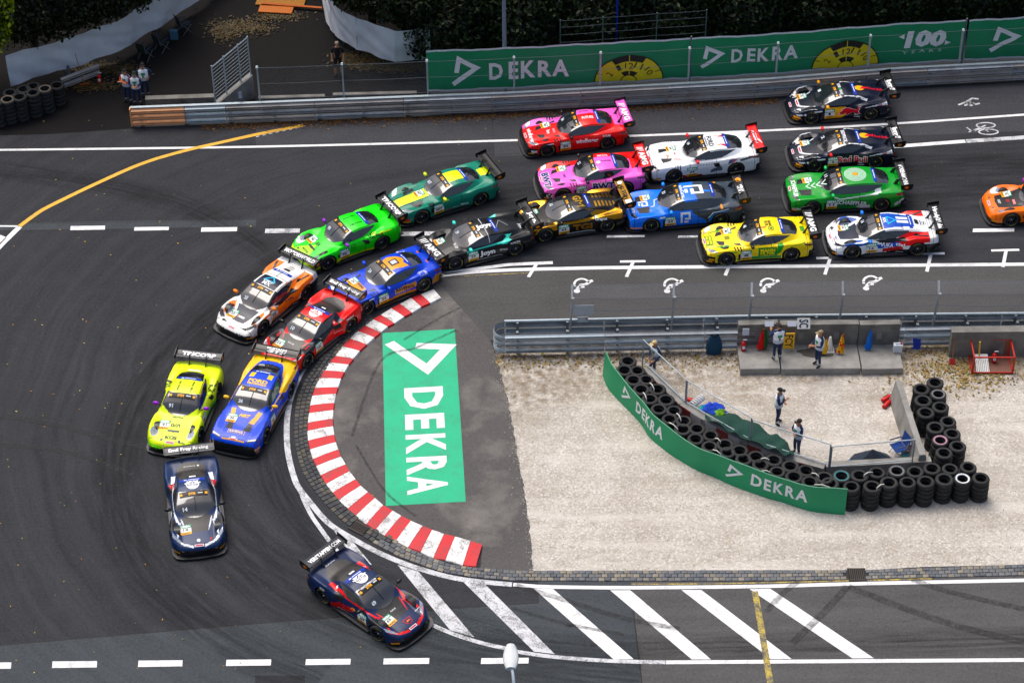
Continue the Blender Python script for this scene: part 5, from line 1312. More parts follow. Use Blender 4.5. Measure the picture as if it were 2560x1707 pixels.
def rb_decals():
    return [D(ellipse2d(20), 'top', -.95, -.02, .36, .44, '#f0b41e'), D(BULL, 'top', -1.18, -.02, .42, .24, '#d0203c', rd='L', lift=.010), D('Red Bull', 'top', -1.68, 0, .58, .16, '#c8203c', rd='L', lift=.010),
            D(RECT2D, 'top', 1.80, 0, .42, .12, '#f0f0f0'), D(RECT2D, 'top', 1.80, 0, .34, .06, '#c02a40', lift=.010), D(RECT2D, 'B', 1.95, 0.358, .26, .07, '#f0a41e'), D(RECT2D, 'B', 1.05, 0.644, .36, .05, '#e8eaee'), D(ellipse2d(16), 'B', 1.62, 0.526, .10, .10, '#e8eaee'),
            D(ellipse2d(16), 'B', -.72, 0.493, .12, .12, '#e8eaee'), D('fat_', 'B', -.70, 0.358, .24, .10, '#e8eaee'), D(RECT2D, 'B', -.70, 0.24, .26, .04, '#e8eaee'), D('RB', 'B', -1.70, 0.778, .14, .06, '#c02a40', lift=.010)]
CARS = [
 dict(num='84', model='coupe_long', F=(1374.6, 377), R=(1514.4, 359.2), base='#d80f16', wing='#ea72c4', mirror='#121212', nut='red', wdx=-.02, label='red and pink race car with pink rear wing, nearest the upper guard rail',
      paint=[('T', HALF(-.20), '#ea72c4'), ('T', [(-1.74, .42), (-2.4, .62), (-2.4, -1.2), (-1.74, -1.2)], '#ea72c4')], wingtext=AMG(),
      decals=[D('windhager', 'B', -.42, 0.56, .98, .24, '#f4f4f4'), D('windhager', 'top', 1.92, .10, 1.02, .24, '#f4f4f4'), D('FUTURE', 'top', -.62, .10, .50, .17, '#f4f4f4', rd='L'), D('Future', 'top', 1.12, .12, .26, .16, '#f4f4f4'), D(RECT2D, 'top', .88, .12, .30, .10, '#ef8a90'), D('FUTURE', 'B', -1.28, 0.745, .34, .09, '#f4f4f4'), D('CHARGE', 'top', -.55, -.42, .40, .09, '#6a2a6a', rd='L'), D(RECT2D, 'B', 1.92, 0.358, .24, .12, '#f0f0f0'), D(RECT2D, 'B', 1.20, 0.661, .28, .035, '#f4f4f4')]),
 dict(num='1', model='wedge', F=(2028.3, 296), R=(2179, 285), base='#070f24', wing='#0b0c10', mirror='#f0a818', nut='lime', label='navy race car with a red bull on a yellow door panel, far lane', wdx=-.10,
      paint=rb_paint()+[('S', [(.74, 0.728), (.74, 0.2), (-.05, 0.2), (-.25, 0.392), (-.20, 0.728)], '#f0b41e')], wingtext=[('bmf', .12, .80, .22, .02, '#f0f0f0', .05, 0), ('.com', .02, .70, .07, -.13, '#d0d0d0', .03, 0)],
      decals=rb_decals()+[D(BULL, 'B', -.38, 0.526, 1.02, .44, '#f0e6e6', lift=.008), D(BULL, 'B', -.38, 0.526, .96, .40, '#cf1f3c', lift=.012), D('EDER', 'top', -.08, -.22, .34, .12, '#e8eaee'), D('GRAF', 'top', -.08, .26, .34, .12, '#e8eaee'), D(RECT2D, 'top', -.08, .02, .08, .12, '#18a040')]),
 dict(num='2', model='wedge', F=(2033.8, 415.4), R=(2191.5, 405.8), base='#070f24', wing='#0b0c10', mirror='#e01830', nut='lime', label='navy race car with red lettering on the door and red mirrors', wdx=-.10,
      paint=rb_paint(), wingtext=[('bmf', .12, .80, .22, .02, '#f0f0f0', .05, 0), ('.com', .02, .70, .07, -.13, '#d0d0d0', .03, 0)],
      decals=rb_decals()+[D('Red Bull', 'B', -.32, 0.526, 1.28, .30, '#f0e6e6', bold=.09), D('Red Bull', 'B', -.32, 0.526, 1.24, .26, '#c41c3a', lift=.012, bold=.03), D('SEDPRICK', 'top', -.08, 0, .88, .15, '#e8eaee')]),
 dict(num='64', model='muscle', F=(1683, 441), R=(1842, 423.6), base='#e9ecef', wing='#dd1536', mirror='#dd1536', label='white race car with a red rear wing and black hood vents',
      paint=[('S', [(.98, 0.34), (.10, 0.26), (.10, 0.1), (.98, 0.1)], '#a8142c'), ('T', [(-.72, .26), (-.95, .40), (-1.2, .42), (-1.0, .26)], '#c82a3a', 'm'), ('T', [(-.60, .28), (-.72, .38), (-.80, .30)], '#e8a04a', 'm'), ('T', [(1.30, .30), (1.22, .46), (.85, .60), (1.0, .36)], '#e8b8b8', 'm'), ('S', [(-.3, 0.476), (-.70, 0.61), (-.78, 0.392), (-.2, 0.3)], '#5a6470'), ('S', [(-1.05, 0.829), (-1.28, 0.879), (-1.15, 0.711), (-1.0, 0.678)], '#4a5a88'), ('S', [(-1.28, 0.879), (-1.45, 0.879), (-1.25, 0.728), (-1.15, 0.711)], '#d05a5a'), ('S', [(-1.5, 0.829), (-1.95, 0.896), (-1.98, 0.812), (-1.55, 0.745)], '#454b55')],
      wingtext=[('Proemion', -.05, .92, .11, -.04, '#f4f4f4', .03, .2), (stroke2d([(0, .2), (.6, 0), (1, 1), (.6, .5)], .14), .05, .80, .12, .09, '#f4f4f4', 0, 0)],
      decals=[D('FORD', 'top', -.40, 0, .74, .22, '#14161a'), D('PERFORMANCE', 'top', -.23, 0, .62, .06, '#4a4d52'), D(RECT2D, 'B', 2.0, 0.3, .20, .07, '#e8961e'), D('HRT', 'top', 1.12, .02, .18, .07, '#b03040'), D(stroke2d([(0, .5), (.5, 1), (1, .4)], .3), 'top', 1.5, .12, .22, .16, '#d88a20')]+[D(RECT2D, 'B', .30-.12*k, .70, .05, .03, '#2a2c30') for k in range(7)]),
 dict(num='22', model='coupe_long', F=(1408.9, 489), R=(1562.4, 471), base='#ef74c9', wing='#d40e1c', mirror='#121212', nut='red', wdx=-.02, label='pink race car with a red stripe along its far side and red rear wing',
      paint=[('T', HALF(-.26), '#d40e1c'), ('T', [(-1.74, .42), (-2.4, .2), (-2.4, -1.2), (-1.74, -1.2)], '#d40e1c')], wingtext=AMG(),
      decals=[D('BWT', 'top', 1.90, .14, 1.0, .34, '#f2e6f0', bold=.10), D('BWT', 'top', 1.90, .14, .94, .29, '#14286a', lift=.011, bold=.045), D('BWT', 'B', -.42, 0.56, .98, .34, '#f2e6f0', bold=.10), D('BWT', 'B', -.42, 0.56, .92, .29, '#14286a', lift=.011, bold=.045), D('CHARGE', 'top', -.66, .06, .46, .10, '#5a2a7a', rd='L'), D(ellipse2d(18), 'top', -.34, .10, .20, .20, '#f8d8ee'), D('FUTURE', 'top', -.60, -.36, .44, .13, '#f4e4ea', rd='R'), D('DMX', 'top', 1.12, .14, .26, .10, '#5a2a7a'), D('Future', 'B', -1.28, 0.745, .24, .07, '#8a4a8a'), D(RECT2D, 'B', 1.92, 0.358, .24, .12, '#f0f0f0')]),
 dict(num='11', model='coupe_tall', F=(2029.7, 520.5), R=(2206.5, 512.3), base='#06923e', wing='#0d0f12', mirror='#16b060', nut='lime', label='green race car with white lettering and concentric rings on its roof',
      paint=[('S', [(-.30, 0.358), (-.95, 0.358), (-.98, 0.1), (-.62, 0.12)], '#d5d9dd'), ('S', [(.55, 0.795), (.30, 0.694), (.34, 0.661), (.62, 0.762)], '#e4e8ea'), ('S', [(.30, 0.694), (-.9, 0.829), (-1.30, 0.896), (-1.25, 0.846), (-.3, 0.711), (.34, 0.644)], '#e4e8ea'), ('U', [3.4, 4.4, -1.42, -1.15], '#e4e8ea'), ('S', [(-1.98, 0.392), (-2.35, 0.644), (-2.40, 0.442), (-2.0, 0.26)], '#d5d9dd'), ('S', [(.6, 0.56), (-.6, 0.61), (-.8, 0.392), (.6, 0.16)], '#0a6a38'), ('X', [1.9, 2.3, .26, .36], '#d5d9dd')],
      wingtext=[('#GREENMACHINE', .10, 1.42, .20, 0, '#f2f2f2', .03, 0)],
      decals=[D('SCHAEFFLER', 'B', -.18, 0.493, 1.30, .19, '#f0f2f2', rot=-.09), D('SCHAEFFLER', 'top', 2.10, .05, 1.14, .19, '#f0f2f2'), D(ellipse2d(24), 'top', -.42, 0, .22, .22, '#f0a01e')]+[D(ellipse2d(40, r0=1-.026/r_), 'top', -.42, 0, 2*r_, 2*r_, '#cfe8d8') for r_ in (.16, .21, .26, .31, .36, .41, .46)] +
              [D(stroke2d([(0, 1), (.5, 0), (1, 1)], .18), 'top', 1.75-.22*k, .02, .34, .18, '#d8ece0') for k in range(1, 5)]),
 dict(num='33', model='coupe_tall', F=(1629.6, 564.4), R=(1801, 549.3), base='#0f78ea', wing='#0d0f12', mirror='#2a92f4', nut='lime', label='bright blue race car with grey tail and white square emblems on roof',
      paint=[('T', [(-.62, -1.2), (-.40, 0), (-.62, 1.2), (-2.5, 1.2), (-2.5, -1.2)], '#39434e'), ('S', [(-.10, 1.15), (-.30, 0.728), (-.80, 0.392), (-.95, 0.1), (-2.5, 0.1), (-2.5, 1.15)], '#39434e'), ('S', [(-.92, 0.24), (-1.02, 0.543), (-1.30, 0.728), (-1.85, 0.812), (-1.30, 0.644)], '#2a86e2'), ('T', [(-.7, .05), (-.7, .18), (-1.15, .18), (-1.15, .05)], '#1f78d8')],
      wingtext=[(ellipse2d(20), -.52, .30, .24, 0, '#f0a020', 0, 0), ('HELIX', .08, .50, .11, .05, '#f2f2f2', .05, 0), ('ULTRA', .16, .50, .11, -.08, '#f2f2f2', .05, 0)],
      decals=[D(PLOGO, 'top', -.46, -.02, .60, .78, '#f2f4f6'), D(PLOGO, 'top', 1.66, .0, .34, .40, '#f2f4f6'), D(PLOGO, 'B', .02, 0.56, .42, .48, '#f2f4f6'), D('tobuCarts', 'top', .03, 0, .86, .15, '#e6eef6'), D('tobuCarts', 'top', 2.10, .05, .86, .15, '#e6eef6'), D(stroke2d([(0, 0), (.4, 0), (.6, 1), (1, 1)], .1), 'top', 1.2, .06, .34, .40, '#e6eef6', rd='L'), D(RECT2D, 'B', 1.0, 0.678, .24, .06, '#e6eef6'), D(stroke2d([(0, 0), (.25, .7), (1, 1)], .06), 'B', -1.35, .66, .85, .36, '#e6eef6'), D(ellipse2d(14), 'B', -1.5, 0.896, .10, .10, '#f0a01e'), D(RECT2D, 'B', 1.96, 0.28, .26, .07, '#e8961e')]),
 dict(num='63', model='wedge', F=(1365.5, 589), R=(1517.2, 564.4), base='#0e0d0c', goldcol='#b98a2e', wing='#8a6a22', mirror='#141414', label='black race car with shiny gold fenders and gold rear wing', wdx=-.10,
      paint=[('T', [(2.25, .44), (1.9, .60), (1.3, .68), (.80, .74), (.82, 1.1), (2.25, 1.1)], '#b98a2e', 'm'), ('S', [(2.2, 0.392), (1.72, 0.711), (.82, 0.812), (.88, 0.627), (1.6, 0.493)], '#b98a2e'), ('S', [(.72, 0.745), (-.78, 0.778), (-.70, 0.644), (.55, 0.61)], '#b98a2e'), ('T', [(-.50, .56), (-1.05, .98), (-1.95, 1.1), (-2.0, .74), (-1.2, .60)], '#b98a2e', 'm'), ('S', [(-.75, 0.795), (-1.95, 0.896), (-2.0, 0.728), (-1.2, 0.711)], '#b98a2e')]
            + [('T', [(-.95-.16*k, .12), (-.95-.16*k, .44), (-1.03-.16*k, .44), (-1.03-.16*k, .12)], '#b98a2e', 'm') for k in range(6)],
      wingtext=[(ellipse2d(14), -.66, .22, .22, 0, '#f0f0f0', 0, 0), ('G TGI', -.05, .70, .18, 0, '#141008', .04, 0), (RECT2D, .70, .30, .26, 0, '#e8dede', 0, 0), ('TGI', .70, .22, .12, .02, '#c02a40', .04, 0)],
      decals=[D('TGI', 'B', -.28, 0.442, .82, .28, '#8a5f22', bold=.05), D('Grapos', 'B', -1.05, 0.728, .50, .17, '#f0f0f0', bold=.05), D('G', 'top', -.30, -.18, .30, .36, '#a8842e', bold=.04), D(stroke2d([(0, 0), (0, 1), (.5, .5), (1, 1), (1, 0)], .16), 'top', -.32, .22, .34, .30, '#a8842e'), D(RECT2D, 'B', -.20, 0.2, 1.2, .05, '#d8d8d8')]),
 dict(num='29', model='wedge', F=(1139, 660.3), R=(1291, 622), base='#0f1216', wing='#101317', mirror='#66dccb', label='black race car with a turquoise side stripe and white roof lettering', wdx=-.10,
      paint=[('S', [(.80, 0.728), (-.80, 0.778), (-1.12, 0.913), (-1.26, 0.913), (-.92, 0.711), (.80, 0.661)], '#5fd0c0'), ('T', [(-.9, .60), (-1.1, .70), (-1.14, .62)], '#5fd0c0', 'm')], wingtext=[('Joyn.', .30, .80, .24, 0, '#f2f2f2', .05, 0)],
      decals=[D('Joyn', 'B', -.10, 0.442, .66, .30, '#f2f2f2', bold=.05), D('Joyn', 'top', -.30, .02, .74, .36, '#f2f2f2', rd='L', bold=.05), D('PSA CUP', 'top', 1.05, .28, .32, .12, '#e0e0e0'), D('Joyn', 'top', -1.75, .30, .30, .16, '#e0e0e0'), D('GYSO', 'B', -.78, 0.476, .32, .09, '#e0e0e0'), D('ran RACING', 'B', -1.28, 0.711, .42, .09, '#e0e0e0'), D('ran', 'B', 2.0, 0.392, .18, .08, '#d0d0d0'), D('FANAMOTI BEAUTY', 'B', -.20, 0.2, 1.1, .06, '#e0e0e0'), D(RECT2D, 'top', -.25, .46, .62, .03, '#c8ccd0'), D(RECT2D, 'top', -.25, -.42, .62, .03, '#c8ccd0'), D(stroke2d([(0, 0), (.5, 1), (1, 0)], .06), 'top', -1.0, 0, .5, .42, '#8a9098', rd='L')]),
 dict(num='007', model='grand_tourer', F=(1056.8, 542.4), R=(1200.7, 498.5), base='#007a66', wing='#0c0e10', mirror='#dff020', label='teal green race car with a lime yellow centre stripe', hoodplate=(1.0, -.10),
      paint=[('T', [(2.4, -.24), (2.4, .24), (.66, .28), (.66, -.28)], '#dcec1c'), ('T', [(-.2, -.34), (-.2, .34), (-1.0, .30), (-1.0, -.30)], '#dcec1c'), ('T', [(-1.72, -.24), (-1.72, .24), (-2.3, .30), (-2.3, -.30)], '#dcec1c'), ('S', [(.1, 0.19), (-.9, 0.19), (-.9, 0.15), (.1, 0.15)], '#dcec1c')], wingtext=[],
      decals=[D(RECT2D, 'top', 1.5, .30, .03, 1.5, '#064a42'), D(RECT2D, 'top', 1.5, -.30, .03, 1.5, '#064a42'), D(RECT2D, 'B', .12, 0.28, .22, .05, '#c83040'), D('comtoyou', 'B', -.22, 0.3, .30, .05, '#c8d4d2'), D('SERICE', 'B', -.62, 0.34, .34, .09, '#f0f0f0'), D('ygence', 'B', .20, 0.694, .30, .09, '#dcec1c'), D(RECT2D, 'B', 2.0, 0.375, .22, .08, '#d04040'), D(RECT2D, 'B', 1.98, 0.28, .22, .07, '#e8961e')]),
 dict(num='90', model='rear_engine', F=(823.7, 657.6), R=(952.6, 608.2), base='#22dc2c', wing='#15181d', mirror='#8a30b4', label='neon green race car with purple mirrors and a black rear wing',
      paint=[('S', [(2.2, 0.476), (1.7, 0.577), (.85, 0.392), (-.2, 0.26), (-.95, 0.3), (-.95, 0.1), (2.2, 0.1)], '#cfe822'), ('T', [(2.2, -.6), (2.2, .6), (1.75, .34), (1.25, .0), (1.75, -.34)], '#b4ea2a'), ('S', [(-.8, 0.829), (-1.3, 0.879), (-1.9, 0.829), (-1.3, 0.812)], '#cfe822')], wingtext=[('TRICORP', 0, 1.40, .21, 0, '#f4f4f4', .05, 0)],
      decals=[D('VELTINS', 'B', -1.02, 0.795, .62, .12, '#123a16'), D('MOTUL', 'top', 1.78, 0, .42, .09, '#123a16'), D('VELTINS', 'top', -.45, .26, .58, .07, '#123a16', rd='L'), D('VELTINS', 'top', -.45, -.26, .58, .07, '#123a16', rd='R'), D('//A', 'top', 1.18, .0, .26, .18, '#123a16'), D(stroke2d([(.1, .1), (.1, .9), (.9, .9), (.9, .6), (.3, .6), (.3, .4), (.9, .4), (.9, .1)], .07, True), 'B', .02, .58, .24, .28, '#123a16'), D(RECT2D, 'B', -.25, 0.17, 1.2, .02, '#10240f')]),
 dict(num='24', model='coupe_long', F=(923.8, 768.6), R=(1055.4, 713.8), base='#0048c4', wing='#15181d', mirror='#0048c4', wdx=-.02, label='royal blue race car with gold paint splashes on hood, roof and sill',
      paint=[('T', [(.98, -.34), (.98, .34), (1.30, .30), (1.50, .14), (1.78, .16), (1.72, .02), (1.48, -.12), (1.35, -.34)], '#d99c33'), ('T', [(-.10, -.34), (-.06, .40), (-.42, .38), (-.70, .46), (-.98, .44), (-.86, .18), (-1.02, -.06), (-.80, -.30), (-.45, -.46)], '#d99c33'), ('S', [(.95, 0.358), (.4, 0.28), (-.2, 0.358), (-.95, 0.32), (-.95, 0.1), (.95, 0.1)], '#b8801c'), ('S', [(.0, 0.61), (-.98, 0.678), (-.98, 0.442), (.0, 0.409)], '#c08a2a'), ('S', [(-1.9, 0.644), (-2.25, 0.56), (-2.25, 0.2), (-1.7, 0.2), (-1.75, 0.476)], '#b8801c'), ('T', [(-1.80, .3), (-1.86, .5), (-1.92, .3)], '#c86a3a', 'm'), ('S', [(1.9, 0.32), (1.74, 0.34), (1.74, 0.1), (2.1, 0.1)], '#b8801c')], wingtext=AMG(),
      decals=[D('RAVENOL', 'B', -.48, 0.543, .84, .13, '#241a4a', rot=-.06), D(RECT2D, 'top', -.52, .0, .34, .36, '#1c1c28'), D(RECT2D, 'top', -.52, 0, .22, .24, '#c8ccd0', lift=.010), D('RAVENOL', 'top', 1.06, .04, .40, .10, '#3a2050'), D('WINWARD', 'top', 1.32, .42, .40, .10, '#e8ecf4'), D('WINWARD', 'B', -1.35, 0.829, .36, .07, '#e8ecf4'), D(RECT2D, 'B', 1.1, 0.678, .24, .04, '#e8ecf4'), D('AMG', 'top', 2.06, .1, .56, .13, '#e8ecf4')]),
 dict(num='48', model='coupe_long', F=(1816, 649), R=(1979, 637), base='#f2d80c', wing='#12151a', mirror='#16181a', wdx=-.02, label='yellow race car with green streaks and a green box on its door',
      paint=[('S', [(.90, 0.358), (.4, 0.392), (-.2, 0.34), (-.92, 0.34), (-.92, 0.22), (.86, 0.22)], '#1c9048'), ('S', [(-.78, 0.812), (-.98, 0.846), (-1.02, 0.778), (-.88, 0.518), (-.70, 0.358)], '#2f9a3f'), ('S', [(-1.3, 0.778), (-1.9, 0.862), (-1.9, 0.837), (-1.3, 0.745)], '#5aa040'), ('S', [(1.75, 0.56), (1.4, 0.728), (.9, 0.661), (.9, 0.627), (1.4, 0.686), (1.7, 0.51)], '#3f9a3c'), ('T', [(1.75, .50), (1.60, .52), (1.10, .60), (1.10, .57), (1.6, .48)], '#3f9a3c', 'm'), ('T', [(1.9, -.45), (1.4, -.62), (1.38, -.58), (1.88, -.40)], '#3f9a3c')], wingtext=AMG(),
      decals=[D(RECT2D, 'B', -.36, 0.543, .76, .36, '#148a3c'), D('MANN', 'B', -.36, 0.61, .60, .13, '#f2e23a', lift=.012, bold=.05), D('FILTER', 'B', -.36, 0.476, .60, .13, '#f2e23a', lift=.012, bold=.05), D(RECT2D, 'top', 1.92, .04, .62, .28, '#2f8a34'), D('MANN', 'top', 1.86, .04, .52, .10, '#f2e23a', lift=.012, bold=.05), D('FILTER', 'top', 1.99, .04, .52, .10, '#f2e23a', lift=.012, bold=.05), D('MANN', 'top', -.58, -.10, .34, .12, '#4a4a10'), D('FILTER', 'top', -.44, -.10, .34, .12, '#4a4a10'), D(ellipse2d(20, r0=.78), 'top', -.58, .24, .30, .24, '#5a7a18'), D(ellipse2d(14), 'top', -.58, .24, .13, .13, '#3a8a28'), D(RECT2D, 'top', -.30, .12, .10, .20, '#e08a1e'), D(RECT2D, 'top', 1.18, .04, .22, .20, '#8a8a1a'), D(RECT2D, 'top', -1.92, .05, .34, .18, '#4f9038'), D(RECT2D, 'B', 1.95, 0.358, .22, .09, '#e8b020')]),
 dict(num='16', model='teardrop', F=(2127, 631.5), R=(2298.4, 623.3), base='#e8ebee', wing='#0f1116', mirror='#1f7fe0', label='white, blue and red race car behind the yellow one', bluex=-1.12,
      paint=[('T', [(.02, -.52), (.02, .52), (-1.25, .34), (-1.25, -.34)], '#1450ae'), ('T', [(-.62, .58), (-.55, .92), (-1.2, 1.1), (-1.82, 1.1), (-1.82, .56)], '#dc1f28', 'm'), ('S', [(-.05, 0.61), (-.70, 0.879), (-1.82, 0.98), (-1.82, 0.728), (-1.0, 0.577), (-.30, 0.426)], '#dc1f28'), ('S', [(.34, 0.577), (-.62, 0.678), (-.58, 0.476), (.28, 0.409)], '#1c52b4'), ('S', [(.10, 0.392), (-.75, 0.526), (-.72, 0.34), (.1, 0.22)], '#c01a2c'), ('S', [(-.1, 0.24), (-1.0, 0.409), (-1.0, 0.1), (-.1, 0.1)], '#14161a'), ('S', [(1.95, 0.644), (1.5, 0.762), (.6, 0.711), (.5, 0.61), (.95, 0.644), (1.6, 0.644)], '#1a4f9e'), ('X', [1.72, 1.92, .1, .26], '#1450ae')],
      wingtext=[('Handy21.de', .02, 1.42, .24, 0, '#f4f4f4', .045, 0)],
      decals=[D('VUKA', 'B', -.08, 0.56, .54, .17, '#f2f4f6', rot=-.12), D('ctel', 'B', -.62, 0.577, .36, .15, '#f2f4f6', rot=-.14), D(stroke2d([(0, 0), (1, .0), (.5, 1)], .12, True), 'top', -.36, .02, .46, .34, '#4ab8e8'), D(RECT2D, 'top', -.82, .10, .16, .52, '#e8ecf2'), D(RECT2D, 'top', -.82, -.14, .16, .52, '#e8ecf2'), D('MX', 'top', -.08, .0, .34, .14, '#e8ecf2'), D('VUKA', 'top', 1.90, .16, .22, .07, '#1c52b4'), D('ctel', 'top', 1.98, .22, .22, .06, '#c02030'), D('HAASE', 'B', .92, 0.22, .26, .06, '#20242a'), D(RECT2D, 'B', -.6, 0.22, .3, .03, '#e0e4ea'), D('MX', 'B', .36, 0.678, .2, .07, '#f2f4f6')]),
 dict(num='92', model='rear_engine', F=(2527, 550.6), R=(2680, 543), base='#f57c08', wing='#12151a', mirror='#9a30a8', label='orange race car with a black hood panel at the right edge',
      paint=[('T', [(1.72, -.40), (1.78, 0), (1.72, .40), (.60, .62), (.60, -.62)], '#141214')], wingtext=[('MANTHEY', 0, 1.3, .2, 0, '#f4f4f4', .04, 0)],
      decals=[D(RECT2D, 'top', 1.02, .2, .10, .30, '#e8888a', rd='L'), D('//', 'top', 1.25, .06, .18, .14, '#d02020'), D('ESET', 'top', 1.60, .05, .28, .10, '#d8d8d8'), D('VELTINS', 'B', -1.02, 0.795, .62, .12, '#20140a')]),
 dict(num='25', model='teardrop', F=(659.2, 819.4), R=(764.8, 731.6), base='#eceae6', wing='#15181d', mirror='#f08a1e', label='white and orange race car with dark roof panel on the outer line', bluex=-1.12,
      paint=[('T', [(.02, -.50), (.02, .50), (-.62, .46), (-.62, -.46)], '#141a2c'), ('T', [(-.60, .56), (-.50, .92), (-1.2, 1.1), (-1.86, 1.1), (-1.86, .56)], '#f28412', 'm'), ('S', [(.72, 0.526), (.2, 0.644), (-.60, 0.854), (-1.86, 0.98), (-1.86, 0.728), (-1.0, 0.577), (-.80, 0.28), (.1, 0.2), (.6, 0.392)], '#f28412'), ('S', [(-.1, 0.2), (-1.0, 0.358), (-1.0, 0.1), (-.1, 0.1)], '#14161a'), ('S', [(1.9, 0.61), (1.2, 0.745), (.6, 0.694), (.5, 0.56), (1.0, 0.661), (1.6, 0.594)], '#f28412'), ('T', [(-.66, -.30), (-.66, .30), (-1.28, .22), (-1.28, -.22)], '#f2f2f0'), ('X', [1.72, 1.92, .1, .26], '#f28412')],
      wingtext=[('MOTORWORLD', 0, 1.52, .20, 0, '#f4f4f4', .04, 0)],
      decals=[D(stroke2d([(0, 0), (1, .0), (.5, 1)], .14, True), 'top', -.46, .0, .50, .30, '#45b4dc'), D('MX', 'top', -.14, .0, .40, .20, '#e8ecf0'), D('COMEBACK', 'top', -.28, 0, .50, .08, '#e8ecf0'), D(RECT2D, 'top', -.95, 0, .02, .5, '#20242a', lift=.012), D(RECT2D, 'top', 1.52, .0, .34, .10, '#e0e0e0'), D(ellipse2d(12), 'top', 1.52, -.14, .08, .08, '#e07a50', lift=.012), D('HAASE', 'B', .92, 0.24, .26, .07, '#20242a'), D('MOTORWORLD', 'B', -.42, 0.577, .46, .07, '#4a3a5a', rot=-.12), D(RECT2D, 'B', -.7, 0.22, .3, .03, '#e0e4ea')]),
 dict(num='10', model='mid_curvy', F=(771.6, 901.1), R=(875.8, 813.9), base='#d4141a', wing='#17191d', mirror='#101114', label='red race car with dark doors and a white round roof emblem', bluex=-.66,
      paint=[('U', [3.85, 5.05, -1.05, 1.0], '#151d2e'), ('S', [(.95, 0.896), (.90, 0.644), (.30, 0.493), (-.30, 0.678), (-1.0, 0.812), (-1.0, 0.896)], '#151d2e'), ('S', [(.95, 0.34), (-.9, 0.24), (-.9, 0.1), (.95, 0.1)], '#151820'), ('T', [(1.95, .30), (1.72, .34), (1.05, .70), (.9, .62), (1.5, .16)], '#17191f', 'm')], wingtext=EFR,
      decals=badge(-.36, 0, .48, '#d4141a')+[D(RECT2D, 'B', -.62, 0.829, .20, .14, '#d02030'), D('+', 'B', -.62, 0.829, .10, .10, '#f4f4f4', lift=.012, bold=.06), D('PIRELLI', 'B', -1.28, 0.762, .40, .08, '#f2dede'), D('Bridgestone', 'B', -.62, 0.493, .40, .07, '#f2c8c8'), D('Emil Frey racing', 'B', -.1, 0.21, 1.1, .06, '#e0e0e0'), D(RECT2D, 'top', -.86, .02, .20, .07, '#e8e8e8'), D('FUCHS', 'top', 1.16, .0, .30, .07, '#dcdcdc')]),
 dict(num='91', model='rear_engine', axis=((424.7, 1120, .30, 2.17), (493.9, 910.7, .96, -2.10)), base='#dcf206', wing='#2a2d33', mirror='#8a30b4', label='neon yellow race car with purple mirrors on the outside line',
      paint=[('S', [(.95, 0.493), (-.2, 0.392), (-.95, 0.442), (-.95, 0.1), (.95, 0.1)], '#7ad822'), ('S', [(2.2, 0.409), (1.7, 0.476), (1.66, 0.1), (2.2, 0.1)], '#8ae020')], wingtext=[('TRICORP', 0, 1.34, .20, 0, '#f4f4f4', .055, 0)], steer=-.12,
      decals=[D('K\u00dcS', 'top', 1.80, 0, .46, .17, '#14180a', bold=.045), D('VELTINS', 'B', -1.02, 0.795, .66, .13, '#1a240c'), D('VELTINS', 'top', -.45, .26, .58, .07, '#1a240c', rd='L'), D('VELTINS', 'top', -.45, -.26, .58, .07, '#1a240c', rd='R'), D('0//\\', 'top', 1.20, .02, .40, .16, '#1a240c'), D('VELTINS', 'top', .84, .0, .44, .05, '#1a240c'), D('VELTINS', 'top', 1.98, .44, .26, .06, '#1a240c'), D(RECT2D, 'top', -1.62, 0, .52, .07, '#e8e8e8')]),
 dict(num='36', model='muscle', axis=((585.7, 1114.4, .30, 2.38), (683.3, 899.2, 1.04, -2.28)), base='#0048c0', wing='#1c1c1e', mirror='#f0b81c', label='blue race car with a yellow tail and gold hood stripes',
      paint=[('T', [(-1.20, -1.2), (-1.30, -.66), (-1.80, -.52), (-1.98, -.40), (-1.98, .40), (-1.80, .52), (-1.30, .66), (-1.20, 1.2), (-2.5, 1.2), (-2.5, -1.2)], '#f2c208'), ('S', [(-.50, 0.862), (-2.4, 1.06), (-2.4, 0.728), (-1.9, 0.745), (-1.3, 0.795), (-.85, 0.661)], '#f2c208'), ('S', [(.98, 0.3), (-.92, 0.26), (-.92, 0.12), (.98, 0.12)], '#e0a818'), ('S', [(.45, .81), (-.60, .83), (-.62, .79), (.45, .77)], '#f2c208'), ('T', [(1.34, .28), (1.34, .50), (.72, .62), (.70, .46)], '#d9a64c', 'm'), ('T', [(-.72, .26), (-.70, .46), (-1.04, .44), (-1.06, .24)], '#e8c440', 'm')],
      wingtext=[('MUSTANG', 0, .80, .09, .08, '#f2f2f2', .05, 0), ('GT3', 0, .80, .15, -.06, '#f2f2f2', .05, .2)],
      decals=[D('FORD', 'top', -.50, 0, .76, .19, '#f0c838', bold=.045), D('PERFORMANCE', 'top', -.34, 0, .76, .10, '#f0c838', bold=.045), D('HRT', 'top', 1.02, .02, .44, .16, '#f0c030', shear=.3, bold=.05), D(RECT2D, 'top', 1.86, 0, .66, .17, '#e8c890'), D(RECT2D, 'top', 1.86, 0, .62, .135, '#0048c0', lift=.010), D('RAVENOL', 'top', 1.86, 0, .54, .09, '#f0d8a8', lift=.013, bold=.05), D(RECT2D, 'top', 2.24, 0, .9, .05, '#d8a040'), D(ellipse2d(16), 'top', 2.14, 0, .20, .09, '#c8d4f0'), D('MUSTANG', 'top', -1.98, 0, .44, .06, '#1a2a6a'), D(RECT2D, 'B', 2.16, 0.409, .28, .09, '#f0b01c')]),
 dict(num='14', model='mid_curvy', axis=((499.4, 1372, .34, 2.24), (474.5, 1142.5, .97, -2.10)), base='#0b2850', finish='matte', wing='#2a2d33', mirror='#15171a', label='dark blue race car with white side stripes, second through the hairpin', bluex=-.66, steer=.15,
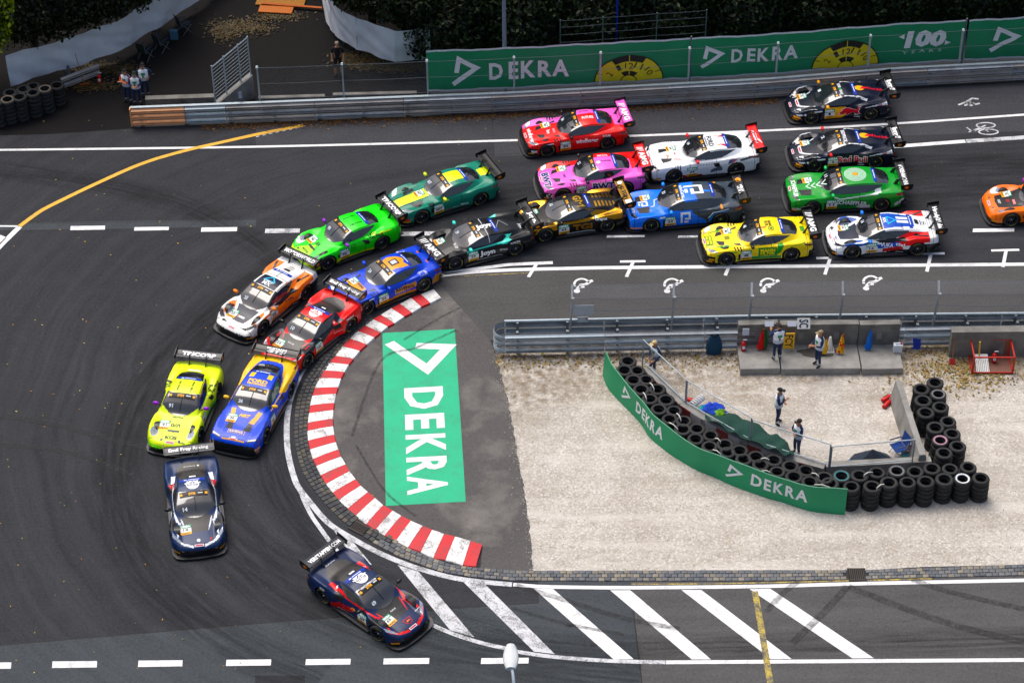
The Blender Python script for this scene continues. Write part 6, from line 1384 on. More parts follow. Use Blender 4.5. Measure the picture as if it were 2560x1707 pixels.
      paint=[('U', [3.72, 4.35, -1.25, 1.05], '#e6eaee'), ('T', [(1.05, .66), (1.75, .76), (1.72, .70), (1.05, .56)], '#e6eaee', 'm'), ('T', [(2.20, .20), (2.06, .52), (1.80, .82), (1.78, .76), (1.98, .50), (2.10, .20)], '#e6eaee', 'm'), ('T', [(1.30, .42), (1.52, .38), (1.20, .50), (.90, .56), (.92, .52)], '#e6eaee', 'm')], wingtext=EFR,
      decals=badge(-.36, 0, .48, '#0b2850')+[D(ellipse2d(16), 'top', 1.92, 0, .13, .13, '#dfe4e8'), D('F', 'top', 1.90, .44, .10, .14, '#c02030', shear=.3), D('bridgestone', 'top', -1.62, -.05, .42, .05, '#d8d8d8'), D('+', 'top', -1.62, .26, .09, .09, '#f0f0f0', bold=.06), D('ES', 'B', -.72, 0.829, .26, .12, '#c02030'), D(RECT2D, 'top', -.86, .02, .24, .08, '#e8e8e8')]),
 dict(num='69', model='mid_curvy', side='R', F=(943, 1584), R=(807, 1489), base='#0a2046', finish='matte', wing='#2a2d33', mirror='#15171a', label='navy race car with red side stripes leading out of the hairpin', bluex=-.66, steer=.22,
      paint=[('U', [3.72, 4.35, -1.25, 1.05], '#dc2c36'), ('T', [(1.05, .66), (1.75, .76), (1.72, .70), (1.05, .56)], '#dc2c36', 'm'), ('T', [(2.20, .20), (2.06, .56), (1.80, .86), (1.78, .78), (1.98, .52), (2.10, .20)], '#dc2c36', 'm'), ('T', [(1.30, .42), (1.52, .38), (1.20, .50), (.90, .56), (.92, .52)], '#dc2c36', 'm'), ('S', [(.10, 0.442), (-.60, 0.526), (-.95, 0.358), (-.95, 0.16), (-.5, 0.2)], '#b8202c'), ('S', [(.20, 0.594), (.02, 0.476), (-.12, 0.493), (.0, 0.61)], '#e8a020')], wingtext=[('VERSTAPPEN', -.19, 1.06, .17, 0, '#f4f4f4', .05, 0), ('.COM', .56, .42, .17, 0, '#f4f4f4', .01, 0)],
      decals=badge(-.38, 0, .50, '#0a2046')+[D('VERSTAPPEN.COM', 'top', -.02, 0, .72, .07, '#f0f0f0'), D((np.array([(0, 1), (1, 1), (.9, .35), (.5, 0), (.1, .35)], float), [(0, 1, 2, 3, 4)]), 'top', 1.86, .05, .34, .28, '#d03040'), D((np.array([(0, 1), (1, 1), (.9, .35), (.5, 0), (.1, .35)], float), [(0, 1, 2, 3, 4)]), 'top', 1.86, .05, .29, .24, '#0a2046', lift=.010), D(BULL, 'top', 1.84, .05, .20, .11, '#e0762a', lift=.013), D('Red Bull', 'B', -.18, 0.526, .5, .10, '#d02a38', rot=.12), D('bridgestone', 'top', -1.86, -.05, .42, .06, '#d8d8d8'), D('FUCHS', 'B', -1.3, 0.745, .22, .08, '#dcdcdc'), D('Emil Frey GO racing', 'B', -.1, 0.22, 1.1, .06, '#dfe2e6'), D('+', 'B', -.90, 0.854, .10, .10, '#f0f0f0', bold=.06), D('FUCHS', 'top', 1.16, 0, .24, .06, '#e0e0e0'), D(RECT2D, 'top', -.86, .02, .24, .08, '#e8e8e8'), D('Allianz', 'top', 1.70, .62, .20, .05, '#e8e8e8')]),
]
for s in CARS:
    a = MODELS[s['model']]['wb']/2
    if 'axis' in s:
        (x1, y1, z1, l1), (x2, y2, z2, l2) = s['axis']
        A = P(x1, y1, z1); B = P(x2, y2, z2); h = (A-B); h.z = 0; h.normalize()
        c = ((A-h*l1)+(B-h*l2))/2; c.z = 0
    else:
        A = P(*s['F'], RT); B = P(*s['R'], RT); h = (A-B); h.z = 0; h.normalize(); l = Vector((-h.y, h.x, 0))
        if s.get('side') == 'R': l = -l
        c = (A+B)/2-l*.975; c.z = 0
    s['loc'] = c; s['rz'] = math.atan2(h.y, h.x)
    build_car(s)
# ================================================================== TYRE WALLS
def tyre_mesh(seed, col=(.017, .017, .018), rim=None):
    rnd = random.Random(seed); mb = MB(); R_, H = .33, .205
    prof = [(.20, .03), (.21, .005), (.27, 0), (.315, .02), (R_, .05), (R_, H-.05), (.315, H-.02), (.27, H), (.21, H-.005), (.20, H-.03), (.235, H-.05), (.25, H*.5), (.235, .05)]
    mb.lathe(prof, 26, closed=True)
    cols = []
    for i in range(len(prof)):
        for k in range(26):
            c = col
            if rim is not None and i in (7, 8): c = rim
            elif i in (4,) and rnd.random() < .12: c = tuple(x*2.2 for x in col)
            cols.append(c)
    mb.c = cols
    me = mb.mesh('tyre', True); me.materials.append(attr_mat('tyre_rubber', .75, var=.3, scale=7) if 'tyre_rubber' not in bpy.data.materials else bpy.data.materials['tyre_rubber'])
    return me
TM = [tyre_mesh(k, (.010+.003*(k % 3),)*3) for k in range(5)]
TSPEC = {'white': tyre_mesh(11, rim=(.62, .64, .66)), 'pale': tyre_mesh(12, rim=(.13, .13, .135)), 'teal': tyre_mesh(13, rim=(.03, .14, .15)), 'pink': tyre_mesh(14, rim=(.38, .20, .26)), 'brown': tyre_mesh(15, rim=(.12, .09, .06))}
ORD = ['first', 'second', 'third', 'fourth', 'fifth', 'sixth', 'seventh', 'eighth', 'ninth', 'tenth', 'eleventh', 'twelfth', 'thirteenth', 'fourteenth', 'fifteenth', 'sixteenth', 'seventeenth', 'eighteenth', 'nineteenth', 'twentieth', 'twenty-first', 'twenty-second', 'twenty-third', 'twenty-fourth']
def lvl(k, n): return 'top tyre' if k == n-1 else 'bottom tyre' if k == 0 else ORD[n-1-k]+' tyre down'
def belt_gap(g):
    return min(((Vector((p.x+O_BELT.x, p.y+O_BELT.y, 0))-Vector((g.x, g.y, 0))).length, i) for i, p in enumerate(BELTP))
O_BELT = belt.location.copy(); BELTP = [belt_pt(k/120, .9, -.03) for k in range(121)]
def stack(px, py, n, label, group, top=None, toplabel=None, hs=.205):
    H = n*hs; g = P(px, py, H)
    if 'banner' in label:
        d, i = belt_gap(g)
        if d < .385:
            a = BELTP[max(i-1, 0)]; b = BELTP[min(i+1, 120)]; q_ = (b-a); q_.z = 0; q_.normalize(); g = g+Vector((-q_.y, q_.x, 0))*(.385-d)
    for k in range(n):
        me = TM[random.randrange(5)]
        if k == n-1 and top: me = TSPEC[top]
        o = bpy.data.objects.new('tyre', me); COL.objects.link(o)
        o.location = (g.x+random.uniform(-.018, .018), g.y+random.uniform(-.018, .018), k*hs); o.rotation_euler = (0, 0, random.uniform(0, 6))
        s = random.uniform(.93, 1.04); o.scale = (s, s, 1); o.rotation_euler = (random.gauss(0, .012), random.gauss(0, .012), o.rotation_euler[2])
        if k == n-1 and toplabel: tag(o, toplabel, 'tyre', group)
        else: tag(o, '%s of %s' % (lvl(k, n), label), 'tyre', group)
GR1 = 'tyres in the double row behind the curved green banner'
rowb = [(1568.7, 902), (1594, 925), (1616.4, 948.4), (1643, 972), (1665.5, 998.9), (1683.8, 1024.8), (1709, 1050.8), (1742, 1070), (1776, 1087.6), (1812, 1109.5), (1850, 1124.6), (1890, 1139.7), (1935, 1149), (1976, 1163), (2016, 1175), (2061, 1192), (2105, 1189), (2150, 1187.7), (2194, 1179.4), (2241, 1175), (2287.4, 1176.7), (2331, 1170), (2375, 1170), (2420, 1167)]
rowf = [(1554, 926.6), (1578.6, 949.8), (1602, 972), (1624.9, 996), (1644.5, 1022.7), (1667, 1049.4), (1702, 1075), (1738, 1095.8), (1773.6, 1115), (1815, 1136), (1855.8, 1152), (1896, 1167), (1942, 1180.8), (1983, 1193), (2024, 1207), (2076, 1218), (2130, 1217), (2180.5, 1213.7), (2223, 1204), (2269.6, 1204), (2314.8, 1202.7), (2361.5, 1196), (2406.7, 1194.5), (2453.3, 1193)]
spec1 = {(2105, 1189): ('teal', 'tyre with a teal painted sidewall on top of the back row'), (2406.7, 1194.5): ('white', 'tyre with a bright white painted sidewall near the end of the front row'), (2241, 1175): ('pale', 'tyre with a pale worn rim edge on the back row')}
def the_stack(i): return '%s stack from left, %s row behind green banner' % (ORD[i % 24], 'back' if i < 24 else 'front')
for i, (x, y) in enumerate(rowb+rowf):
    sp = spec1.get((x, y)); stack(x, y, 5, the_stack(i), GR1, sp[0] if sp else None, sp[1] if sp else None)
colm = [(2338, 954.6), (2304, 971), (2346, 984.8), (2309, 999.8), (2350.5, 1016), (2313.5, 1030), (2369.7, 1052), (2339.5, 1067), (2382, 1083.5), (2350.5, 1100), (2393, 1113.6), (2360, 1130)]
spec2 = {(2346, 984.8): ('pale', 'tyre with a pale grey sidewall in the column by the concrete wall'), (2350.5, 1100): ('pink', 'tyre with a pinkish painted sidewall in the column by the concrete wall')}
for i, (x, y) in enumerate(colm):
    sp = spec2.get((x, y)); stack(x, y, 3 if i == 0 else 5, '%s stack from far end, column by concrete barrier' % ORD[i], 'tyres in the column beside the concrete barrier', sp[0] if sp else None, sp[1] if sp else None)
for i, (x, y) in enumerate([(18, 248), (49, 241), (82, 231), (111, 221), (141, 212), (-12, 256), (25, 231), (58, 222), (82, 215), (-20, 236)]):
    stack(x, y, 6 if y > 212 else 5, '%s stack, far left %s row below white sheet' % (('third', 'fourth', 'fifth', 'sixth', 'seventh', 'second', 'second', 'third', 'fourth', 'first')[i], 'front' if i < 6 else 'back'), 'tyres stacked at the far left', 'brown' if x in (18, 111) else None)
def strap(a, b, label):
    A, B = P(*a, 1.05), P(*b, 1.05); mb = MB(); m_ = (A+B)/2+Vector((0, 0, .06))
    mb.tube([A-Vector((0, 0, .12)), A, m_, B, B-Vector((0, 0, .12))], .022, 6); o = mb.obj('strap', simple('strap_white', (.62, .60, .54), .8) if 'strap_white' not in bpy.data.materials else bpy.data.materials['strap_white'], None, True)
    mid_ = (A+B)/2; 
    for v in o.data.vertices: v.co = v.co-Vector((mid_.x, mid_.y, 0))
    o.location = (mid_.x, mid_.y, 0); tag(o, label, 'strap', 'white straps tying the tyres')
ST = [((1625, 957), (1635, 972)), ((1608, 981), (1616, 996)), ((1692, 1033), (1702, 1048)), ((1673, 1056), (1694, 1072)), ((1788, 1095), (1801, 1103)), ((1783, 1124), (1802, 1135)), ((1903, 1146), (1922, 1148)), ((1904, 1177), (1925, 1180)), ((2030, 1182), (2047, 1190)), ((2037, 1211), (2075, 1218)), ((2161, 1186), (2181, 1180)), ((2193, 1218), (2210, 1210))]
for i, (a, b) in enumerate(ST): strap(a, b, '%s short white strap along the tyre rows counted from the left' % ORD[i])

# ================================================================== PEOPLE
SKIN = hx('#b98a6e'); NAVY = hx('#1b2a4c'); SHOE = hx('#15151a'); WHITE = hx('#f2f4f6')
vestm = attr_mat('vest_cloth', .85, var=.10, scale=10)
def person(px, py, face, label, pose='stand', z=0.0, cap='#141418', vest=True, top=NAVY, legs=NAVY, arms=None, h=1.78, shorts=False, lean=0.0, hair=None, held=None):
    g = P(px, py, z); root = thing('person', g, face, label, 'person'); k = h/1.78
    V3 = lambda *a: Vector(a)
    # +y is the way the person faces, x their left-right
    J = dict(pel=V3(0, 0, .96), ch=V3(0, .0+lean*.3, 1.24), nb=V3(0, lean*.55-.01, 1.45), nk=V3(0, lean*.6, 1.52), jaw=V3(0, .035+lean*.65, 1.58), hd=V3(0, .015+lean*.66, 1.67), cr=V3(0, 0+lean*.66, 1.74),
             ls=V3(-.19, lean*.5, 1.42), rs=V3(.19, lean*.5, 1.42), lh=V3(-.10, 0, .92), rh=V3(.10, 0, .92), lk=V3(-.12, .03, .50), rk=V3(.12, .03, .50), la=V3(-.13, -.02, .09), ra=V3(.13, -.02, .09), lt=V3(-.15, .15, .04), rt=V3(.15, .15, .04))
    P_ = {'stand': (V3(-.27, -.05, 1.14), V3(-.25, .08, .90), V3(.27, -.05, 1.14), V3(.25, .08, .90)),
          'hips': (V3(-.40, -.06, 1.20), V3(-.22, .10, 1.06), V3(.40, -.06, 1.20), V3(.22, .10, 1.06)),
          'cross': (V3(-.27, .08, 1.16), V3(.08, .24, 1.20), V3(.27, .08, 1.16), V3(-.08, .25, 1.22)),
          'reach': (V3(-.28, .10, 1.18), V3(-.20, .34, 1.26), V3(.26, .02, 1.14), V3(.22, .24, .98)),
          'phone': (V3(-.27, .06, 1.16), V3(-.08, .26, 1.14), V3(.27, .06, 1.16), V3(.08, .26, 1.14)),
          'knee': (V3(-.30, .06, 1.16), V3(-.18, .34, .98), V3(.30, .06, 1.16), V3(.12, .36, .96))}[pose]
    if pose == 'knee':
        J['lk'] = V3(-.12, .42, .86); J['la'] = V3(-.12, .46, .48); J['lt'] = V3(-.13, .62, .44)
    if pose == 'stride' or pose == 'stand': J['ra'] += V3(0, .10, 0); J['rt'] += V3(0, .10, 0); J['rk'] += V3(0, .06, 0)
    J['le'], J['lw'], J['re'], J['rw'] = P_
    edges = [('pel', 'ch'), ('ch', 'nb'), ('nb', 'nk'), ('nk', 'jaw'), ('jaw', 'hd'), ('hd', 'cr'), ('nb', 'ls'), ('nb', 'rs'), ('ls', 'le'), ('le', 'lw'), ('rs', 're'), ('re', 'rw'), ('pel', 'lh'), ('pel', 'rh'), ('lh', 'lk'), ('lk', 'la'), ('la', 'lt'), ('rh', 'rk'), ('rk', 'ra'), ('ra', 'rt')]
    rad = dict(pel=(.155, .115), ch=(.165, .115), nb=(.11, .09), nk=(.055, .058), jaw=(.068, .075), hd=(.078, .095), cr=(.058, .07), ls=(.075, .075), rs=(.075, .075), le=(.05, .05), re=(.05, .05), lw=(.033, .033), rw=(.033, .033), lh=(.095, .10), rh=(.095, .10), lk=(.066, .066), rk=(.066, .066), la=(.05, .055), ra=(.05, .055), lt=(.042, .035), rt=(.042, .035))
    nm = list(J); idx = {n: i for i, n in enumerate(nm)}
    me = bpy.data.meshes.new('sk'); me.from_pydata([tuple(J[n]*k) for n in nm], [(idx[a], idx[b]) for a, b in edges], [])
    ob = bpy.data.objects.new('sk', me); COL.objects.link(ob)
    ob.modifiers.new('skin', 'SKIN'); 
    sv = me.skin_vertices[0].data
    for n in nm: sv[idx[n]].radius = tuple(r*k for r in rad[n]); sv[idx[n]].use_root = (n == 'pel')
    ss = ob.modifiers.new('sub', 'SUBSURF'); ss.levels = 1; ss.render_levels = 1
    SKQ.append((ob, root, J, nm, edges, dict(top=top, legs=legs, arms=arms or top, shorts=shorts, k=k, vest=vest, cap=cap, hair=hair, held=held, lean=lean)))
SKQ = []
def finish_people():
    dg_ = bpy.context.evaluated_depsgraph_get(); out = []
    for it in SKQ: out.append(bpy.data.meshes.new_from_object(it[0].evaluated_get(dg_)))
    for (ob, root, J, nm, edges, o), me in zip(SKQ, out):
        bpy.data.objects.remove(ob); k = o['k']
        me.name = 'body'; co = np.array([v.co[:] for v in me.vertices])/k
        segc = {}
        for a, b in edges:
            if a in ('nk', 'jaw', 'hd') : c = SKIN
            elif (a, b) in (('le', 'lw'), ('re', 'rw')): c = 'fore'
            elif a in ('ls', 'rs') : c = o['arms']
            elif a in ('lh', 'rh'): c = o['legs']
            elif a in ('lk', 'rk'): c = 'shin'
            elif a in ('la', 'ra'): c = SHOE
            else: c = o['top']
            segc[(a, b)] = c
        best = np.full(len(co), 9.0); cc = np.zeros((len(co), 3))
        for (a, b), c in segc.items():
            A, B = np.array(J[a]), np.array(J[b]); d = B-A; t = np.clip(((co-A)@d)/(d@d), 0, 1); dist = np.linalg.norm(co-(A+t[:, None]*d), axis=1); s = dist < best
            if c == 'fore': col = np.where((t > .86)[:, None], SKIN, SKIN if o['shorts'] else o['arms'])
            elif c == 'shin': col = np.where(((t > .70) & (t < .84))[:, None] & (not o['shorts']), WHITE, SKIN if o['shorts'] else o['legs'])
            else: col = np.tile(c, (len(co), 1))
            best = np.where(s, dist, best); cc[s] = col[s]
        # hands with five fingers, nose and ears are part of the body mesh
        ex = MB()
        for s, w_, e_ in ((-1, 'lw', 'le'), (1, 'rw', 're')):
            Wp, E = J[w_], J[e_]; d = (Wp-E).normalized(); sd = d.cross(Vector((0, 0, 1))).normalized() if abs(d.z) < .9 else Vector((0, 1, 0)); nn = d.cross(sd)
            ex.tube([Wp*k, (Wp+d*.05)*k, (Wp+d*.10)*k], [.030*k, .040*k, .034*k], 8, SKIN)
            for f in range(4):
                b_ = Wp+d*.095+sd*(-.03+.02*f); l = (.062, .072, .068, .052)[f]
                ex.tube([b_*k, (b_+d*l*.55+nn*.006)*k, (b_+d*l+nn*.022)*k], [.0095*k, .009*k, .007*k], 5, SKIN)
            b_ = Wp+d*.03+sd*.034; ex.tube([b_*k, (b_+d*.03+sd*.022)*k, (b_+d*.062+sd*.026)*k], [.012*k, .011*k, .008*k], 5, SKIN)
        hd = J['hd']; ex.tube([(hd+Vector((0, .085, .0)))*k, (hd+Vector((0, .118, -.03)))*k], [.008*k, .015*k], 5, SKIN)
        for s in (-1, 1):
            ex.tube([(hd+Vector((s*.078, -.005, .02)))*k, (hd+Vector((s*.092, -.012, -.03)))*k], [.018*k, .012*k], 5, SKIN)
            ex.box(tuple((hd+Vector((s*.032, .088, .015)))*k), (.022*k, .012*k, .010*k), hx('#1a1512'))
        ex.box(tuple((J['jaw']+Vector((0, .078, -.005)))*k), (.045*k, .010*k, .010*k), hx('#7a4a40'))
        mb = MB(); mb.v = [tuple(v.co) for v in me.vertices]; fcs = [tuple(p.vertices) for p in me.polygons]; mb.f = list(fcs); mb.c = [tuple(cc[list(f)].mean(0)) for f in fcs]
        n0 = len(mb.v); mb.v += ex.v; mb.f += [tuple(n0+i for i in f) for f in ex.f]; mb.c += ex.c
        mb.obj('body', MAT['cloth'], root, True); bpy.data.meshes.remove(me)
        ln = o['lean']
        if o['vest']:
            mb = MB(); rows = []; prof = [(.92, .215, .165), (1.08, .215, .16), (1.22, .218, .165), (1.34, .222, .155), (1.43, .235, .13), (1.49, .13, .10)]
            for z_, rx, ry in prof:
                yo = ln*(z_-.96)*1.1; rows.append([Vector((rx*math.cos(t), ry*math.sin(t)+yo, z_))*k for t in np.linspace(0, 2*math.pi, 28, endpoint=False)])
            mb.grid(rows, WHITE, close=True)
            for i in range(len(prof)-1):
                for j in range(28):
                    t = (j+.5)/28*2*math.pi; fr_ = abs(math.cos(t)) < .55; c = None
                    if i == 2 and abs(math.cos(t)) < .40: c = hx('#2a8a68')
                    if i == 1 and abs(math.cos(t)) < .30: c = hx('#b9a469') if (j % 2) else hx('#4a5a66')
                    if i == 0: c = hx('#b8bec8')
                    if c: mb.c[i*28+j] = c
            mb.obj('vest', vestm, root, True)
        hp = J['hd']*k
        if o['cap']:
            mb = MB(); c = hx(o['cap']); rows = []
            for i in range(6):
                t = i/5*math.pi/2; rows.append([hp+Vector((.098*k*math.cos(t)*math.cos(a_), -.012+.112*k*math.cos(t)*math.sin(a_), .03+.085*k*math.sin(t))) for a_ in np.linspace(0, 2*math.pi, 16, endpoint=False)])
            mb.grid(rows, c, close=True)
            br = [[hp+Vector((.085*k*math.cos(a_)*(1-.0*q), (.08+.10*q)*k+.02*k*math.sin(a_), .035-.015*q)) for a_ in np.linspace(.0, math.pi, 8)] for q in (0, 1)]
            mb.grid(br, c); mb.obj('cap', MAT['cloth'], root, True)
        if o['hair']:
            mb = MB(); c = hx(o['hair']); rows = []
            for i in range(6):
                t = i/5*math.pi/2; rows.append([hp+Vector((.092*k*math.cos(t)*math.cos(a_), -.02+.105*k*math.cos(t)*math.sin(a_), .035+.07*k*math.sin(t))) for a_ in np.linspace(0, 2*math.pi, 16, endpoint=False)])
            mb.grid(rows, c, close=True); mb.obj('hair', MAT['cloth'], root, True)
PI = math.pi
person(345, 262, PI, 'marshal in white vest nearest the orange rail end, holding yellow flag sticks', 'phone', cap='#1a2a22')
person(322, 256, PI-.5, 'marshal in white vest with an orange sleeve behind the two others', 'cross', arms=hx('#d8551e'), cap='#131317')
person(365, 241, PI+.1, 'marshal in white vest standing hands on hips behind the rail end', 'hips', cap='#131317')
person(847, 187, PI, 'man in black shirt and shorts on the closed path', 'stand', cap=None, vest=False, top=hx('#101013'), legs=hx('#0e0e12'), arms=hx('#101013'), shorts=True, hair='#8a8078')
person(1942, 898, .25, 'marshal with his back turned beside the yellow board on the stand', 'reach', z=.32, cap='#2a221c')
person(2044, 914, PI/2+.4, 'marshal in beige cap on the stand holding a yellow flag', 'reach', z=.32, cap='#8a7c62')
person(1641, 935, PI-.9, 'marshal in beige cap with one foot up on the barrier', 'knee', cap='#c2ac84', lean=.25)
person(1943, 1058, -PI/2-.35, 'marshal standing on the open gravel with folded arms', 'cross', cap='#17181d')
person(1991, 1136, PI/2+.5, 'marshal with crossed arms just behind the mesh fence', 'cross', cap='#2a2420')
finish_people()

# ================================================================== STAND PROPS
def place(px, py, z=0.0): return P(px, py, z)
cl = lambda h: hx(h)
def prop(name, px, py, z, label, cat, parts, rz=0, group=None):
    """parts: list of (part name, builder(mb), smooth)"""
    t_ = thing(name, P(px, py, z), rz, label, cat, group)
    for nm, fn, sm in parts:
        mb = MB(); fn(mb); mb.obj(nm, MAT['plain'] if nm not in ('flag', 'cloth', 'seat', 'backrest') else MAT['cloth'], t_, sm)
    return t_
def extinguisher(px, py, z, label, lying=None):
    RED = cl('#b51219')
    def tank(m): m.lathe([(0, 0), (.085, 0), (.09, .02), (.09, .36), (.075, .42), (.03, .46), (0, .46)], 14, col=RED)
    def valve(m): m.tube([(0, 0, .44), (0, 0, .53)], .022, 6, cl('#1c1c1c')); m.box((.05, 0, .54), (.15, .03, .03), cl('#cfcfcf'))
    def hose(m): m.tube([(.03, 0, .50), (.12, 0, .42), (.13, 0, .15)], .012, 6, cl('#151515'))
    def lab(m): m.grid([[(.092*math.cos(t), .092*math.sin(t), z_) for t in np.linspace(-2.2, -.9, 6)] for z_ in (.14, .28)], cl('#e8e8e8'))
    t_ = prop('fire_extinguisher', px, py, z, label, 'fire extinguisher', [('tank', tank, True), ('valve', valve, False), ('hose', hose, True), ('label_plate', lab, False)], 0, 'fire extinguishers')
    if lying is not None: t_.rotation_euler = (math.pi/2-.05, 0, lying); t_.location.z += .09
extinguisher(1858, 876, .33, 'red fire extinguisher standing on the left end of the marshal stand')
extinguisher(2205, 1006, 0, 'upper of two red fire extinguishers lying on the gravel', 2.2); extinguisher(2209, 1022, 0, 'lower of two red fire extinguishers lying on the gravel', 2.45)
extinguisher(250, 208, 0, 'red fire extinguisher beside the far left rail piece', None)
extinguisher(2484, 905, .1, 'red fire extinguisher inside the red cage', None)
extinguisher(1714, 1000, 0.05, 'small red extinguisher lying behind the diagonal barrier', 1.0)
def furled(px, py, z, c1, label, lean_=.12, stripes=None, h=1.0):
    def stick(m): m.tube([(0, 0, 0), (.03, lean_*h, h)], .012, 6, cl('#8a6a3a'))
    def flag(m):
        rows = []
        for i in range(9):
            t = i/8; wv = .16*(1-t)*.9+.02; zc_ = .10+t*(h-.15)
            rows.append([(wv*1.2*math.cos(a)*(.55+.45*(math.cos(a) < 0))+.03*math.sin(4*a+i*.6)-.04*(1-t), lean_*(zc_)-.02+wv*.32*math.sin(a)+.02*math.sin(3*a+i), zc_+.05*math.sin(2*a+1)*(1-t)) for a in np.linspace(0, 2*PI, 14, endpoint=False)])
        m.grid(rows, cl(c1), close=True)
        if stripes:
            for i in range(len(m.c)):
                if (i//14+i % 14) % 3 == 0: m.c[i] = cl(stripes)
    return prop('flag', px, py, z, label, 'flag', [('pole', stick, False), ('cloth', flag, True)], 0, 'flags leaning on the stand wall')
furled(1905, 876, .33, '#c01018', 'red rolled flag leaning on the stand wall beside the extinguisher')
furled(1913, 874, .33, '#1f5a30', 'dark green rolled flag just behind the red one')
furled(2174, 876, .33, '#1668b8', 'blue flag leaning on the right block of the stand')
furled(2105, 886, .33, '#d8a818', 'yellow and red striped flag slumped on the stand', .25, '#c03020', h=.9)
furled(2063, 886, .33, '#e8b80c', 'yellow flag held low beside the marshal in the beige cap', .05, h=.8)
def cone(px, py, z, label):
    def base(m): m.box((0, 0, .02), (.38, .38, .04), cl('#cfcfcb'))
    def body(m): m.lathe([(.15, .04), (.14, .10), (.05, .66), (.03, .70), (0, .70)], 16, col=cl('#dedcd6'))
    prop('traffic_cone', px, py, z, label, 'cone', [('base', base, False), ('body', body, True)])
cone(2073, 876, .33, 'off-white cone standing behind the marshal in the beige cap')
def canister(m):
    m.box((0, 0, .19), (.34, .20, .36), cl('#cfd6da')); m.box((0, 0, .40), (.20, .05, .06), cl('#cfd6da'))
prop('canister', 2243, 878, .33, 'white plastic canister with a red cap on the stand', 'canister', [('tank', canister, False), ('cap', lambda m: m.lathe([(.04, .37), (.04, .43), (0, .43)], 10, c=(.12, 0, 0), col=cl('#b02030')), False)])
def board(px, py, z, w_, h_, colr, txt, label, rz=0, rot=False, pole=False):
    t_ = thing('board', P(px, py, z), rz, label, 'board')
    mb = MB(); mb.box((0, 0, h_/2), (w_, .025, h_), cl(colr)); mb.obj('panel', MAT['plain'], t_)
    if pole: mb = MB(); mb.tube([(w_*.3, .02, 0), (w_*.5, -.25, -.42)], .015, 6, cl('#9a7a44')); mb.obj('handle', MAT['plain'], t_)
    if txt:
        v, f = text2d(txt, .02); mb = MB()
        for a, b in v:
            X, Z = (a-.5, b-.5) if not rot else (b-.5, .5-a)
            mb.v.append((X*w_*.72, -.018, h_/2+Z*h_*.78))
        mb.f = list(f); mb.c = [cl('#14140f')]*len(f); mb.obj('lettering', MAT['print'], t_)
    return t_
board(1971, 871, .45, .42, .78, '#e8b40c', 'FCY', 'yellow board with black letters behind the marshal on the stand', rot=True, pole=True)
sb = board(2009, 822, 1.42, .50, .42, '#e4e4e0', 'SC', 'white board with black letters on top of the stand wall', rot=True); sb.rotation_euler = (-.5, 0, 0)
for i, (x, lb) in enumerate(((1923, 'left white sheet clipped on the stand wall top'), (1980, 'right white sheet clipped on the stand wall top'))):
    b_ = board(x, 816, 1.42, .34, .20, '#d5d9e2', None, lb); b_.rotation_euler = (-.6, 0, 0)
pt = board(1864, 838, .95, .26, .34, '#c8ccd6', None, 'white printed sheet stuck on the left stand block')
def bag(m):
    rows = []
    for i in range(7):
        t = i/6; rows.append([((.16+.16*math.sin(t*2.3))*math.cos(a)*(1+.1*math.sin(4*a)), .12*math.sin(a), .95-t*.93) for a in np.linspace(0, 2*PI, 14, endpoint=False)])
    m.grid(rows, cl('#123a52'), close=True)
prop('bag', 1784, 884, 0, 'dark blue cloth bag hanging on the guard rail left of the stand', 'bag', [('cloth', bag, True)])
prop('rag', 2289, 868, .55, 'dark blue rag hung over the guard rail right of the stand', 'rag', [('cloth', lambda m: m.grid([[(x+.02*math.sin(z*9), -.12-.02*math.sin(x*20), z) for x in np.linspace(-.15, .15, 6)] for z in np.linspace(0, .55, 6)], cl('#1a2f8a')), True)])
# shovel
prop('shovel', 2379, 910, 0, 'red shovel leaning against the concrete wall', 'shovel', [('handle', lambda m: m.tube([(0, 0, .2), (.12, .55, 1.25)], .016, 6, cl('#8a5a30')), False), ('blade', lambda m: m.grid([[(x, -.10+.10*v+.02*abs(x), .02+.26*v) for x in (-.12, -.05, .05, .12)] for v in (0, .5, 1)], cl('#b83a3c')), False)])
# red cage
def cage():
    t_ = thing('wire_cage', P(2480, 935), -.02, 'open red steel cage with a white grid and extinguisher inside', 'cage'); c = cl('#a83220'); W_, D_, H_ = 1.55, 1.05, .85
    for nm, pts in (('post', [(-W_/2, 0), (W_/2, 0), (W_/2, D_), (-W_/2, D_)]),):
        for x, y in pts: mb = MB(); mb.box((x, y, H_/2), (.07, .07, H_), c); mb.obj('post', MAT['plain'], t_)
    for z in (.08, H_):
        for (x0, y0), (x1, y1) in (((-W_/2, 0), (W_/2, 0)), ((W_/2, 0), (W_/2, D_)), ((W_/2, D_), (-W_/2, D_)), ((-W_/2, D_), (-W_/2, 0))):
            mb = MB(); mb.tube([(x0, y0, z), (x1, y1, z)], .035, 6, c); mb.obj('rail', MAT['plain'], t_)
    mb = MB(); mb.box((0, D_/2, .08), (W_, D_, .03), cl('#6a4a40')); mb.obj('floor', MAT['plain'], t_)
    mb = MB(); mb.box((0, D_-.01, H_/2), (W_-.06, .02, H_-.1), cl('#7a4a40')); mb.obj('back_panel', MAT['plain'], t_)
cage()
def grid_board(m):
    m.box((0, 0, .0), (.50, .80, .05), cl('#d8d8d4'))
    for k in range(7): m.box((-.21+.07*k, -.12, .03), (.02, .5, .02), cl('#8a8a86'))
o = prop('grid_board', 2455, 908, .22, 'white ribbed board lying inside the red cage', 'board', [('panel', grid_board, False)]); o.rotation_euler = (.35, 0, 0)
prop('pole', 2447, 905, .12, 'short yellow pole standing in the corner of the red cage', 'pole', [('shaft', lambda m: m.tube([(0, 0, 0), (-.05, .1, .95)], .03, 6, cl('#d8b020')), False)])
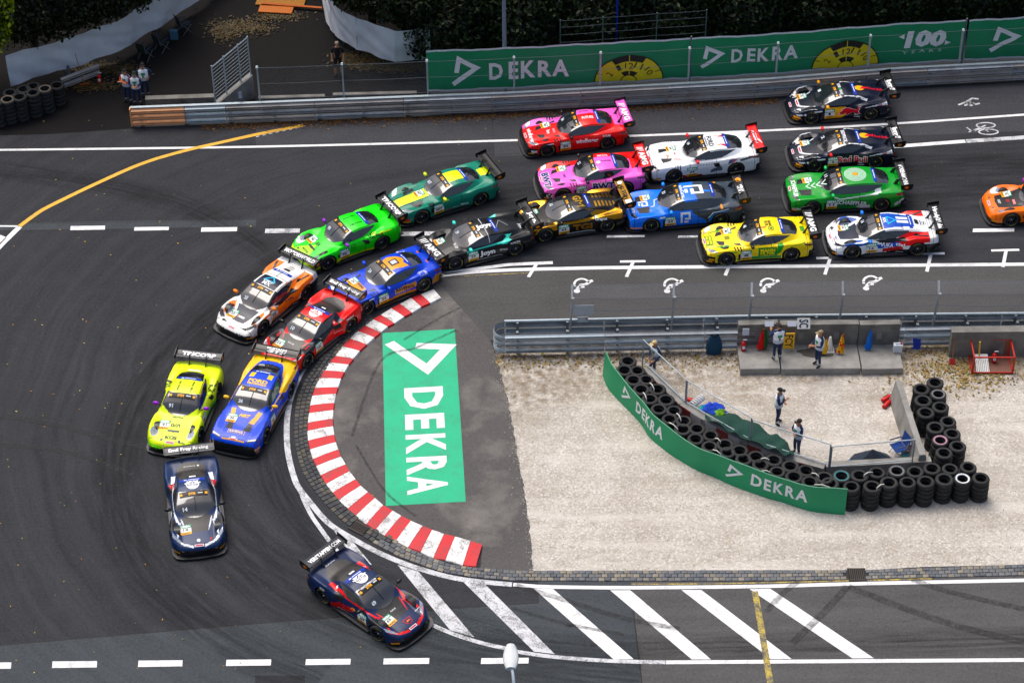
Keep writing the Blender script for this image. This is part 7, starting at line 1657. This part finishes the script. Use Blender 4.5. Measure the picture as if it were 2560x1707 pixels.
# folding chairs
def chair(px, py, rz, c, label, z=0):
    def seat(m): m.box((0, 0, .42), (.50, .46, .04), cl(c))
    def back(m): m.grid([[(x, .24+.10*v, .45+.50*v) for x in (-.25, 0, .25)] for v in (0, .5, 1)], cl(c)); m.grid([[(x, .25+.10*v, .45+.50*v) for x in (.25, 0, -.25)] for v in (0, .5, 1)], cl(c))
    t_ = prop('folding_chair', px, py, z, label, 'chair', [('seat', seat, False), ('backrest', back, False)], rz, 'folding chairs')
    for s in (-1, 1):
        for (a, b) in (((s*.26, -.24, 0), (s*.26, .26, .62)), ((s*.26, .24, 0), (s*.26, -.24, .44)), ((s*.26, .25, .44), (s*.26, .36, .98))):
            mb = MB(); mb.tube([a, b], .014, 6, cl('#6a7078')); mb.obj('leg', MAT['plain'], t_)
        mb = MB(); mb.box((s*.27, 0, .64), (.05, .46, .03), cl('#20304a')); mb.obj('armrest', MAT['plain'], t_)
chair(2244, 1138, -1.2, '#12397a', 'blue folding chair against the concrete barrier')
chair(365, 146, 2.6, '#131f16', 'dark camping chair with a white card under the white sheet'); chair(405, 125, 2.4, '#16221a', 'larger dark green camping chair beside the hanging light blue bag'); chair(462, 80, 2.2, '#1c1f26', 'dark grey camping chair farthest up the path')
prop('bag', 436, 96, .3, 'light blue bag hanging by the camping chairs', 'bag', [('cloth', lambda m: m.box((0, 0, .2), (.35, .2, .45), cl('#3f5f74')), False)])
# dark folded umbrella and teal box, tarp, clothes, cable roll
def umbrella(m):
    n = 8; ap = (0, 0, .55); rim_ = [(.85*math.cos(a), .42*math.sin(a), .02+.05*math.sin(3*a)) for a in np.linspace(0, 2*PI, n, endpoint=False)]
    for i in range(n): m.face([rim_[i], rim_[(i+1) % n], ap], cl(('#1c2433', '#24303f', '#1a1f2b')[i % 3]))
prop('umbrella', 2178, 1150, 0, 'dark open umbrella lying behind the short fence panel', 'umbrella', [('canopy', umbrella, False), ('edge', lambda m: m.tube([(-.85, 0, .04), (-.62, -.40, .06)], .03, 6, cl('#5a86c8')), False)])
prop('crate', 2264, 1142, 0, 'teal box with red and white tape by the blue chair', 'box', [('base', lambda m: m.box((0, 0, .12), (.34, .3, .24), cl('#127a8a')), False), ('tape', lambda m: [m.box((.05+.01*k, .05, .27+.07*k), (.22-.02*k, .12, .065), cl('#d8dce4' if k % 2 else '#a03a4a')) for k in range(6)], False)])
def tarp_pts():
    out = [(1762, 1036), (1822, 1034), (1868, 1052), (1928, 1086), (1962, 1100), (1976, 1124)]
    inn_ = [(1762, 1052), (1812, 1082), (1850, 1102), (1905, 1126), (1945, 1140), (1985, 1150)]
    return out, inn_
to_, ti_ = tarp_pts(); mb = MB(); rows = []; A0 = P(*ti_[0])
for v in np.linspace(0, 1, 9):
    r = []
    for i in range(41):
        s = i/40*5; k = min(int(s), 4); t = s-k; pa = P(to_[k][0]+(to_[k+1][0]-to_[k][0])*t, to_[k][1]+(to_[k+1][1]-to_[k][1])*t, .30); pb = P(ti_[k][0]+(ti_[k+1][0]-ti_[k][0])*t, ti_[k][1]+(ti_[k+1][1]-ti_[k][1])*t, .90)
        p = pa.lerp(pb, v); p.z += .22+.10*mnoise.noise(Vector((s*2.2, v*3.5, 1)))+.06*math.sin(s*6+v*4)-.15*(1-v); r.append(p-A0)
    rows.append(r)
mb.grid(rows, hx('#123a30')); o = mb.obj('tarp', MAT['cloth'], None, True); o.location = A0; tag(o, 'crumpled dark green tarp draped over the diagonal barrier', 'tarp')
def heap(m, c, rx, ry, h, sd):
    rows = []
    for i in range(7):
        t = i/6*PI/2; rows.append([(rx*math.cos(t)*math.cos(a)*(1+.75*mnoise.noise(Vector((a*1.9, i*.9, sd)))), ry*math.cos(t)*math.sin(a)*(1+.75*mnoise.noise(Vector((a*2.1, i*.8, sd+3)))), h*math.sin(t)*(1+.8*mnoise.noise(Vector((a*1.7, i*.8, sd))))) for a in np.linspace(0, 2*PI, 18, endpoint=False)])
    m.grid(rows, cl(c), close=True)
prop('clothes', 1783, 1026, .35, 'bright blue jacket heap on the diagonal barrier', 'clothes', [('cloth', lambda m: heap(m, '#1447b8', .46, .34, .26, 2), True)]); prop('clothes', 1797, 1036, .35, 'lime green cloth tucked beside the blue jacket', 'clothes', [('cloth', lambda m: heap(m, '#7aa83a', .25, .2, .2, 5), True)])
prop('bag', 1757, 1024, .35, 'small turquoise bag beside the blue jacket', 'bag', [('cloth', lambda m: heap(m, '#22a89a', .16, .14, .16, 8), True)])
t_ = thing('tape_roll', P(1742, 1010, .30), -.75, 'white and black striped bundle by the diagonal barrier', 'tape')
for k in range(6):
    mb = MB(); mb.lathe([(.13, -.03), (.15, -.03), (.15, .03), (.13, .03)], 12, 'y', (0, 0, .15), cl('#cfd2d4'), True); o = mb.obj('coil', MAT['plain'], t_); o.location = (0, -.28+.11*k, 0)
# broom, far-left rail piece
prop('broom', 212, 214, 0, 'broom leaning against the far left rail piece', 'broom', [('handle', lambda m: m.tube([(0, 0, .08), (-.35, .55, 1.35)], .016, 6, cl('#8a5a34')), False), ('brush', lambda m: m.box((0, 0, .05), (.42, .09, .10), cl('#8a4a2e'), .25), False)])
fl, FLW = rail_run('guard_rail', [(155, 228), (250, 192)], 'short weathered guard rail piece behind the far left tyres', 2, -1, ['galv_old'])

# ================================================================== UPPER LEFT CORNER
# low wall, ramp wall with railing
A = P(366, 268); B = P(538, 262); L_ = (B-A).length; mb = MB(); mb.box((L_/2, 0, .25), (L_, .30, .5)); o = mb.obj('low_wall', MAT['concrete']); o.location = A; o.rotation_euler = (0, 0, math.atan2(B.y-A.y, B.x-A.x)); tag(o, 'low concrete wall behind the orange rail end', 'wall')
A = P(538, 270); B = P(634, 243); L_ = (B-A).length
t_ = thing('ramp_wall', A, math.atan2(B.y-A.y, B.x-A.x), 'sloping concrete wing wall carrying the tall railing', 'wall')
mb = MB(); a_ = [(0, -.15, 0), (L_, -.15, 0), (L_, -.15, 1.25), (0, -.15, .22)]; b_ = [(x, .15, z) for x, y, z in a_]; mb.face(a_); mb.face(b_[::-1]); mb.grid([a_, b_], close=True); mb.obj('wall', MAT['concrete_light'], t_)
rl = thing('railing', A, math.atan2(B.y-A.y, B.x-A.x), 'tall grey steel railing on the sloping concrete wall', 'railing')
zb = lambda x: .22+(1.25-.22)*x/L_
for x in (.03, L_*.33, L_*.72, L_-.03): mb = MB(); mb.tube([(x, 0, zb(x)-.1), (x, 0, zb(x)+2.0)], .03, 6); mb.obj('post', MAT['galv_blue'], rl)
for k in range(11): mb = MB(); mb.tube([(.03, 0, zb(0)+.12+.18*k), (L_-.03, 0, zb(L_)+.12+.18*k)], .012 if k < 10 else .03, 5); mb.obj('bar', MAT['galv_blue'], rl)
prop('notice', 602, 251, 1.0, 'white paper notice tied to the tall railing', 'sign', [('sheet', lambda m: m.box((0, -.05, .3), (.16, .01, .34), cl('#8f99a8')), False)])
for (xa, xb, y, lb) in ((646, 812, 259, 'left low concrete kerb stone behind the far fence'), (832, 1042, 251, 'right low concrete kerb stone behind the far fence')):
    A = P(xa, y); B = P(xb, y-5); mb = MB(); mb.box(((B-A).length/2, .2, .10), ((B-A).length, .2, .2)); o = mb.obj('kerb_stone', MAT['concrete']); o.location = A; o.rotation_euler = (0, 0, math.atan2(B.y-A.y, B.x-A.x)); tag(o, lb, 'kerb stone')
# white sheets
def sheet_fence(base, zs0, zs1, label):
    w_ = [P(*p) for p in base]; A = w_[0]; t_ = thing('tarp_screen', A, 0, label, 'tarp'); n = 120; d = arc(w_)[-1]; rows = []
    for v in np.linspace(0, 1, 14):
        r = []
        for i in range(n+1):
            s = d*i/n; p, q, nn = along(w_, s); ph = (s/2.6) % 1
            sag = .14*math.sin(PI*ph); z = zs0+.10*mnoise.noise(Vector((s*.5, 0, 0)))+(zs1-zs0)*v-sag*(.35 if v < .5 else .6)
            off = .14*mnoise.noise(Vector((s*.7, v*.8, 4)))+.08*mnoise.noise(Vector((s*1.3+v*3.0, v*2.5, 9)))+.025*mnoise.noise(Vector((s*5, v*2, 2)))+.08*abs(math.sin(PI*ph))
            r.append((p.x+nn.x*off-A.x, p.y+nn.y*off-A.y, z))
        rows.append(r)
    mb = MB(); mb.grid(rows); mb.obj('cloth', MAT['tarp_white'], t_, True)
    s = .05
    while s < d:
        p, q, nn = along(w_, s); mb = MB(); mb.tube([(p.x-A.x+nn.x*.15, p.y-A.y+nn.y*.15, 0), (p.x-A.x+nn.x*.15, p.y-A.y+nn.y*.15, zs1+.05)], .025, 6); mb.obj('post', MAT['post'], t_); s += 2.6
sheet_fence([(30, 236), (188, 186), (276, 156), (335, 132), (380, 99), (440, 62), (505, 17), (580, -40)], .42, 2.02, 'long white sheet screen hung along the left path under the trees')
sheet_fence([(800, -30), (808, 40), (822, 92), (850, 114), (889, 146), (921, 152), (989, 173), (1078, 168)], .40, 2.12, 'white sheet screen hung right of the man in black')
# orange planks at the top
for i, (x, y, L_, W_, rz, c) in enumerate(((702, 8, 2.3, .7, -.10, '#9a6a1c'), (690, 30, 1.6, .55, -.12, '#b0662a'), (730, 22, 2.9, .14, -.16, '#a85a1c'))):
    mb = MB(); mb.box((0, 0, .06+.05*i), (L_, W_, .05), hx(c)); o = mb.obj('plank', MAT['plain']); o.location = P(x, y); o.rotation_euler = (0, 0, rz)
    tag(o, ('yellowish wooden board farthest up the path', 'wide orange wooden board on the path', 'narrow orange plank lying across the boards')[i], 'plank')
# lamp posts and poles in the wood
def mast(px, py, h, r, c, label, name='lamp_post', stickers=False):
    t_ = thing(name, P(px, py), 0, label, 'pole'); mb = MB(); mb.tube([(0, 0, 0), (0, 0, h*.5), (0, 0, h)], [r, r*.85, r*.6], 8, hx(c)); mb.obj('shaft', MAT['plain'], t_, True)
    if stickers:
        for k in range(9):
            mb = MB(); z = .9+k*.17; rr_ = r*1.03; a0 = random.uniform(-2.2, -1.4); mb.grid([[(rr_*math.cos(a), rr_*math.sin(a), zz_) for a in np.linspace(a0, a0+1.2, 5)] for zz_ in (z, z+.12)], hx(random.choice(['#b8bcc4', '#a02a34', '#26262c', '#8a8f9a']))); mb.obj('sticker', MAT['plain'], t_)
    return t_
lp = mast(1263, 252, 9.5, .10, '#7b8894', 'grey lamp post with stickers behind the green banner', stickers=True)
mast(1540, 152, 7, .06, '#1d2f9a', 'dark blue pole among the trees', 'flag_pole')
mast(1632, 130, 7, .05, '#3a3f44', 'thin grey pole among the trees right of the blue one', 'flag_pole')
wf = thing('wire_fence', P(1505, 116), 0, 'sparse wire fence deep among the trees', 'fence'); O = wf.location.copy()
wfp = [P(1400, 186), P(1505, 178), P(1638, 168), P(1760, 160)]
for i, p in enumerate(wfp):
    mb = MB(); mb.tube([p-O, p-O+Vector((0, 0, 2.9))], .03, 6); mb.obj('post', MAT['post'], wf)
    if i < 3:
        for h in (1.3, 1.7, 2.1, 2.5, 2.85): mb = MB(); wire(mb, p-O+Vector((0, 0, h)), wfp[i+1]-O+Vector((0, 0, h)), .02, .007); mb.obj('wire', MAT['post'], wf)
# street lamp at the lower edge
hpos = P(1277, 1645, 9.0); t_ = thing('street_lamp', (hpos.x+.10, hpos.y-.9, 0), 0, 'white street lamp head rising into the view at the bottom edge', 'street lamp')
mb = MB(); mb.tube([(0, 0, 0), (0, 0, 6), (.0, .0, 8.6), (-.04, .35, 8.92), (-.08, .60, 8.97)], [.09, .07, .055, .045, .045], 10, hx('#aebac2')); mb.obj('pole', MAT['plain'], t_, True)
mb = MB(); rows = []
for i in range(9):
    t = i/8; wv = .22*math.sin(PI*min(1, .12+.80*t))**.5+.01; y_ = .50+.95*t
    rows.append([(-.10+wv*math.cos(a), y_, 8.98+(.10 if math.sin(a) > 0 else .05)*math.sin(a)*(1-.3*t)) for a in np.linspace(0, 2*PI, 14, endpoint=False)])
mb.grid(rows, hx('#c4c8c8'), close=True); mb.face(rows[0][::-1], hx('#c4c8c8')); mb.face(rows[-1], hx('#c4c8c8')); mb.obj('lamp_head', MAT['plain'], t_, True)
mb = MB(); mb.face([(-.22, .65, 8.925), (.02, .65, 8.925), (.02, 1.15, 8.925), (-.22, 1.15, 8.925)], hx('#c8ccd0')); mb.obj('lens', MAT['plain'], t_)

# ================================================================== TREES
LEAFC = [hx('#18220d'), hx('#10190a'), hx('#1e2a10'), hx('#0b1307'), hx('#252e12')]
LIT_LEAFC = [hx('#8a9a26'), hx('#66781c'), hx('#a0a82e'), hx('#3c4a16'), hx('#2a3812')]  # yellow greens carry painted sunlight for one side of a crown
def crown_mesh(blobs, n, size, pal, seed, bright=None):
    rg = np.random.default_rng(seed); V_, F_, C_ = [], [], []
    vol = np.array([b[3]*b[4]*b[5] for b in blobs])**.67; vol = vol/vol.sum()
    for b, pr in zip(blobs, vol):
        k = int(n*pr); d = rg.normal(size=(k, 3)); d /= np.linalg.norm(d, axis=1, keepdims=True)
        r = rg.uniform(.45, 1.06, k)**.6
        lump = np.array([mnoise.noise(Vector(x*2.3+seed)) for x in d]); r = r*(1+.28*lump)
        c = np.array(b[:3])+d*r[:, None]*np.array(b[3:6])
        nrm = d+rg.normal(scale=.8, size=(k, 3)); nrm /= np.linalg.norm(nrm, axis=1, keepdims=True)
        t = rg.normal(size=(k, 3)); u_ = np.cross(nrm, t); u_ /= np.linalg.norm(u_, axis=1, keepdims=True); v_ = np.cross(nrm, u_)
        s = size*rg.uniform(.6, 1.3, (k, 1)); q = np.stack([c-u_*s, c-v_*s*.55, c+u_*s, c+v_*s*.55], 1)
        base = len(V_)*4
        V_.append(q.reshape(-1, 3)); pi = rg.integers(0, len(pal), k); cc = np.array(pal)[pi]
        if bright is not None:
            sel = (c@np.array(bright[:3]) > bright[3])[:, None]; cc = np.where(sel, cc, np.array(LEAFC)[rg.integers(0, 5, k)]*.8)  # painted light: leaves off the lit side fall back to dimmed dark greens
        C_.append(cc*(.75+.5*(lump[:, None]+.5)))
    Vv = np.concatenate(V_); Cc = np.concatenate(C_); F = np.arange(len(Vv)).reshape(-1, 4)
    me = to_mesh('crown', Vv, F, np.clip(Cc, 0.002, 1), MAT['leaf'], False); return me
def tree(px, py, h, blobs, n, size, pal, seed, label, name='tree', bright=None, group=None, trunk=.22):
    g = P(px, py); t_ = thing(name, g, 0, label, 'tree' if name == 'tree' else 'bush', group)
    mb = MB(); mb.tube([(0, 0, 0), (.1, .05, h*.3), (-.05, .1, h*.6), (0, 0, h*.85)], [trunk, trunk*.8, trunk*.55, trunk*.2], 8)
    for k in range(5):
        a = k*1.3+seed; z0 = h*(.3+.09*k); L_ = h*.28; mb.tube([(0, .05, z0), (L_*.5*math.cos(a), L_*.5*math.sin(a), z0+L_*.35), (L_*math.cos(a), L_*math.sin(a), z0+L_*.6)], [trunk*.45, trunk*.3, trunk*.1], 6)
    mb.obj('trunk', MAT['bark'], t_, True); add('crown', crown_mesh(blobs, n, size, pal, seed, bright), t_)
    return t_
TG = 'trees behind the far banners'
# overhanging trees at the upper left and centre
def bl(base, lst):
    g = P(*base); return [(P(x, y).x-g.x, P(x, y).y-g.y, zc, rx, ry, rz) for x, y, zc, rx, ry, rz in lst]
tree(90, 160, 7.5, bl((90, 160), [(-60, 232, 3.3, 1.8, 1.2, 1.7), (20, 212, 3.7, 1.7, 1.1, 1.6), (95, 200, 3.5, 1.7, 1.1, 1.5), (165, 182, 3.5, 1.6, 1.1, 1.5), (235, 162, 3.5, 1.6, 1.1, 1.4), (300, 140, 3.5, 1.5, 1.1, 1.4), (60, 180, 5.2, 3.2, 1.4, 1.5), (-60, 200, 5.0, 2.6, 1.5, 1.6), (210, 150, 5.0, 2.6, 1.4, 1.4)]), 24000, .11, LIT_LEAFC, 3, 'broad tree overhanging the left white sheet, lit yellow green at its left', bright=(-1, 0, .2, .9))  # sunlight on the left side is put into the leaf colour
tree(380, 70, 9, bl((380, 70), [(345, 118, 3.5, 1.4, 1.0, 1.3), (392, 85, 3.4, 1.3, 1.0, 1.2), (430, 55, 3.5, 1.3, 1.0, 1.3), (360, 90, 4.8, 2.0, 1.3, 1.3)]), 9000, .11, LEAFC, 5, 'dark tree leaning over the upper end of the left sheet')
tree(930, 105, 7, bl((930, 105), [(872, 118, 3.3, 1.0, .8, .95), (925, 140, 3.2, 1.2, .8, .95), (985, 160, 3.25, 1.2, .8, 1.0), (1045, 165, 3.4, 1.1, .8, 1.0), (840, 80, 3.6, .9, .9, 1.1), (930, 110, 4.6, 2.2, 1.3, 1.3), (1010, 120, 4.5, 2.0, 1.3, 1.4)]), 15000, .11, LEAFC, 6, 'dark green tree overhanging the right white sheet')
lab = ['leftmost dark bush behind the green banners, at the sheet end', 'dark leafy mass right of the stickered lamp post', 'dark bush above the first yellow half disc', 'dark bush beneath the deep wire fence', 'dark bush behind the gap between the banners', 'dark bush above the second banner lettering', 'dark bush above the right yellow half disc', 'dark bush behind the anniversary lettering', 'dark bush at the far right edge behind the banners']
for k in range(9):
    x = 1115+k*185; y = 186-k*13.5
    tree(x, y-18, 4.2, [(0, .2, 1.5, 1.9, 1.0, 1.6), (.9, .9, 2.9, 1.6, 1.2, 1.3), (-1.1, 1.0, 2.7, 1.5, 1.2, 1.4)], 6500, .12, LEAFC, 20+k, lab[k], 'bush', group='bushes behind the far banners', trunk=.12)
lab2 = ['tall dark tree above the lamp post', 'tall dark tree left of the dark blue pole', 'tall dark tree right of the dark blue pole', 'tall dark tree above the second banner', 'tall dark tree near the upper right corner', 'tall dark tree at the right edge of the wood']
for k in range(6):
    x = 1140+k*290; y = 60-k*22
    tree(x, y, 9.5, [(0, 0, 3.4, 2.9, 2.0, 2.8), (1.6, .8, 6.2, 2.6, 2.2, 2.4), (-1.8, 1.0, 5.8, 2.5, 2.2, 2.4), (0, 1.5, 8, 2.4, 2.2, 2.0)], 9000, .14, LEAFC, 40+k, lab2[k], group='tall trees behind the bushes')
# the wood goes on beyond the top edge of the view and shades the far side
src = tree(1280, -330, 16, [(0, 0, 8, 5, 4.5, 5.5), (2, 1, 13, 4, 4, 4), (-3, 0, 11, 4, 4, 4.5)], 6000, .34, LEAFC, 77, 'tall tree standing beyond the upper edge of the view', group='trees beyond the view')
for k, (x, y) in enumerate(((-60, -260), (330, -330), (640, -420), (950, -260), (1640, -330), (1960, -360), (2300, -340), (2650, -330), (-420, -150))):
    c = copy_tree(src); c.location = P(x, y); c.rotation_euler = (0, 0, k*1.7); s = .85+.12*(k % 4); c.scale = (s, s, s); c['label'] = '%s tall tree beyond the upper edge of the view' % ORD[k+1]

# ================================================================== LITTER
def scatter(name, pts, cols, size, label, cat):
    mb = MB()
    for (x, y, z) in pts:
        a = random.uniform(0, 6.28); s = size*random.uniform(.6, 1.4); t = random.uniform(-.5, .5)
        d = Vector((math.cos(a), math.sin(a), t*.6)); e = Vector((-math.sin(a), math.cos(a), random.uniform(-.3, .3))); c = Vector((x, y, z+.03))
        mb.face([c-d*s, c-e*s*.5, c+d*s, c+e*s*.5], random.choice(cols))
    o = mb.obj(name, MAT['leaf']); tag(o, label, cat, kind='stuff'); return o
pts = []
for _ in range(120):
    x = random.uniform(0, 1300)*random.uniform(.2, 1); y = random.uniform(300, 1690); q = P(x, y); pts.append((q.x, q.y, 0))
for _ in range(40): q = P(random.uniform(900, 2560), random.uniform(290, 620)); pts.append((q.x, q.y, 0))
scatter('fallen_leaves', pts, [hx('#b89a44'), hx('#c8b468'), hx('#9a8a3c'), hx('#a87a3c')], .036, 'small yellow leaves scattered over the asphalt', 'leaves')
pts = []
for _ in range(2600):
    s = random.uniform(3, LU*.62); p, q_, nn = along(UP, s); d = abs(random.gauss(0, .22)); q = p-nn*(.10+d); pts.append((q.x, q.y, 0))
for _ in range(500):
    x = random.uniform(1240, 2560); p = P(x, 890-(x-1240)*.012); pts.append((p.x, p.y-abs(random.gauss(0, .18)), .0))
scatter('leaf_litter', pts, [hx('#5a3d24'), hx('#6b4a2a'), hx('#7a5a34'), hx('#3d2a1a')], .05, 'brown leaf litter gathered along the foot of the guard rails', 'leaves')
pts = []
for _ in range(5000):
    c = random.choice([(900, 150, 60, 16), (1000, 172, 70, 9), (940, 165, 60, 10), (620, 70, 60, 14), (280, 175, 70, 14), (230, 215, 50, 12), (700, 42, 50, 10), (560, 80, 30, 20)]); q = P(random.gauss(c[0], c[2]*.6), random.gauss(c[1], c[3]*.6)); pts.append((q.x, q.y, random.uniform(0, .04)))
scatter('dry_grass', pts, [hx('#4a3a22'), hx('#56462a'), hx('#33291a'), hx('#2a2c16')], .07, 'dry grass and leaf litter beside the shaded path', 'grass')
pts = []
for _ in range(900):
    q = P(random.gauss(2400, 95), random.gauss(930, 24)); pts.append((q.x, q.y, random.uniform(0, .03)))
for _ in range(300):
    q = P(random.uniform(1240, 1850), random.gauss(905, 10)); pts.append((q.x, q.y, 0))
scatter('dry_grass', pts, [hx('#8a6f3c'), hx('#a08650'), hx('#6a6a30'), hx('#5a4426')], .06, 'tufts of dry grass on the gravel near the guard rail', 'grass')

# loose stones along the gravel edge and over the bed
mb = MB()
for k in range(2600):
    if k < 450:
        e = random.choice(GEDGE); q = P(e[0]-abs(random.gauss(0, 9))+4, e[1]+random.uniform(-6, 6))
    else: q = P(random.uniform(1270, 2560), random.uniform(890, 1424))
    r = random.uniform(.012, .034); c = random.choice([(.50, .47, .42), (.38, .34, .29), (.26, .23, .19), (.60, .57, .52)])
    a = random.uniform(0, 6.28); z0 = .004 if k < 450 else .009
    tp = (q.x, q.y, z0+r*1.1); ring_ = [(q.x+r*math.cos(a+t)*random.uniform(.7, 1.2), q.y+r*math.sin(a+t)*random.uniform(.7, 1.2), z0) for t in (0, 1.57, 3.14, 4.71)]
    for i in range(4): mb.face([ring_[i], ring_[(i+1) % 4], tp], c)
o = mb.obj('loose_stones', MAT['plain']); tag(o, 'loose pale stones scattered over the gravel bed and its edge', 'stones', kind='stuff')
